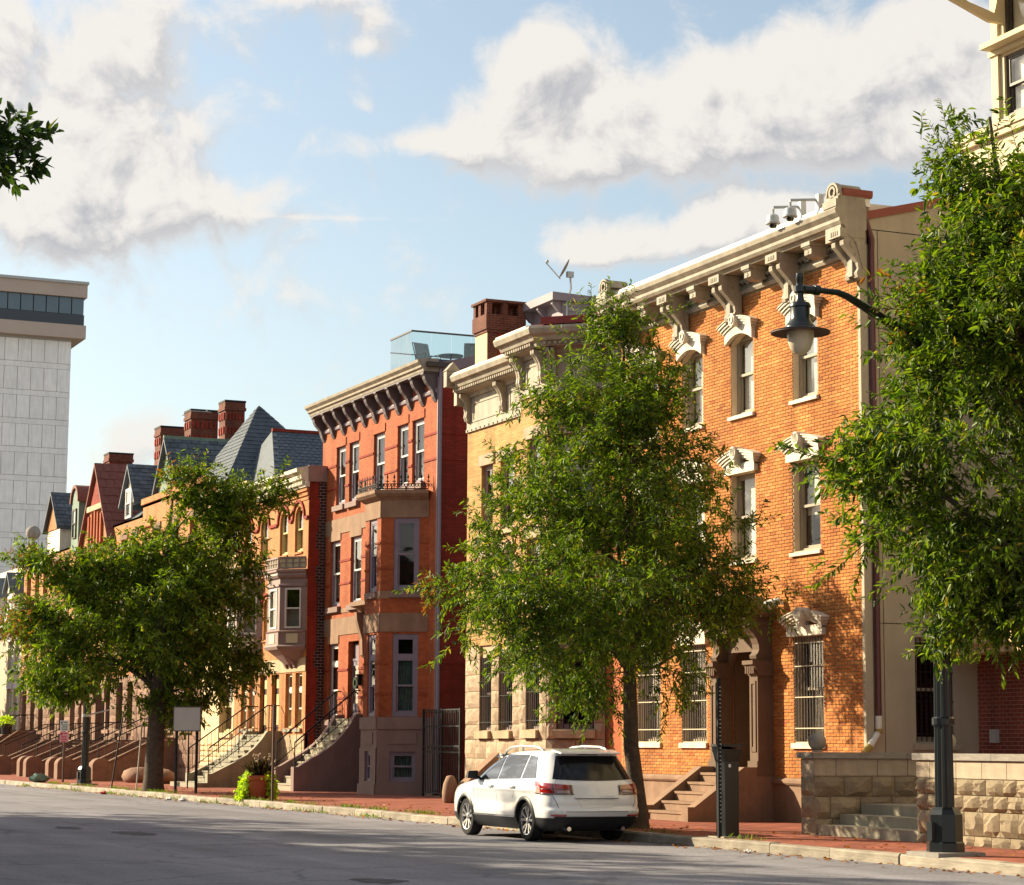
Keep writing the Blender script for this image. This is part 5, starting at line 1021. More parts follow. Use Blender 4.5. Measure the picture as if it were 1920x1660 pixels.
def row_house(label, x0, x1, Y, zt, wall, stone, cols, floors, name='row_house', zbase=4.4, arches=(), roofm='slate_blue', frame='dark_sash'):
    h = thing(name, label, 'house', ((x0 + x1) / 2, Y, .15)); f = front(Y)
    op = [(a, b, c, d) for (c, d) in floors for (a, b) in cols] + [(a, b, .9, d) for a, b, d in arches]
    ops_up = [o for o in op if o[2] > zbase - .01]; ops_lo = [o for o in op if o[2] < zbase - .01]
    ops_lo = [o for o in ops_lo if o[2] < 1 or not any(o[0] < q[1] and o[1] > q[0] for q in [(a, b) for a, b, _ in arches])]
    obj('wall', MB().wall(f, x0, x1, zbase, zt, ops_up, .2), wall, h); mb = MB().wall(f, x0, x1, .1, zbase, ops_lo, .35, t=-.05)
    for a, b, d in arches: mb.spandrel(f, a, b, d - (b - a) / 2, d, .35, t=-.05)
    obj('stone_base', mb, stone, h); mr = MB()
    for a, b, d in arches: mr.ring(f, (a + b) / 2, d - (b - a) / 2, (b - a) / 2, (b - a) / 2 + .4, 0, math.pi, -.06, .08, 14)
    if mr.v: obj('arch_stones', mr, stone, h)
    rows = [.15 + (zbase - .15) * k / 8 for k in range(9)]
    for z0, z1 in zip(rows, rows[1:]):
        segs = [(x0, x1)]
        for o in ops_lo:
            ext = .4 if o[2] < 1 else .0
            if z1 > o[2] + .02 and z0 < o[3] + ext - .02: segs = [q for p, r in segs for q in ((p, min(r, o[0] - ext)), (max(p, o[1] + ext), r)) if q[1] - q[0] > .05]
        for p, q in segs:
            n = max(1, round((q - p) / .95))
            for k in range(n): rock('stone', stone, h, f, p + (q - p) * k / n, p + (q - p) * (k + 1) / n, -.05, .08, z0, z1, amp=.8)
    obj('room_shade_backing', MB().quad((x0, Y + .8, .1), (x1, Y + .8, .1), (x1, Y + .8, zt), (x0, Y + .8, zt)), 'room_shade', h)
    for o in op:
        if o[2] > 1 and (o in ops_up or o in ops_lo): window(h, f, *o[:4], frame, .08, .16, blind='curtain_grey' if rnd.random() < .6 else None, blind_frac=rnd.uniform(.4, .9), sill=(stone, .1, .18, .08)); obj('lintel', MB().fbox(f, o[0] - .1, o[1] + .1, 0, .05, o[3], o[3] + .28), stone, h)
    for a, b, d in arches: obj('door', MB().fbox(f, a, b, -.7, -.6, .9, d), 'door_brown', h)
    obj('side_walls', MB().quad((x1, Y, .1), (x1, Y + 12, .1), (x1, Y + 12, zt), (x1, Y, zt)).quad((x0, Y, .1), (x0, Y + 12, .1), (x0, Y + 12, zt), (x0, Y, zt)), wall, h)
    obj('roof', MB().hexa([(x0, Y, zt - .1), (x1, Y, zt - .1), (x1, Y + 12, zt - .1), (x0, Y + 12, zt - .1), (x0, Y, zt), (x1, Y, zt), (x1, Y + 12, zt + .2), (x0, Y + 12, zt + .2)]), roofm, h)
    return h
def gable(root, xc, hw, Y, z0, z1, dep, face, roofm, over=.15, win=None, strip=None):
    f = front(Y); obj('gable_wall', MB().plate(f, [(xc - hw, z0), (xc + hw, z0), (xc, z1)], -.2, 0), face, root)
    rf = obj('gable_roof', MB().hexa([(xc - hw - over, Y - .2, z0 - .1), (xc, Y - .2, z1 + .12), (xc, Y + dep, z1 + .12), (xc - hw - over, Y + dep, z0 - .1), (xc - hw - over, Y - .2, z0 + .05), (xc, Y - .2, z1 + .27), (xc, Y + dep, z1 + .27), (xc - hw - over, Y + dep, z0 + .05)]).hexa([(xc + hw + over, Y - .2, z0 - .1), (xc + .002, Y - .2, z1 + .12), (xc + .002, Y + dep, z1 + .12), (xc + hw + over, Y + dep, z0 - .1), (xc + hw + over, Y - .2, z0 + .05), (xc + .002, Y - .2, z1 + .27), (xc + .002, Y + dep, z1 + .27), (xc + hw + over, Y + dep, z0 + .05)]), roofm, root)
    if strip: slates(rf, strip, 9, max(4, int(dep / .35)), (xc + hw + over, Y - .18, z0 + .06), (xc + hw + over, Y + dep, z0 + .06), (xc + .01, Y + dep, z1 + .28), (xc + .01, Y - .18, z1 + .28))
    return rf
FL = [(2.2, 4.2), (5.6, 7.5), (8.7, 10.4)]
# cream stucco house with slate pyramid roof
H0 = row_house('cream stucco house with tall slate pyramid roof beside the oriel house', -83.3, -78.8, 24.0, 10.9, 'stucco_cream', 'stucco_cream', [(-80.95, -79.3)], [(2.0, 3.9), (5.6, 7.4), (8.4, 9.9)], zbase=1.7, frame='oak_cream')
pr = obj('pyramid_roof', MB().add([(-89.8, 24.5, 11.2), (-83.0, 24.5, 11.2), (-83.0, 30.4, 11.2), (-89.8, 30.4, 11.2), (-86.6, 27.05, 15.25)], [(0, 1, 4), (1, 2, 4), (2, 3, 4), (3, 0, 4), (0, 1, 2, 3)]), 'slate_blue', H0)
slates(pr, 'slate_blue', 22, 24, (-83.0, 24.5, 11.2), (-83.0, 30.4, 11.2), (-86.55, 27.1, 15.2), (-86.55, 27.0, 15.2)); slates(pr, 'slate_blue', 22, 26, (-89.8, 24.5, 11.2), (-83.0, 24.5, 11.2), (-86.55, 27.0, 15.2), (-86.65, 27.0, 15.2))
rr2 = obj('ridge_roof', MB().add([(-79.0, 25.4, 10.8), (-79.0, 38, 10.8), (-84.0, 38, 13.85), (-84.0, 26.8, 13.85), (-88, 25.4, 10.8), (-88, 38, 10.8)], [(0, 1, 2, 3), (0, 3, 4), (3, 2, 5, 4), (1, 5, 2)]), 'slate_blue', H0)
slates(rr2, 'slate_blue', 20, 44, (-79.0, 25.4, 10.8), (-79.0, 38, 10.8), (-84.0, 38, 13.85), (-84.0, 26.8, 13.85)); obj('ridge_cap', MB().box(-84.08, -83.92, 26.8, 38, 13.84, 13.96), 'brick_maroon', H0)
obj('eaves', MB().box(-90.1, -78.8, 24.2, 24.9, 10.9, 11.2), 'stucco_cream', H0)
chimney(H0, -90.9, -90.0, 26.65, 27.5, 11, 15.85)
ball_f = obj('roof_finial', MB().ball((-89.6, 25.0, 13.2), .3, 12).tube([(-89.6, 25, 11.1), (-89.6, 25, 13)], .06, 6), 'black_iron', H0, smooth=True)
# brick house with copper-edged dormer
H1 = row_house('red brick house with green-edged slate dormer and rough red stone base', -92.9, -83.35, 24.0, 11.6, 'brick_warm', 'red_sandstone', [(-90.9, -90.0), (-88.5, -87.2), (-85.6, -84.4)], FL)
obj('parapet', MB().fbox(front(24.0), -92.9, -83.35, -.3, .1, 11.6, 11.85).fbox(front(24.0), -92.9, -91.2, 0, .12, 10.6, 10.9), 'brick_warm', H1)
g = gable(H1, -89.9, 1.5, 24.2, 11.9, 13.9, 5.5, 'copper_green', 'slate', strip='slate'); obj('ridge', MB().box(-89.98, -89.82, 24.0, 29.7, 14.1, 14.24), 'copper_green', H1)
chimney(H1, -94.1, -93.1, 26.05, 27.25, 11.4, 15.85)
t = thing('roof_antenna', 'thin television aerial between the chimney stacks', 'antenna', (-93.3, 26.6, 12)); obj('mast', MB().tube([(-93.3, 26.6, 12), (-93.3, 26.6, 15.9)], .03, 5).tube([(-94.5, 26.3, 15.8), (-92.9, 26.7, 15.85)], .025, 5), 'grey_metal', t)
for k in range(6): obj('element', MB().tube([(-94.4 + k * .28, 26.0, 15.82), (-94.4 + k * .28, 26.9, 15.82)], .016, 4), 'grey_metal', t)
# gabled house with arches
H2 = row_house('brownstone house with steep red tiled gable and arched doorways', -103.5, -92.95, 24.0, 11.2, 'brick_warm', 'red_sandstone', [(-98.7, -97.6), (-96.5, -95.4), (-94.6, -93.7)], FL, arches=[(-103.0, -101.4, 4.2), (-100.6, -98.9, 4.3)])
g = gable(H2, -100.6, 2.7, 23.85, 10.6, 14.0, 5.5, 'brick_warm', 'tile_red', strip='tile_red')
mb = MB()
for i in range(5): mb.fbox(front(23.85), -101.9 + i * .58, -101.68 + i * .58, .0, .12, 10.0, 12.1 - abs(i - 2) * .1)
obj('gable_piers', mb, 'brick_red', H2); obj('gable_band', MB().fbox(front(23.85), -102.0, -99.2, 0, .16, 12.1, 12.35), 'sandstone_smooth', H2); obj('gable_panel', MB().plate(front(23.85), [(-101.6, 12.4), (-99.6, 12.4), (-100.6, 13.6)], 0, .06), 'brick_maroon', H2)
gable(H2, -95.5, 1.2, 24.1, 11.9, 13.4, 5, 'cream_trim', 'slate', strip='slate'); window(H2, front(24.05), -96.0, -95.0, 11.3, 12.6, 'white_sash', .08, -.06)
obj('main_roof', MB().add([(-103.5, 24.3, 11.2), (-92.95, 24.3, 11.2), (-92.95, 28.5, 14.2), (-103.5, 28.5, 14.2), (-92.95, 36, 11.2), (-103.5, 36, 11.2)], [(0, 1, 2, 3), (3, 2, 4, 5)]), 'slate', H2)
chimney(H2, -98.0, -97.0, 25.77, 26.95, 11, 15.6)
# copper dormer house
H3 = row_house('brick house with rounded green copper dormer and small spire', -110.3, -103.55, 24.0, 10.9, 'brick_warm', 'red_sandstone', [(-109.6, -108.5), (-107.6, -106.5), (-105.3, -104.3)], FL)
f = front(24.0); mb = MB().plate(f, [(-105.9, 10.6), (-104.5, 10.6)] + [(-105.2 + .7 * math.cos(a * math.pi / 10), 12.9 + .75 * math.sin(a * math.pi / 10)) for a in range(11)], -2.5, .1); obj('copper_dormer', mb, 'copper_green', H3)
obj('dormer_roof', MB().ring(f, -105.2, 12.9, .7, .85, 0, math.pi, -3, .2, 12), 'tile_red', H3); window(H3, front(23.88), -105.55, -104.85, 11.2, 12.6, 'dark_sash', .06, -.05)
obj('spire', MB().lathe((-103.9, 25.2, 11.5), [(.75, 0), (.75, 1.0), (.05, 2.4), (.05, 2.55), (.14, 2.65), (.14, 2.8), (.02, 2.95)], 8), 'copper_green', H3)
obj('main_roof', MB().add([(-110.3, 24.3, 10.9), (-103.55, 24.3, 10.9), (-103.55, 28.5, 13.4), (-110.3, 28.5, 13.4), (-103.55, 36, 10.9), (-110.3, 36, 10.9)], [(0, 1, 2, 3), (3, 2, 4, 5)]), 'slate', H3)
chimney(H3, -107, -106, 25.65, 26.8, 11, 15.45)
# finial house
H4 = row_house('orange brick end house with round stone finial and slate dormer', -116.9, -110.35, 24.0, 10.9, 'brick_warm', 'red_sandstone', [(-116.2, -115.2), (-114.2, -113.2), (-112.3, -111.2)], FL)
gable(H4, -110.8, 1.5, 24.1, 12.1, 13.7, 6, 'brick_warm', 'slate', strip='slate'); obj('dormer_wall', MB().box(-112.2, -109.4, 24.12, 29, 10.8, 12.05), 'white_stone', H4)
obj('parapet_pier', MB().fbox(front(24.0), -116.9, -114.6, -.3, .1, 10.9, 11.3).fbox(front(24.0), -116.0, -115.2, -.3, .12, 11.3, 11.7), 'brick_warm', H4); obj('ball_finial', MB().tube([(-115.6, 24.1, 11.7), (-115.6, 24.1, 12.0)], .12, 8).ball((-115.6, 24.1, 12.35), .38, 14), 'coping_stone', H4, smooth=True)
# grey mansard house
H5 = row_house('pale grey mansard house with patterned slates at the left edge', -130, -117.0, 24.0, 7.5, 'stucco_beige', 'tower_joint', [(-120.5, -119.2), (-118.6, -117.6)], [(2.2, 4.4), (5.4, 6.9)], zbase=1.2, frame='white_sash')
obj('cornice', MB().prism(front(24.0), [(0, 7.2), (.15, 7.2), (.4, 7.45), (.55, 7.5), (.55, 7.62), (0, 7.7)], -130, -116.95), 'white_stone', H5)
ms_ = obj('mansard', MB().add([(-130, 24.0, 7.7), (-117, 24.0, 7.7), (-117, 25.0, 10.7), (-130, 25.0, 10.7), (-130, 36, 10.7), (-117, 36, 10.7), (-117, 36, 7.7)], [(0, 1, 2, 3), (3, 2, 5, 4), (1, 6, 5, 2)]), 'tower_joint', H5)
slates(ms_, 'tower_joint', 14, 34, (-130, 24.0, 7.7), (-117, 24.0, 7.7), (-117, 25, 10.7), (-130, 25, 10.7))
obj('mansard_top', MB().fbox(front(24.8), -130, -116.95, -.4, .15, 10.7, 11.0), 'white_stone', H5); chimney(H5, -118.0, -117.1, 25.5, 26.3, 10.5, 11.9, 'white_stone')
for c in (-119.6, -124):
    dm = obj('dormer', MB().box(c - .8, c + .8, 23.9, 25.2, 7.75, 9.5), 'white_stone', H5); gable(H5, c, .9, 23.8, 9.5, 10.3, 1.6, 'white_stone', 'slate'); window(H5, front(23.9), c - .5, c + .5, 7.95, 9.3, 'white_sash', .1, -.1)
# stoops of the far houses
for xc, w, yf, lab, zt in ((-88.0, 2.6, 20.9, 'red stone steps with iron railings, nearest behind the left tree', 1.6), (-94.2, 2.4, 20.9, 'red stone steps with railings between the two gabled houses', 1.5), (-101.0, 3.6, 21.2, 'broad red stone steps below the arched doorways', 1.5), (-107.5, 2.4, 21.2, 'red stone steps with railing before the copper dormer house', 1.5), (-113.8, 2.6, 20.8, 'red stone steps with railings before the end house', 2.0)):
    stoop('stoop', lab, xc, w, yf, 24.0, zt, 9, .28, 'red_sandstone', cheek=.4, zlow=.5, pick=.3, group='red stone stoops of the far row', cap='red_sandstone')
PIL = [(-85.6, 20.7), (-90.3, 20.4), (-92.4, 20.5), (-96.3, 20.4), (-98.6, 20.6), (-103.2, 20.5), (-105.6, 20.6), (-109.6, 20.6), (-111.8, 20.3)]
WH = ['nearest the pale sign', 'second from the pale sign', 'third from the pale sign', 'fourth from the pale sign', 'fifth from the pale sign', 'sixth from the pale sign', 'seventh from the pale sign', 'eighth from the pale sign', 'farthest from the pale sign']
for i, (x, y) in enumerate(PIL):
    mb = MB().plate(side(x), [(y - .35, .1), (y + .35, .1), (y + .35, .75)] + [(y + .35 * math.cos(a * math.pi / 8), .75 + .28 * math.sin(a * math.pi / 8)) for a in range(1, 8)] + [(y - .35, .75)], -.3, .3)
    tag(obj('kerb_pier', mb, 'red_sandstone', org=(x, y, .15)), 'low round-topped red stone pier by the pavement, ' + WH[i], 'stone pier', 'round-topped stone piers')
boulder(-80.5, 21.7, .9, .5, .55, 9, 'red_sandstone', 'stone_block', None, 'low red stone block beside the concrete steps', 'stone')
boulder(-82.7, 21.4, .8, .5, .6, 12, 'red_sandstone', 'stone_block', None, 'low red stone block right of the left tree trunk', 'stone')
# white tower
TW = thing('tower_block', 'white panelled tower block with dark glazed top storey at far left', 'tower', (-290, 50, 0)); ftw = side(-280)
obj('core', MB().box(-320, -280.15, 20, 62.4, 0, 53), 'tower_joint', TW)
for r in range(13):
    zt = 52.2 - r * 3.62
    if zt < 6: break
    obj('spandrel_band', MB().fbox(ftw, 20, 62.4, -.15, .0, zt - 3.58, zt - 2.9 + .0), 'tower_panel', TW)
    for c in range(8): y1 = 62.38 - c * 1.68; obj('wall_panel', MB().fbox(ftw, y1 - 1.62, y1, -.15, .03, zt - 2.86, zt), 'tower_panel', TW)
obj('lower_fascia', MB().box(-322, -279.0, 18, 64.0, 52.6, 54.3), 'tower_band', TW); obj('upper_fascia', MB().box(-322, -279.0, 18, 64.05, 57.9, 59.6), 'tower_band', TW); obj('roof_edge', MB().box(-322.1, -278.8, 18, 64.2, 59.6, 59.95), 'grey_metal', TW)
obj('dark_band', MB().box(-321.5, -279.4, 18, 63.8, 54.3, 55.7), 'tower_dark', TW)
for c in range(8): y1 = 63.75 - c * 1.62; obj('pane', MB().box(-279.9, -279.45, y1 - 1.54, y1 - .04, 55.75, 57.88), 'tower_glass', TW)
obj('top_core', MB().box(-321, -280, 18.5, 63.6, 55.7, 57.9), 'tower_dark', TW)
for c in range(4): obj('low_window', MB().fbox(ftw, 60.5 - c * 4.4 - 3, 60.5 - c * 4.4, 0, .05, 20.8, 22.4), 'tower_glass', TW)
# terrace across the street (behind the camera's left shoulder)
NB = thing('terrace_building', 'brick terrace on the near side of the street, out of the picture', 'building', (-40, -4, .15)); fnb = Fr((-18, -4), (-66, -4))
nop = [(a, a + 1.1, z, z + 1.9) for z in (1.6, 5.0, 8.0) for a in [1.2 + 2.6 * i for i in range(18)]]
obj('wall', MB().wall(fnb, 0, 48, .1, 10.8, nop, .2), 'brick_brown', NB); obj('shell', MB().quad((-18, -4, .1), (-18, -14, .1), (-18, -14, 10.8), (-18, -4, 10.8)).quad((-66, -4, .1), (-66, -14, .1), (-66, -14, 10.8), (-66, -4, 10.8)).quad((-18, -14, .1), (-66, -14, .1), (-66, -14, 10.8), (-18, -14, 10.8)), 'brick_brown', NB)
obj('roof', MB().box(-66.3, -17.7, -14.3, -3.6, 10.8, 11.1), 'slate_blue', NB); obj('room_shade_backing', MB().quad((-18, -4.6, .1), (-66, -4.6, .1), (-66, -4.6, 10.8), (-18, -4.6, 10.8)), 'room_shade', NB)
# ------------------------------------------------------------------ parked car
CARX, CARY, CARZ, CS = -34.95, 16.62, .005, .908   # rear axle
AX = (1.12, 3.99); WR = .372
SEC = [  # z, rear x, front x, half width, rear corner (rx, ry), front corner (rx, ry)
 (.20, .34, 4.80, .80, .30, .30, .60, .50), (.30, .16, 4.96, .90, .32, .34, .70, .55), (.42, .06, 5.04, .945, .34, .38, .8, .58), (.50, .015, 5.08, .958, .36, .40, .85, .6), (.58, -.015, 5.08, .962, .36, .40, .85, .6),
 (.64, .035, 5.09, .966, .37, .41, .87, .61), (.72, .03, 5.09, .968, .38, .42, .9, .62), (.82, .04, 5.07, .966, .40, .44, .95, .62), (.92, .065, 4.98, .962, .42, .46, 1.0, .62), (.98, .08, 4.82, .957, .43, .47, 1.0, .62), (1.03, .095, 4.50, .950, .44, .48, .9, .6),
 (1.07, .11, 4.15, .940, .45, .48, .75, .55), (1.11, .13, 3.90, .925, .46, .48, .60, .5), (1.17, .165, 3.70, .900, .46, .48, .50, .45), (1.28, .235, 3.50, .858, .46, .47, .48, .42), (1.40, .32, 3.24, .812, .45, .45, .46, .40),
 (1.50, .40, 2.98, .770, .42, .42, .45, .38), (1.57, .44, 2.74, .735, .38, .38, .45, .36), (1.62, .46, 2.48, .700, .34, .34, .45, .34), (1.66, .50, 2.2, .640, .30, .30, .4, .3), (1.69, .62, 1.95, .53, .25, .25, .35, .25), (1.705, .85, 1.75, .36, .2, .2, .3, .2), (1.71, 1.1, 1.5, .12, .1, .08, .1, .08)]
def sec(z):
    z = max(SEC[0][0], min(SEC[-1][0], z))
    for i in range(len(SEC) - 1):
        if SEC[i][0] <= z <= SEC[i + 1][0]:
            u = (z - SEC[i][0]) / (SEC[i + 1][0] - SEC[i][0]); P0, P1, P2, P3 = SEC[max(0, i - 1)], SEC[i], SEC[i + 1], SEC[min(len(SEC) - 1, i + 2)]
            out = []
            for k in range(1, 8):
                m1 = (P2[k] - P0[k]) / max(1e-6, P2[0] - P0[0]) * (P2[0] - P1[0]); m2 = (P3[k] - P1[k]) / max(1e-6, P3[0] - P1[0]) * (P2[0] - P1[0])
                out.append((2 * u ** 3 - 3 * u * u + 1) * P1[k] + (u ** 3 - 2 * u * u + u) * m1 + (-2 * u ** 3 + 3 * u * u) * P2[k] + (u ** 3 - u * u) * m2)
            return out
def outline(z, off=0.0):
    """left half of the plan outline at height z: rear centre -> rear corner -> side -> front corner -> front centre"""
    xr, xf, w, rx, ry, fx, fy = sec(z); pts = []; e = .78
    for i in range(6): u = i / 6; pts.append((xr + .05 * u * u * (w - ry) - off, (w - ry) * u))
    c = .05 * (w - ry)
    for i in range(13): a = math.pi / 2 * i / 12; pts.append((xr + c + rx - (rx + off) * math.cos(a) ** e, w - ry + (ry + off) * math.sin(a) ** e))
    x0, x1 = xr + c + rx, xf - fx
    for i in range(1, 48):
        u = i / 48; xx = x0 + (x1 - x0) * u; fl_ = sum(math.exp(-((xx - a_) / .5) ** 2) for a_ in AX) * math.exp(-((z - .62) / .22) ** 2); e2 = min(1, 6 * u, 6 * (1 - u))
        pts.append((xx, w + off + .012 * math.sin(math.pi * u) + e2 * (.022 * fl_ + .016 * math.exp(-((z - .94) / .035) ** 2) - .028 * (1 - fl_) * math.exp(-((z - .70) / .13) ** 2))))
    for i in range(13): a = math.pi / 2 * i / 12; pts.append((xf - fx + (fx + off) * math.sin(a) ** e, w - fy + (fy + off) * math.cos(a) ** e))
    for i in range(1, 7): u = 1 - i / 6; pts.append((xf + .06 * (1 - u) + off, (w - fy) * u))
    return pts
def side_y(x, z, off=0.0):
    pts = outline(z, off)
    for a, b in zip(pts[6:], pts[7:]):
        if a[0] <= x <= b[0]: u = (x - a[0]) / max(1e-6, b[0] - a[0]); return a[1] + (b[1] - a[1]) * u
    return pts[20][1]
def rear_x(y, z, off=0.0):
    pts = outline(z, off); y = abs(y)
    for a, b in zip(pts, pts[1:20]):
        if a[1] <= y <= b[1]: u = (y - a[1]) / max(1e-6, b[1] - a[1]); return a[0] + (b[0] - a[0]) * u
    return pts[19][0]
def W(x, y, z):  # car local (x forward from the rear bumper, y to the car's left, z up) -> world
    return (CARX - (x - 1.12) * CS, CARY - y * CS, CARZ + z * CS)
CAR = thing('parked_car', 'white five-door SUV parked at the kerb, seen from behind', 'car', (CARX - 1.4, CARY, 0))
def hull(z0, z1, nz, off, mask=None):
    mb = MB(); rows = []
    for k in range(nz + 1):
        z = z0 + (z1 - z0) * k / nz; h = outline(z, off); full = [(x, y) for x, y in h] + [(x, -y) for x, y in h[-2:0:-1]]
        rows.append(range(len(mb.v), len(mb.v) + len(full))); mb.v += [(x, y, z) for x, y in full]
    n = len(rows[0])
    for k in range(nz):
        for i in range(n):
            q = (rows[k][i], rows[k][(i + 1) % n], rows[k + 1][(i + 1) % n], rows[k + 1][i]); cx = sum(mb.v[j][0] for j in q) / 4; cz = sum(mb.v[j][2] for j in q) / 4; cy = sum(mb.v[j][1] for j in q) / 4
            if abs(cy) > .5 and any((cx - a) ** 2 + (cz - WR) ** 2 < .415 ** 2 for a in AX): continue
            mb.f.append(q); mb.m.append(0)
    return mb, rows
def wc(mb): mb.v = [W(*p) for p in mb.v]; return mb
mb, rows = hull(.40, 1.71, 74, 0.0); mb.f.append(tuple(rows[-1])); mb.m.append(0)
body = obj('body', wc(mb), 'car_white', CAR, smooth='all')
mb, rows = hull(.20, .445, 8, .012); mb.f.append(tuple(rows[0])); mb.m.append(0)
clad = obj('lower_cladding', wc(mb), 'car_black', CAR, smooth='all')
# inner wheel wells and floor
obj('underbody', wc(MB().box(.35, 4.8, -.62, .62, .2, .9).box(.5, 4.6, -.72, .72, .24, .3)), 'rubber', CAR)
def patch_side(c4, off, sgn=1, nu=14, nv=8):
    """bilinear patch in side view (x,z corners, order: rear-bottom, front-bottom, front-top, rear-top) laid on the body side"""
    mb = MB()
    for j in range(nv + 1):
        for i in range(nu + 1):
            u, v = i / nu, j / nv; a, b, c, d = c4
            x = (a[0] * (1 - u) + b[0] * u) * (1 - v) + (d[0] * (1 - u) + c[0] * u) * v; z = (a[1] * (1 - u) + b[1] * u) * (1 - v) + (d[1] * (1 - u) + c[1] * u) * v
            mb.v.append((x, sgn * side_y(x, z, off), z))
    for j in range(nv):
        for i in range(nu): k = j * (nu + 1) + i; mb.f.append((k, k + 1, k + nu + 2, k + nu + 1)); mb.m.append(0)
    return wc(mb)
def patch_rear(c4, off, nu=20, nv=8, curve=0.0):
    """corners (y,z): left-bottom, right-bottom, right-top, left-top"""
    mb = MB()
    for j in range(nv + 1):
        for i in range(nu + 1):
            u, v = i / nu, j / nv; a, b, c, d = c4
            y = (a[0] * (1 - u) + b[0] * u) * (1 - v) + (d[0] * (1 - u) + c[0] * u) * v; z = (a[1] * (1 - u) + b[1] * u) * (1 - v) + (d[1] * (1 - u) + c[1] * u) * v - curve * (1 - (2 * u - 1) ** 2) * (1 - v)
            mb.v.append((rear_x(y, z, off), y, z))
    for j in range(nv):
        for i in range(nu): k = j * (nu + 1) + i; mb.f.append((k, k + 1, k + nu + 2, k + nu + 1)); mb.m.append(0)
    return wc(mb)
for sg in (1, -1):
    obj('window_trim', patch_side([(.66, 1.13), (3.72, 1.085), (2.84, 1.60), (.92, 1.575)], .004, sg, 30), 'chrome', CAR, smooth='all')
    for nm, c4 in (('side_window', [(2.50, 1.125), (3.60, 1.11), (2.86, 1.575), (2.46, 1.582)]), ('side_window', [(1.44, 1.145), (2.43, 1.128), (2.39, 1.583), (1.38, 1.58)]), ('quarter_window', [(.76, 1.165), (1.36, 1.148), (1.31, 1.575), (1.0, 1.545)])):
        obj(nm, patch_side(c4, .010, sg), 'car_glass', CAR, smooth='all')
    for x0, z0, x1, z1 in ((2.455, .44, 2.455, 1.12), (3.55, .55, 3.58, 1.08)):
        obj('door_seam', patch_side([(x0 - .005, z0), (x0 + .005, z0), (x1 + .005, z1), (x1 - .005, z1)], .002, sg, 1, 12), 'rubber', CAR)
    obj('door_seam', patch_side([(1.42, 1.12), (1.43, 1.12), (1.70, .78), (1.69, .78)], .002, sg, 1, 8), 'rubber', CAR)
    for x in (1.68, 2.70):
        y = side_y(x, .98) * sg; obj('door_handle', wc(MB().tube([(x - .12, y + sg * .004, .98), (x - .1, y + sg * .035, .985), (x + .08, y + sg * .035, .98), (x + .1, y + sg * .004, .975)], .02, 8)), 'car_white', CAR, smooth=True)
    obj('sill_trim', patch_side([(1.6, .42), (3.55, .42), (3.55, .455), (1.6, .455)], .016, sg, 10, 1), 'chrome', CAR)
    # mirror
    y = sg * .93; mr = obj('mirror', wc(MB().tube([(3.42, y - sg * .05, 1.12), (3.42, y + sg * .06, 1.15)], .03, 8).hexa([(3.36, y + sg * .03, 1.10), (3.52, y + sg * .05, 1.11), (3.50, y + sg * .24, 1.13), (3.36, y + sg * .25, 1.12), (3.36, y + sg * .03, 1.27), (3.50, y + sg * .05, 1.26), (3.48, y + sg * .22, 1.25), (3.36, y + sg * .24, 1.26)])), 'car_black', CAR, smooth=True)
    bv = mr.modifiers.new('bevel', 'BEVEL'); bv.width = .03; bv.segments = 3
    # roof rail
    pts = [(.95, .66, 1.635), (1.05, .665, 1.70), (1.3, .665, 1.735), (2.0, .655, 1.745), (2.45, .64, 1.72), (2.7, .63, 1.66), (2.78, .625, 1.60)]
    obj('roof_rail', wc(MB().tube([(x, yy * sg, z) for x, yy, z in pts], .024, 8).tube([(1.9, .66 * sg, 1.62), (1.9, .655 * sg, 1.74)], .022, 6)), 'grey_metal', CAR, smooth=True)
    # wheel arch trims
    for a in AX:
        mb = MB(); n = 22; prev = None
        for i in range(n + 1):
            an = R_(-22) + R_(224) * i / n; ring_ = []
            for r, o in ((.375, -.10), (.385, .022), (.425, .026), (.455, .006)):
                x, z = a + r * math.cos(an), WR + .005 + r * math.sin(an); z = max(z, .2)
                ring_.append((x, sg * (side_y(x, z) + o), z))
            b0 = len(mb.v); mb.v += ring_
            if prev is not None:
                for k in range(3): mb.f.append((prev + k, prev + k + 1, b0 + k + 1, b0 + k)); mb.m.append(0)
            prev = b0
        obj('wheel_arch', wc(mb), 'car_black', CAR, smooth=True)
        # wheel
        yc = sg * .82; tl_ = []
        def disc(prof, n=32):
            m_ = MB(); 
            for yy, r in prof:
                for k in range(n): an = k * 2 * math.pi / n; m_.v.append((a + r * math.cos(an), yc + sg * yy, WR + r * math.sin(an)))
            for i in range(len(prof) - 1):
                for k in range(n): m_.f.append((i * n + k, i * n + (k + 1) % n, (i + 1) * n + (k + 1) % n, (i + 1) * n + k)); m_.m.append(0)
            return wc(m_)
        wh = obj('wheel', disc([(-.12, .26), (-.12, .33), (-.09, WR), (.09, WR), (.118, .352), (.125, .32), (.118, .272), (.09, .262), (.0, .25)]), 'tyre', CAR, smooth=True)
        obj('rim', disc([(.095, .268), (.118, .262), (.112, .245), (.05, .235), (.02, .235)]), 'alloy', wh, smooth=True)
        obj('recess_shade_disc', disc([(.02, .236), (.02, .001)]), 'rubber', wh)  # black disc stands in for the shaded recess behind the spokes
        mb = MB()
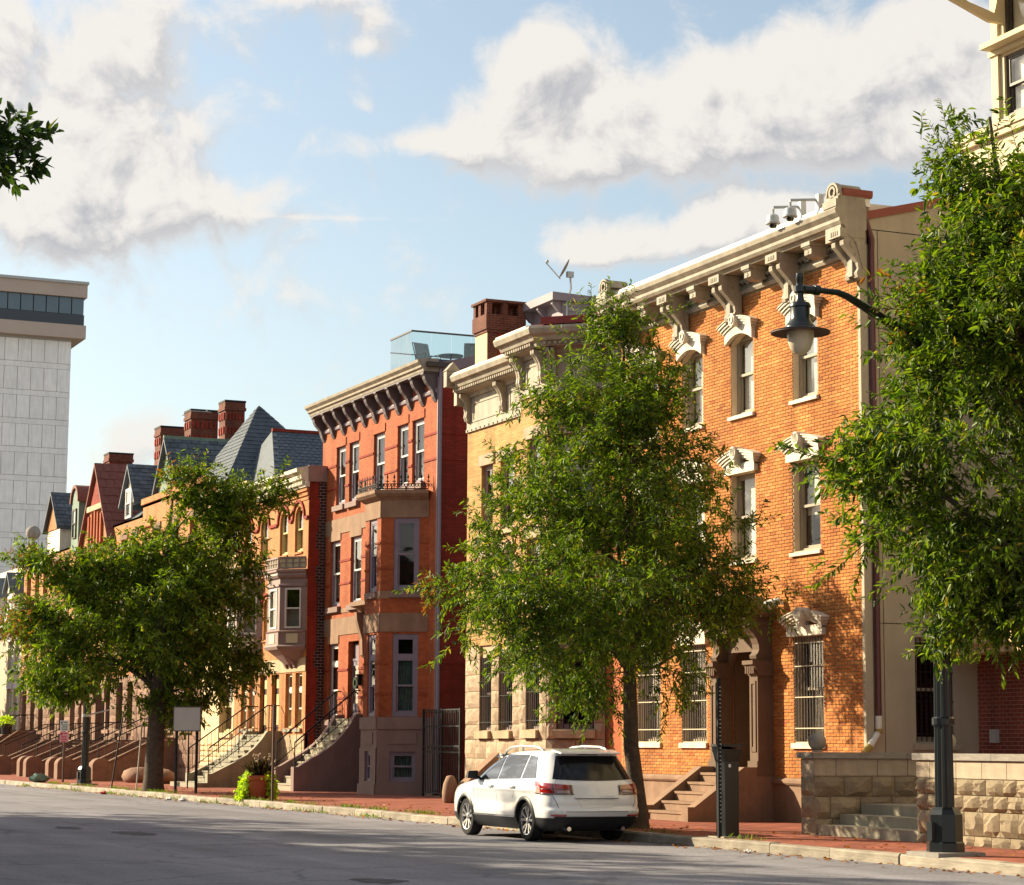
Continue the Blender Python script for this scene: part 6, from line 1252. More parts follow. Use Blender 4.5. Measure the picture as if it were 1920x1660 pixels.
        for k in range(5):
            for da in (-.17, .17):
                an = k * 2 * math.pi / 5 + math.pi / 2 + da * .6; an2 = k * 2 * math.pi / 5 + math.pi / 2 + da * 1.5; w0, w1 = .016, .026
                p0 = Vector((math.cos(an), 0, math.sin(an))) * .05; p1 = Vector((math.cos(an2), 0, math.sin(an2))) * .245; pe = Vector((-math.sin(an2), 0, math.cos(an2)))
                q = []
                for p, w_, yo in ((p0, w0, .085), (p1, w1, .108)):
                    for s_ in (-1, 1):
                        for dy in (-.04, 0): q.append((a + p.x + pe.x * w_ * s_, yc + sg * (yo + dy), WR + p.z + pe.z * w_ * s_))
                mb.add(q, [(0, 1, 3, 2), (4, 5, 7, 6), (1, 5, 7, 3), (0, 4, 5, 1), (2, 3, 7, 6), (0, 2, 6, 4)])
        obj('spokes', wc(mb), 'alloy', wh); obj('hub_cap', disc([(.06, .06), (.1, .055), (.105, .03), (.105, .001)], 14), 'alloy', wh, smooth=True)
    # tail lamp, wrapping the rear corner
    mb = MB(); nu, nv = 22, 6
    def corner(u, z, off):
        pts = outline(z, off)[:34]; d = [0]
        for p, q in zip(pts, pts[1:]): d.append(d[-1] + math.hypot(q[0] - p[0], q[1] - p[1]))
        for k in range(len(d) - 1):
            if d[k] <= u <= d[k + 1]: f = (u - d[k]) / max(1e-6, d[k + 1] - d[k]); return (pts[k][0] + (pts[k + 1][0] - pts[k][0]) * f, pts[k][1] + (pts[k + 1][1] - pts[k][1]) * f)
        return pts[-1]
    def lamp(name, m, u0, u1, zl0, zl1, zr0, zr1, off, parent):
        mb = MB()
        for j in range(nv + 1):
            for i in range(nu + 1):
                u = u0 + (u1 - u0) * i / nu; t_ = i / nu; zl = zl0 + (zr0 - zl0) * t_; zh = zl1 + (zr1 - zl1) * t_; z = zl + (zh - zl) * j / nv; bul = off * (1 + .4 * math.sin(math.pi * t_) * math.sin(math.pi * j / nv)); x, y = corner(u, z, bul); mb.v.append((x, sg * y, z))
        for j in range(nv):
            for i in range(nu): k = j * (nu + 1) + i; mb.f.append((k, k + 1, k + nu + 2, k + nu + 1)); mb.m.append(0)
        return obj(name, wc(mb), m, parent, smooth='all')
    tlm = lamp('tail_lamp', 'lamp_red', .50, 1.36, .885, 1.04, .90, 1.11, .014, CAR)
    lamp('lamp_rim', 'lamp_dark', .46, 1.40, .868, .892, .878, .905, .018, tlm); lamp('lamp_rim', 'lamp_dark', .47, .53, .88, 1.045, .88, 1.05, .018, tlm)
    lamp('reversing_lens', 'lamp_clear', .54, .78, .895, .945, .895, .94, .02, tlm); lamp('lens_divider', 'lamp_dark', .83, .86, .885, 1.07, .885, 1.07, .02, tlm); lamp('lens_divider', 'lamp_dark', .5, 1.3, .96, .975, .96, .98, .019, tlm)
    lamp('reflector', 'lamp_red', .62, .92, .475, .505, .475, .51, .014, CAR)
    obj('exhaust', wc(MB().tube([(.30, sg * .55, .255), (.06, sg * .55, .25)], .048, 14, caps=False).tube([(.07, sg * .55, .25), (.2, sg * .55, .252)], .04, 14)), 'chrome', CAR, smooth=True)
obj('rear_window', patch_rear([(.80, 1.15), (-.80, 1.15), (-.62, 1.57), (.62, 1.57)], .010, 24, 10, .03), 'car_glass_dark', CAR, smooth='all')
obj('brake_lamp', patch_rear([(.2, 1.585), (-.2, 1.585), (-.2, 1.612), (.2, 1.612)], .012, 10, 2), 'lamp_dark', CAR)
sp = obj('spoiler', wc(MB().hexa([(.30, -.62, 1.60), (.30, .62, 1.60), (.62, .66, 1.655), (.62, -.66, 1.655), (.30, -.60, 1.635), (.30, .60, 1.635), (.66, .64, 1.69), (.66, -.64, 1.69)])), 'car_white', CAR); bv = sp.modifiers.new('bevel', 'BEVEL'); bv.width = .012; bv.segments = 2
obj('windscreen', wc(MB().quad((3.80, .70, 1.13), (3.80, -.70, 1.13), (2.62, -.52, 1.615), (2.62, .52, 1.615))), 'car_glass', CAR)
obj('plate_recess', patch_rear([(.30, .63), (-.30, .63), (-.42, .80), (.42, .80)], .004, 10, 4), 'white_plastic', CAR); obj('plate_lip', patch_rear([(.44, .80), (-.44, .80), (-.44, .84), (.44, .84)], .03, 10, 2), 'car_white', CAR, smooth='all'); obj('tailgate_seam', patch_rear([(.44, .795), (-.44, .795), (-.44, .806), (.44, .806)], .033, 10, 1), 'rubber', CAR)
for c4 in ([(.72, .555), (-.72, .555), (-.74, .565), (.74, .565)], [(.72, .555), (.73, .555), (.87, .89), (.86, .89)], [(-.73, .555), (-.72, .555), (-.86, .89), (-.87, .89)]): obj('tailgate_seam', patch_rear(c4, .002, 12, 4), 'rubber', CAR)
obj('rear_valance', patch_rear([(.8, .30), (-.8, .30), (-.84, .47), (.84, .47)], .02, 20, 4), 'car_black', CAR, smooth='all')
# ------------------------------------------------------------------ street furniture
def lamp_post(name, label, x, y, arm=True, ztop=7.4, banner=False):
    t = thing(name, label, 'street lamp', (x, y, .15)); 
    obj('plinth', MB().box(x - .38, x + .38, y - .38, y + .38, .1, .20), 'coping_stone', t)
    obj('base', MB().lathe((x, y, .2), [(.26, 0), (.26, .12), (.24, .14), (.235, .50), (.20, .56), (.17, .60)], 8).box(x - .06, x + .06, y - .26, y - .18, .35, .6), 'black_paint', t)
    mb = MB(); n = 24; base = len(mb.v); prof = [(.6, .138), (1.0, .132), (ztop, .075)]
    for z, r in prof:
        for k in range(n): rr = r * (1 if k % 2 else .86); a = k * 2 * math.pi / n; mb.v.append((x + rr * math.cos(a), y + rr * math.sin(a), z))
    for i in range(2):
        for k in range(n): mb.f.append((i * n + k, i * n + (k + 1) % n, (i + 1) * n + (k + 1) % n, (i + 1) * n + k)); mb.m.append(0)
    obj('shaft', mb, 'black_paint', t); obj('collar', MB().lathe((x, y, 1.9), [(.15, 0), (.155, .02), (.155, .1), (.14, .12)], 16), 'black_paint', t); obj('collar', MB().lathe((x, y, ztop - .3), [(.09, 0), (.12, .03), (.12, .2), (.09, .25)], 12), 'black_paint', t)
    if arm:
        obj('arm', MB().tube([(x, y + .05, 7.02), (x, y - .16, 7.14), (x, y - .42, 7.30), (x, y - 1.2, 7.66), (x, y - 1.45, 7.77), (x, y - 1.6, 7.81), (x, y - 1.76, 7.81), (x, y - 2.19, 7.83)], [.085, .085, .08, .06, .05, .045, .042, .042], 10), 'black_paint', t, smooth=True)
        hy = y - 2.2; hd = obj('lantern', MB().lathe((x, hy, 0), [(.05, 8.02), (.055, 7.93), (.05, 7.92), (.05, 7.86), (.085, 7.84), (.085, 7.76), (.05, 7.74), (.05, 7.68), (.06, 7.66), (.06, 7.63), (.13, 7.61), (.15, 7.57), (.15, 7.55), (.135, 7.54), (.135, 7.41), (.15, 7.36), (.20, 7.29), (.215, 7.27), (.215, 7.24)], 22), 'black_paint', t, smooth=True)
        obj('shade', MB().lathe((x, hy, 0), [(.2, 7.262), (.40, 7.205), (.405, 7.185), (.39, 7.19), (.19, 7.235)], 32), 'rust_post', hd, smooth=True); obj('shade_top', MB().lathe((x, hy, 0), [(.17, 7.275), (.405, 7.211), (.409, 7.205), (.17, 7.27)], 32), 'black_paint', hd, smooth=True)
        obj('globe', MB().lathe((x, hy, 0), [(.19, 7.24), (.19, 7.19), (.175, 7.07), (.14, 6.97), (.08, 6.91), (.01, 6.895)], 22), 'lamp_globe', hd, smooth='all')
        obj('clamp', MB().tube([(x, hy + .05, 7.80), (x, hy + .25, 7.81)], .06, 10).tube([(x, hy + .22, 7.81), (x, hy + .3, 7.81)], .075, 10), 'black_paint', hd, smooth=True)
    if banner: obj('banner_arm', MB().tube([(x, y, 2.55), (x + .25, y + .75, 2.75)], .03, 6).tube([(x, y, 2.5), (x, y, 2.6)], .16, 12), 'grey_metal', t)
    return t
lamp_post('street_lamp', 'tall black fluted street lamp with curved arm and pendant lantern', -25.9, 17.95)
lamp_post('street_lamp', 'black street lamp post rising into the left tree', -78.14, 18.37, arm=False, ztop=4.2, banner=True)
K = thing('parking_kiosk', 'black parking pay station at the kerb before the brick house', 'pay station', (-32.1, 18.05, .15)); kx, ky = -32.1, 18.05
obj('plate', MB().box(kx - .3, kx + .3, ky - .24, ky + .24, .12, .17), 'concrete', K)
obj('body', MB().hexa([(kx - .15, ky - .125, .17), (kx + .15, ky - .125, .17), (kx + .15, ky + .125, .17), (kx - .15, ky + .125, .17), (kx - .15, ky - .13, 1.36), (kx + .15, ky - .13, 1.36), (kx + .15, ky + .13, 1.36), (kx - .15, ky + .13, 1.36)]), 'black_paint', K)
obj('head', MB().hexa([(kx - .155, ky - .135, 1.36), (kx + .155, ky - .135, 1.36), (kx + .155, ky + .135, 1.36), (kx - .155, ky + .135, 1.36), (kx - .2, ky - .18, 1.60), (kx + .19, ky - .17, 1.56), (kx + .19, ky + .17, 1.56), (kx - .2, ky + .18, 1.60)]).box(kx - .21, kx + .2, ky - .185, ky + .185, 1.6, 1.64), 'black_paint', K)
obj('badge', MB().box(kx + .151, kx + .157, ky - .06, ky - .02, 1.27, 1.32), 'sign_white', K)
def post(name, label, x, y, h, m='black_iron', lean=0.0, w=.025, cat='post', group=None):
    t = thing(name, label, cat, (x, y, .15), group); obj('upright', MB().tube([(x, y, .1), (x + lean * .4, y + lean, .15 + h)], w, 5), m, t); return t
pk = post('sign_post', 'thin black perforated post at the kerb beside the pay station', -31.95, 17.82, 2.55, w=.04)
for i in range(34): obj('hole', MB().box(-32.0, -31.905, 17.81, 17.83, .4 + i * .065, .415 + i * .065), 'grey_metal', pk)
post('sign_post', 'brown post in front of the terracotta pot', -55.3, 17.85, 2.45, 'rust_post', w=.035); 
post('sign_post', 'thin leaning post right of the black lamp', -73.6, 18.2, 2.35, 'black_iron', .3); post('sign_post', 'grey post left of the big tree trunk', -69.2, 17.9, 2.0, 'sign_back', .12)
t = post('stop_sign', 'white-backed stop sign seen nearly edge-on beside the cream house', -71.9, 20.3, 2.55, 'black_iron', cat='sign')
n = 8; a0 = Vector((-71.86, 20.3)); dirv = Vector((.40, .92)).normalized(); mb = MB(); f = Fr((a0.x, a0.y), (a0.x + dirv.x, a0.y + dirv.y)); mb.plate(f, [(.3 * math.cos((i + .5) * math.pi / 4) * .5 + .1, 2.35 + .38 * math.sin((i + .5) * math.pi / 4)) for i in range(8)], -.005, .005); obj('plate', mb, 'sign_white', t)
t = thing('parking_sign', 'white and pink parking sign on a rusty post left of the black lamp', 'sign', (-83.4, 18.8, .15)); obj('post', MB().tube([(-83.4, 18.8, .1), (-83.4, 18.8, 2.1)], .045, 6), 'rust_post', t)
f = Fr((-83.40, 18.64), (-83.27, 18.96)); up_ = obj('upper_plate', MB().fbox(f, 0, .32, .05, .06, 2.03, 2.42), 'sign_white', t); lo_ = obj('lower_plate', MB().fbox(f, 0, .32, .05, .06, 1.62, 2.01), 'sign_pink', t)
mb = MB().fbox(f, .03, .09, .06, .065, 2.30, 2.38).fbox(f, .12, .28, .06, .065, 2.34, 2.37); [mb.fbox(f, .05 + .02 * (i % 2), .28, .06, .065, 2.25 - i * .06, 2.275 - i * .06) for i in range(4)]; obj('lettering', mb, 'sign_green', up_)
mb = MB().fbox(f, .03, .1, .06, .065, 1.88, 1.97).fbox(f, .13, .28, .06, .065, 1.93, 1.96); [mb.fbox(f, .06 - .01 * (i % 2), .26, .06, .065, 1.82 - i * .06, 1.845 - i * .06) for i in range(4)]; obj('lettering', mb, 'sign_red', lo_)
t = thing('blank_sign', 'grey back of a wide road sign on two black posts by the left tree', 'sign', (-65.2, 18.4, .15)); f = Fr((-64.75, 17.98), (-65.1, 18.78)); f = Fr((-65.25, 17.98), (-64.75, 18.80))
for s_ in (.08, .70): p = f.p(s_, 0, 0); obj('post', MB().tube([(p[0], p[1], .1), (p[0], p[1], 2.62)], .045, 6), 'black_iron', t)
obj('panel', MB().fbox(f, .0, .8, .05, .07, 1.98, 2.66), 'sign_back', t); obj('panel_rim', MB().fbox(f, -.02, .82, .04, .08, 2.66, 2.69).fbox(f, -.02, .82, .04, .08, 1.95, 1.98).fbox(f, -.02, 0, .04, .08, 1.98, 2.66).fbox(f, .8, .82, .04, .08, 1.98, 2.66), 'dark_sash', t)

# ------------------------------------------------------------------ foliage
def leaves_mesh(name, pos, dirs, nrm, ln_, wd, m):
    """one rhombic folded leaf per row; arrays (n,3)"""
    n = len(pos); s = np.cross(dirs, nrm); s /= np.linalg.norm(s, axis=1, keepdims=True) + 1e-9; up = np.cross(s, dirs)
    L_ = ln_[:, None]; Wd = wd[:, None]; v = np.empty((n, 6, 3))
    v[:, 0] = pos; v[:, 1] = pos + dirs * L_ * .35 + s * Wd * .5 + up * Wd * .18; v[:, 2] = pos + dirs * L_ * .72 + s * Wd * .38 - up * L_ * .03; v[:, 3] = pos + dirs * L_ - up * L_ * .12; v[:, 4] = pos + dirs * L_ * .72 - s * Wd * .38 - up * L_ * .03; v[:, 5] = pos + dirs * L_ * .35 - s * Wd * .5 + up * Wd * .18
    me = bpy.data.meshes.new(name); me.vertices.add(n * 6); me.vertices.foreach_set('co', v.reshape(-1)); me.loops.add(n * 8); me.polygons.add(n * 2)
    b = np.arange(n)[:, None] * 6; li = np.concatenate([b + np.array([[0, 1, 2, 3]]), b + np.array([[0, 3, 4, 5]])], axis=1).reshape(-1)
    me.loops.foreach_set('vertex_index', li.astype(np.int32)); me.polygons.foreach_set('loop_start', (np.arange(n * 2) * 4).astype(np.int32)); me.polygons.foreach_set('loop_total', np.full(n * 2, 4, np.int32))
    me.materials.append(MATS[m]); me.update(calc_edges=True); return me
def unit(a): return a / (np.linalg.norm(a, axis=-1, keepdims=True) + 1e-9)
def tree(name, label, base, trunk, lobes, m, seed, n_cl, twigs, lv, leaf=(.11, .028), twig=.5, trunk_r=.15, droop=.35, limbs=True, bare=0.0, dry=0, shoots=0, group=None, cl_r=.55, zmin=2.2):
    """trunk: list of (x,y,z,r) points; lobes: (cx,cy,cz,rx,ry,rz,weight) crown masses in world metres"""
    g = np.random.default_rng(seed); t = thing(name, label, 'tree', base, group)
    tp = [Vector(p[:3]) for p in trunk]; mb = MB().tube(tp, [p[3] for p in trunk], 10)
    w = np.array([l[6] for l in lobes]); w = w / w.sum(); cl = []
    for k in g.choice(len(lobes), n_cl, p=w):
        l = lobes[k]; d = unit(g.normal(size=3)); r = g.random() ** .42; cl.append((l[0] + l[3] * d[0] * r, l[1] + l[4] * d[1] * r, l[2] + l[5] * d[2] * r))
    cl = np.array(cl); cen = np.array([sum(l[i] * l[6] for l in lobes) / sum(l[6] for l in lobes) for i in range(3)])
    tz = [p.z for p in tp]
    def trunk_at(z):
        z = max(tz[0], min(tz[-1], z))
        for a, b in zip(trunk, trunk[1:]):
            if a[2] <= z <= b[2]: u = (z - a[2]) / (b[2] - a[2] + 1e-9); return Vector((a[0] + (b[0] - a[0]) * u, a[1] + (b[1] - a[1]) * u, z)), a[3] + (b[3] - a[3]) * u
        return tp[-1], trunk[-1][3]
    lim = MB(); prim = []
    if limbs:
        npm = max(8, n_cl // 14)
        for c in cl[:npm]:
            c = Vector(c); h = math.hypot(c.x - tp[0].x, c.y - tp[0].y); z0 = max(zmin, min(c.z - h * g.uniform(.35, .8), tz[-1] * .92)); s, r = trunk_at(z0); r0 = min(r * .5, .012 + .009 * (c - s).length + .006 * h)
            bow = Vector(g.normal(size=3)) * .16 * h ** .5; pts = [s + (c - s) * u + bow * math.sin(math.pi * u) + Vector((0, 0, .10 * h * math.sin(math.pi * u) ** 1.0)) for u in (0, .18, .4, .62, .82, 1)]
            lim.tube(pts, [r0, r0 * .85, r0 * .62, r0 * .42, r0 * .26, .006], 6, caps=False); prim += pts[1:]
        pa = np.array([tuple(p) for p in prim])
        for c in cl[npm::2]:
            d2 = ((pa - c) ** 2).sum(1) + np.where(pa[:, 2] > c[2] + .3, 1.5, 0); s = Vector(pa[d2.argmin()]); c = Vector(c); k = (c - s).length
            lim.tube([s, s.lerp(c, .5) + Vector(g.normal(size=3)) * .08 * k + Vector((0, 0, .05 * k)), c], [.008 + .006 * k, .006 + .003 * k, .004], 4, caps=False)
    P, D, Nn, Ln, Wd = [], [], [], [], []
    out = unit(cl - cen)
    for ci in range(len(cl)):
        for k in range(twigs):
            o = cl[ci] + g.normal(size=3) * cl_r * np.array([.6, .6, .45]); d = unit(out[ci] * .55 + g.normal(size=3) * .75 + np.array([0, 0, .15])); Lw = twig * g.uniform(.6, 1.3)
            if limbs and k % 2 == 0: lim.tube([Vector(o), Vector(o + d * Lw * .6 - np.array([0, 0, .04])), Vector(o + d * Lw - np.array([0, 0, .12 * Lw]))], [.006, .005, .003], 3, caps=False)
            u = np.linspace(.1, 1, lv)[:, None] + g.normal(size=(lv, 1)) * .03; pp = o + d * Lw * u - np.array([0, 0, .12 * Lw]) * u ** 2
            sd = unit(np.cross(np.tile(d, (lv, 1)), g.normal(size=(lv, 3)))); dd = unit(d * .55 + sd * .8 + np.array([0, 0, -droop]))
            nn = unit(np.array([0, 0, 1.0]) + g.normal(size=(lv, 3)) * .55); P.append(pp); D.append(dd); Nn.append(nn); q = g.uniform(.5, 1.35, lv); Ln.append(leaf[0] * q); Wd.append(leaf[1] * q)
    for k in range(shoots):
        ci = g.integers(len(cl)); o = cl[ci]; d = unit(out[ci] + g.normal(size=3) * .35 + np.array([0, 0, .25])); Lw = twig * g.uniform(1.6, 2.6); nl = int(lv * 2)
        lim.tube([Vector(o), Vector(o + d * Lw * .5 - np.array([0, 0, .03])), Vector(o + d * Lw)], [.008, .006, .003], 4, caps=False)
        u = np.linspace(.2, 1, nl)[:, None]; pp = o + d * Lw * u; sd = unit(np.cross(np.tile(d, (nl, 1)), g.normal(size=(nl, 3)))); P.append(pp); D.append(unit(d * .6 + sd * .8 + np.array([0, 0, -droop * .6]))); Nn.append(unit(np.array([0, 0, 1.0]) + g.normal(size=(nl, 3)) * .5)); q = g.uniform(.7, 1.2, nl); Ln.append(leaf[0] * q); Wd.append(leaf[1] * q)
    P, D, Nn, Ln, Wd = np.concatenate(P), np.concatenate(D), np.concatenate(Nn), np.concatenate(Ln), np.concatenate(Wd)
    tr_o = obj('trunk', mb, 'bark', t, smooth=True); 
    if lim.v: obj('limbs', lim, 'bark', t, recalc=False)
    o3 = np.array(base)
    if dry:
        sel = np.zeros(len(P), bool); per = twigs * lv
        for ci in g.choice(len(cl), dry, replace=False): sel[ci * per:(ci + 1) * per:2] = True
        dm = leaves_mesh('dry_leaves', P[sel] - o3, D[sel], Nn[sel], Ln[sel], Wd[sel], 'leaf_dry'); od = bpy.data.objects.new('dry_leaves', dm); C.objects.link(od); od.parent = t; od['kind'] = 'stuff'; ORG[od.name] = Vector(base)
        P, D, Nn, Ln, Wd = P[~sel], D[~sel], Nn[~sel], Ln[~sel], Wd[~sel]
    cm_ = leaves_mesh('crown', P - o3, D, Nn, Ln, Wd, m); oc = bpy.data.objects.new('crown', cm_); C.objects.link(oc); oc.parent = t; oc['kind'] = 'stuff'; return t
# centre tree in front of the brick house
bx, by = -36.1, 18.5
tree('street_tree', 'slender street tree with narrow leaves beside the parked car', (bx, by, .15),
     [(bx, by, .1, .20), (bx - .02, by, .5, .155), (bx - .12, by - .1, 1.6, .14), (bx - .15, by - .12, 3.2, .115), (bx - .1, by - .1, 5.5, .07), (bx - .3, by - .15, 8, .035), (bx - .4, by - .1, 9.7, .012)],
     [(bx - .5, by - .5, 4.3, 3.3, 3.1, 1.0, 1.5), (bx - .3, by - 1.3, 3.6, 2.3, 2.2, .7, .9), (bx - .6, by - .3, 5.5, 2.9, 2.3, .9, 1.2), (bx - .5, by - .45, 6.7, 2.2, 2.0, 1.0, 1.1), (bx - .4, by - .4, 7.8, 1.5, 1.4, .9, .7), (bx - .4, by - .2, 8.9, .7, .55, .9, .22), (bx - .5, by + 1.5, 4.3, 1.9, 1.1, .6, .5), (bx - .2, by + .9, 2.75, .8, .8, .3, .12), (bx - .2, by - 1.0, 2.6, 1.0, .8, .4, .16), (bx - 2.9, by + 2.0, 5.0, 1.2, .9, 1.1, .4), (bx - .3, by - 2.6, 4.3, 1.6, 1.0, .4, .25), (bx - .3, by - 1.9, 5.9, 1.2, .7, .4, .16), (bx - .2, by + 1.5, 6.2, 1.0, .7, .4, .14)],
     'leaf_oak', 3, 335, 16, 17, leaf=(.12, .030), twig=.42, dry=5, shoots=230, cl_r=.34, zmin=2.9)
# left tree
bx, by = -67.55, 18.0
tree('street_tree', 'broad dense street tree with dark trunk in front of the far row', (bx, by, .15),
     [(bx, by, .1, .38), (bx, by, .5, .31), (bx + .05, by + .03, 2.0, .27), (bx, by + .1, 3.0, .27), (bx - .2, by + .2, 5, .17), (bx - .3, by + .3, 7.5, .09), (bx - .4, by + .5, 9.3, .03)],
     [(bx - 1.5, by - 2.2, 4.9, 3.6, 1.9, 1.5, 1.3), (bx - .5, by + .2, 5.2, 3.6, 2.3, 1.8, 1.5), (bx - .5, by + 1.6, 6.3, 2.4, 1.5, 1.7, .9), (bx - .3, by + 1.9, 8.9, 1.1, .8, 1.1, .34), (bx - .3, by + 3.3, 9.4, .9, .7, .6, .2), (bx - .4, by + .9, 9.6, .9, .55, .8, .22), (bx - .6, by + .8, 7.5, 1.8, 1.3, 1.2, .6), (bx - 1.0, by - .8, 7.1, 1.7, 1.1, .9, .4), (bx - 1.5, by - 1.7, 6.5, 1.9, 1.1, .8, .5), (bx - 1.5, by - 3.1, 6.9, 1.1, .6, .6, .17), (bx - 1.2, by - 3.7, 5.4, 1.3, .9, .6, .26), (bx - 1, by - 2.6, 3.6, 2.4, 1.4, .5, .45), (bx - 5.5, by + .3, 6.2, 2.6, 1.5, 1.5, .7), (bx + .1, by + 1.3, 4.0, 1.8, 1.4, .8, .55), (bx, by + .2, 2.9, 1.3, 1.2, .5, .3), (bx, by + 2.6, 4.3, 1.3, .8, .5, .22), (bx - .2, by + 2.5, 7.4, .9, .6, .5, .16)],
     'leaf_left', 8, 350, 17, 15, leaf=(.18, .052), twig=.5, dry=9, shoots=140, cl_r=.42, zmin=3.0)
# right tree, trunk just outside the picture
bx, by = -24.3, 18.9
tree('street_tree', 'leafy street tree overhanging the lamp at the right edge', (bx, by, .15),
     [(bx, by, .1, .25), (bx, by, .6, .2), (bx - .05, by - .05, 2.5, .17), (bx - .2, by - .2, 4.5, .13), (bx - .5, by - .4, 7.5, .07), (bx - .7, by - .6, 10.3, .02)],
     [(bx - .6, by - .5, 5.7, 2.3, 1.8, 1.3, 1.2), (bx - .6, by - .6, 7.2, 1.9, 1.35, 1.2, 1.1), (bx - .5, by - .5, 8.2, 1.4, 1.0, .8, .6), (bx - .4, by - .5, 9.1, 1.0, .7, .6, .2), (bx - 1.5, by - 1.7, 5.5, 1.4, 1.0, .4, .35), (bx - 1.4, by - 1.1, 4.5, 1.1, .9, .5, .3), (bx - .6, by - .7, 4.2, 1.3, 1.2, .6, .45), (bx - .9, by - .9, 3.5, .8, .7, .4, .2), (bx - .3, by + .2, 3.7, .9, .8, .5, .2), (bx - 1.0, by - 1.3, 7.6, .8, .6, .5, .16), (bx - .7, by - 1.0, 9.4, .7, .4, .6, .1)],
     'leaf_oak', 15, 260, 16, 16, leaf=(.125, .038), twig=.42, dry=2, shoots=190, cl_r=.34, zmin=3.6)
# near-side trees (the first reaches into the picture at top left, the rest only shade the road)
def near_tree(x, y, lab, seed, extra=(), n_cl=150, top=8.6, dy=0.0):
    return tree('near_street_tree', lab, (x, y, .15), [(x, y, .1, .3), (x, y, 2.5, .24), (x + .2, y, 5, .15), (x + .2, y + .1, top - .6, .04)],
        [(x, y + dy, top - 3.2, 3.4, 3.2, 2.0, 1.0), (x + .3, y + .2 + dy, top - 1.6, 2.2, 2.2, 1.4, .6), *extra], 'leaf_dark', seed, n_cl, 12, 15, leaf=(.13, .055), twig=.28, droop=.1, shoots=0, group='trees on the near pavement', cl_r=.3)
near_tree(-21.6, .6, 'near-side oak whose leafy branch tip hangs in at top left', 21, [(-20.1, 3.72, 6.92, .10, .08, .20, .03), (-20.0, 3.2, 6.9, .2, .3, .2, .03), (-20.6, 2.6, 6.8, .4, .5, .3, .03)], 190, 9.6, -1.4)
NT = near_tree(-31.5, 1.0, 'near-side oak, first beyond the picture edge', 22, n_cl=95, top=9.0)
for x, s, r, lab in ((-37.6, 1.12, 1.2, 'second'), (-44.3, 1.15, 2.6, 'third'), (-51.6, 1.2, 4.0, 'fourth'), (-59.5, 1.1, 5.1, 'fifth')): c = copy_tree(NT, (x, 1.1, .15), r, s); c['label'] = 'near-side oak, %s beyond the picture edge' % lab
# dark ivy-covered tree at the far left edge
bx, by = -121.8, 21.5
tree('evergreen_tree', 'dark evergreen at the left edge before the mansard house', (bx, by, .15), [(bx, by, .1, .3), (bx, by, 3, .2), (bx, by, 8, .05)], [(bx - .4, by - .8, 3.2, 2.0, 1.5, 3.0, 1), (bx - .5, by - 1, 6.3, 1.6, 1.2, 2.0, .6)], 'leaf_dark', 31, 130, 7, 12, leaf=(.26, .12), twig=.6)

# ------------------------------------------------------------------ planter, pots, litter
PL = thing('planter', 'terracotta pot with lime trailing vine and purple grass at the kerb', 'planter', (-57.1, 18.05, .15)); px_, py_ = -57.1, 18.05
obj('pot', MB().lathe((px_, py_, .15), [(.22, 0), (.25, .08), (.30, .44), (.30, .5), (.33, .52), (.335, .6), (.32, .63), (.27, .63), (.26, .57)], 24), 'terracotta', PL, smooth=True); obj('soil', MB().lathe((px_, py_, .72), [(.27, 0), (.2, .02)], 18), 'bark', PL)
g = np.random.default_rng(4); n = 1500; side_ = np.where(g.random(n) < .6, -1.0, 1.0); u = g.random(n)
rtv = np.array([rt.x, rt.y, 0]); dpv = np.array([ax.x, ax.y, 0]); P = np.array([px_, py_, 0]) + rtv * (side_ * (.24 + .18 * np.sqrt(u) * np.where(side_ < 0, 1.1, .8)) + g.normal(size=n) * .06)[:, None] - dpv * (g.normal(size=n) * .18)[:, None]; P[:, 2] = .84 - u * np.where(side_ < 0, .74, .62) + g.normal(size=n) * .04; P[:, 2] = np.maximum(P[:, 2], .18)
vm_ = leaves_mesh('vine', P - np.array(PL.location), unit(g.normal(size=(n, 3)) + np.array([0, 0, -.6])), unit(g.normal(size=(n, 3)) + np.array([.3, -.6, .6])), g.uniform(.06, .11, n), g.uniform(.05, .09, n), 'leaf_lime'); o = bpy.data.objects.new('vine', vm_); C.objects.link(o); o.parent = PL; o['kind'] = 'stuff'
n = 420; an = g.random(n) * 6.283; tilt = g.random(n) ** .7 * .9; D_ = np.stack([np.cos(an) * np.sin(tilt), np.sin(an) * np.sin(tilt), np.cos(tilt)], 1); P = np.array([px_, py_, .74]) + g.normal(size=(n, 3)) * np.array([.10, .10, .01])
gm = leaves_mesh('purple_grass', P - np.array(PL.location), D_, unit(np.cross(D_, g.normal(size=(n, 3)))), g.uniform(.28, .58, n), g.uniform(.010, .018, n), 'leaf_purple'); o = bpy.data.objects.new('purple_grass', gm); C.objects.link(o); o.parent = PL; o['kind'] = 'stuff'
n = 22
for k in range(n):
    a = g.random() * 6.283; tl2 = g.uniform(.3, .9); e = Vector((px_ + math.cos(a) * tl2 * .45, py_ + math.sin(a) * tl2 * .45, .74 + g.uniform(.35, .6))); s_ = e - Vector((math.cos(a) * .1, math.sin(a) * .1, .0))
    obj('grass_plume', MB().tube([s_, s_.lerp(e, .5) + Vector((0, 0, .03)), e + Vector((0, 0, -.02))], [.008, .022, .005], 5), 'sandstone_smooth', PL)
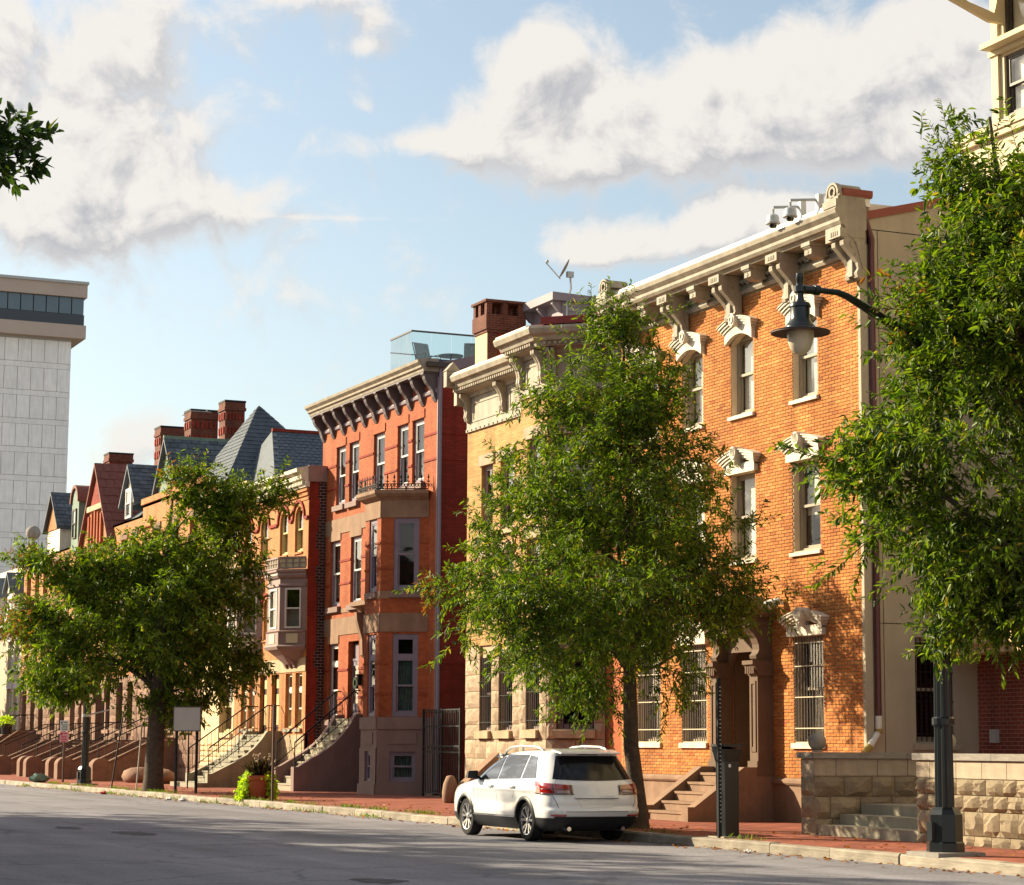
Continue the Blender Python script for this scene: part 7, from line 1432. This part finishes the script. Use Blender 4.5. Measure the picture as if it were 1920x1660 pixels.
for i, (x, y, r, lab) in enumerate(((-112.4, 22.3, .35, 'small round green shrub in a dark pot at the top of the far steps'), (-111.2, 22.2, .4, 'yellow-green round shrub in a dark pot, right of the other pots'), (-113.6, 22.5, .3, 'dark pot with little greenery, left of the other pots'))):
    t = thing('potted_shrub', lab, 'potted plant', (x, y, 2.0)); obj('pot', MB().lathe((x, y, 2.0), [(.22, 0), (.3, .45), (.33, .5), (.28, .5)], 14), 'black_paint', t, smooth=True)
    n = 260 if i < 2 else 60; d = unit(g.normal(size=(n, 3))); P = np.array([x, y, 2.6]) + d * r * g.uniform(.6, 1, (n, 1)) * np.array([1, 1, .75]); me = leaves_mesh('foliage', P - np.array(t.location), unit(d + g.normal(size=(n, 3)) * .6), unit(g.normal(size=(n, 3))), g.uniform(.08, .14, n), g.uniform(.06, .09, n), 'leaf_lime' if i == 1 else 'leaf_left'); o = bpy.data.objects.new('foliage', me); C.objects.link(o); o.parent = t; o['kind'] = 'stuff'
def scrap(x, y, z, r, m, name, lab, cat, seed):
    bm = bmesh.new(); bmesh.ops.create_icosphere(bm, subdivisions=2, radius=r); q = random.Random(seed); mb = MB(); mb.v = [(x + v.co.x * q.uniform(.6, 1.4), y + v.co.y * q.uniform(.6, 1.4), z + (v.co.z * .5 + r * .45) * q.uniform(.7, 1.2)) for v in bm.verts]; mb.f = [tuple(v.index for v in f.verts) for f in bm.faces]; mb.m = [0] * len(mb.f); bm.free()
    tag(obj(name, mb, m, org=(x, y, z)), lab, cat)
scrap(-83.2, 17.9, .15, .35, 'plastic_green', 'litter_bag', 'crumpled dark green bag on the far left kerb', 'litter', 1); scrap(-61.5, 17.25, 0, .12, 'paper', 'paper_scrap', 'crumpled white paper in the gutter before the left tree', 'litter', 2); scrap(-30.05, 17.25, 0, .06, 'paper', 'paper_scrap', 'small white paper in the gutter near the pay station', 'litter', 3); scrap(-62.8, 17.22, 0, .1, 'paper', 'paper_scrap', 'flattened white paper in the gutter under the blank sign', 'litter', 6); scrap(-70.5, 17.2, 0, .1, 'sign_red', 'paper_scrap', 'small red wrapper in the gutter near the far lamp post', 'litter', 5)
# fallen leaves and weeds along the kerb
n = 900; P = np.stack([g.uniform(-85, -20, n), np.where(g.random(n) < .55, 17.55 - np.abs(g.normal(size=n)) * .25, g.uniform(17.8, 20, n)), np.zeros(n)], 1); P[:, 2] = np.where(P[:, 1] < 17.55, .012, .165)
a = g.random(n) * 6.283; fl = leaves_mesh('fallen_leaves', P, np.stack([np.cos(a), np.sin(a), g.normal(size=n) * .15], 1), unit(np.array([0, 0, 1.0]) + g.normal(size=(n, 3)) * .4), g.uniform(.06, .12, n), g.uniform(.03, .06, n), 'leaf_dry'); o = bpy.data.objects.new('fallen_leaves', fl); C.objects.link(o); o['kind'] = 'stuff'; tag(o, 'dry fallen leaves scattered along the gutter and brick pavement', 'leaves')
n = 2600; cx = np.repeat(g.uniform(-84, -30, 65), 40); P = np.stack([cx + g.normal(size=n) * .35, np.repeat(np.where(g.random(65) < .6, 17.8, 17.52), 40) + g.normal(size=n) * .05, np.full(n, .0)], 1); P[:, 2] = np.where(P[:, 1] > 17.66, .15, .0)
D_ = unit(g.normal(size=(n, 3)) * .5 + np.array([0, 0, 1.0])); wm = leaves_mesh('weeds', P, D_, unit(np.cross(D_, g.normal(size=(n, 3)))), g.uniform(.04, .13, n), g.uniform(.008, .02, n), 'grass_blade'); o = bpy.data.objects.new('weeds', wm); C.objects.link(o); o['kind'] = 'stuff'; tag(o, 'thin green weeds growing along the kerb stones', 'weeds')
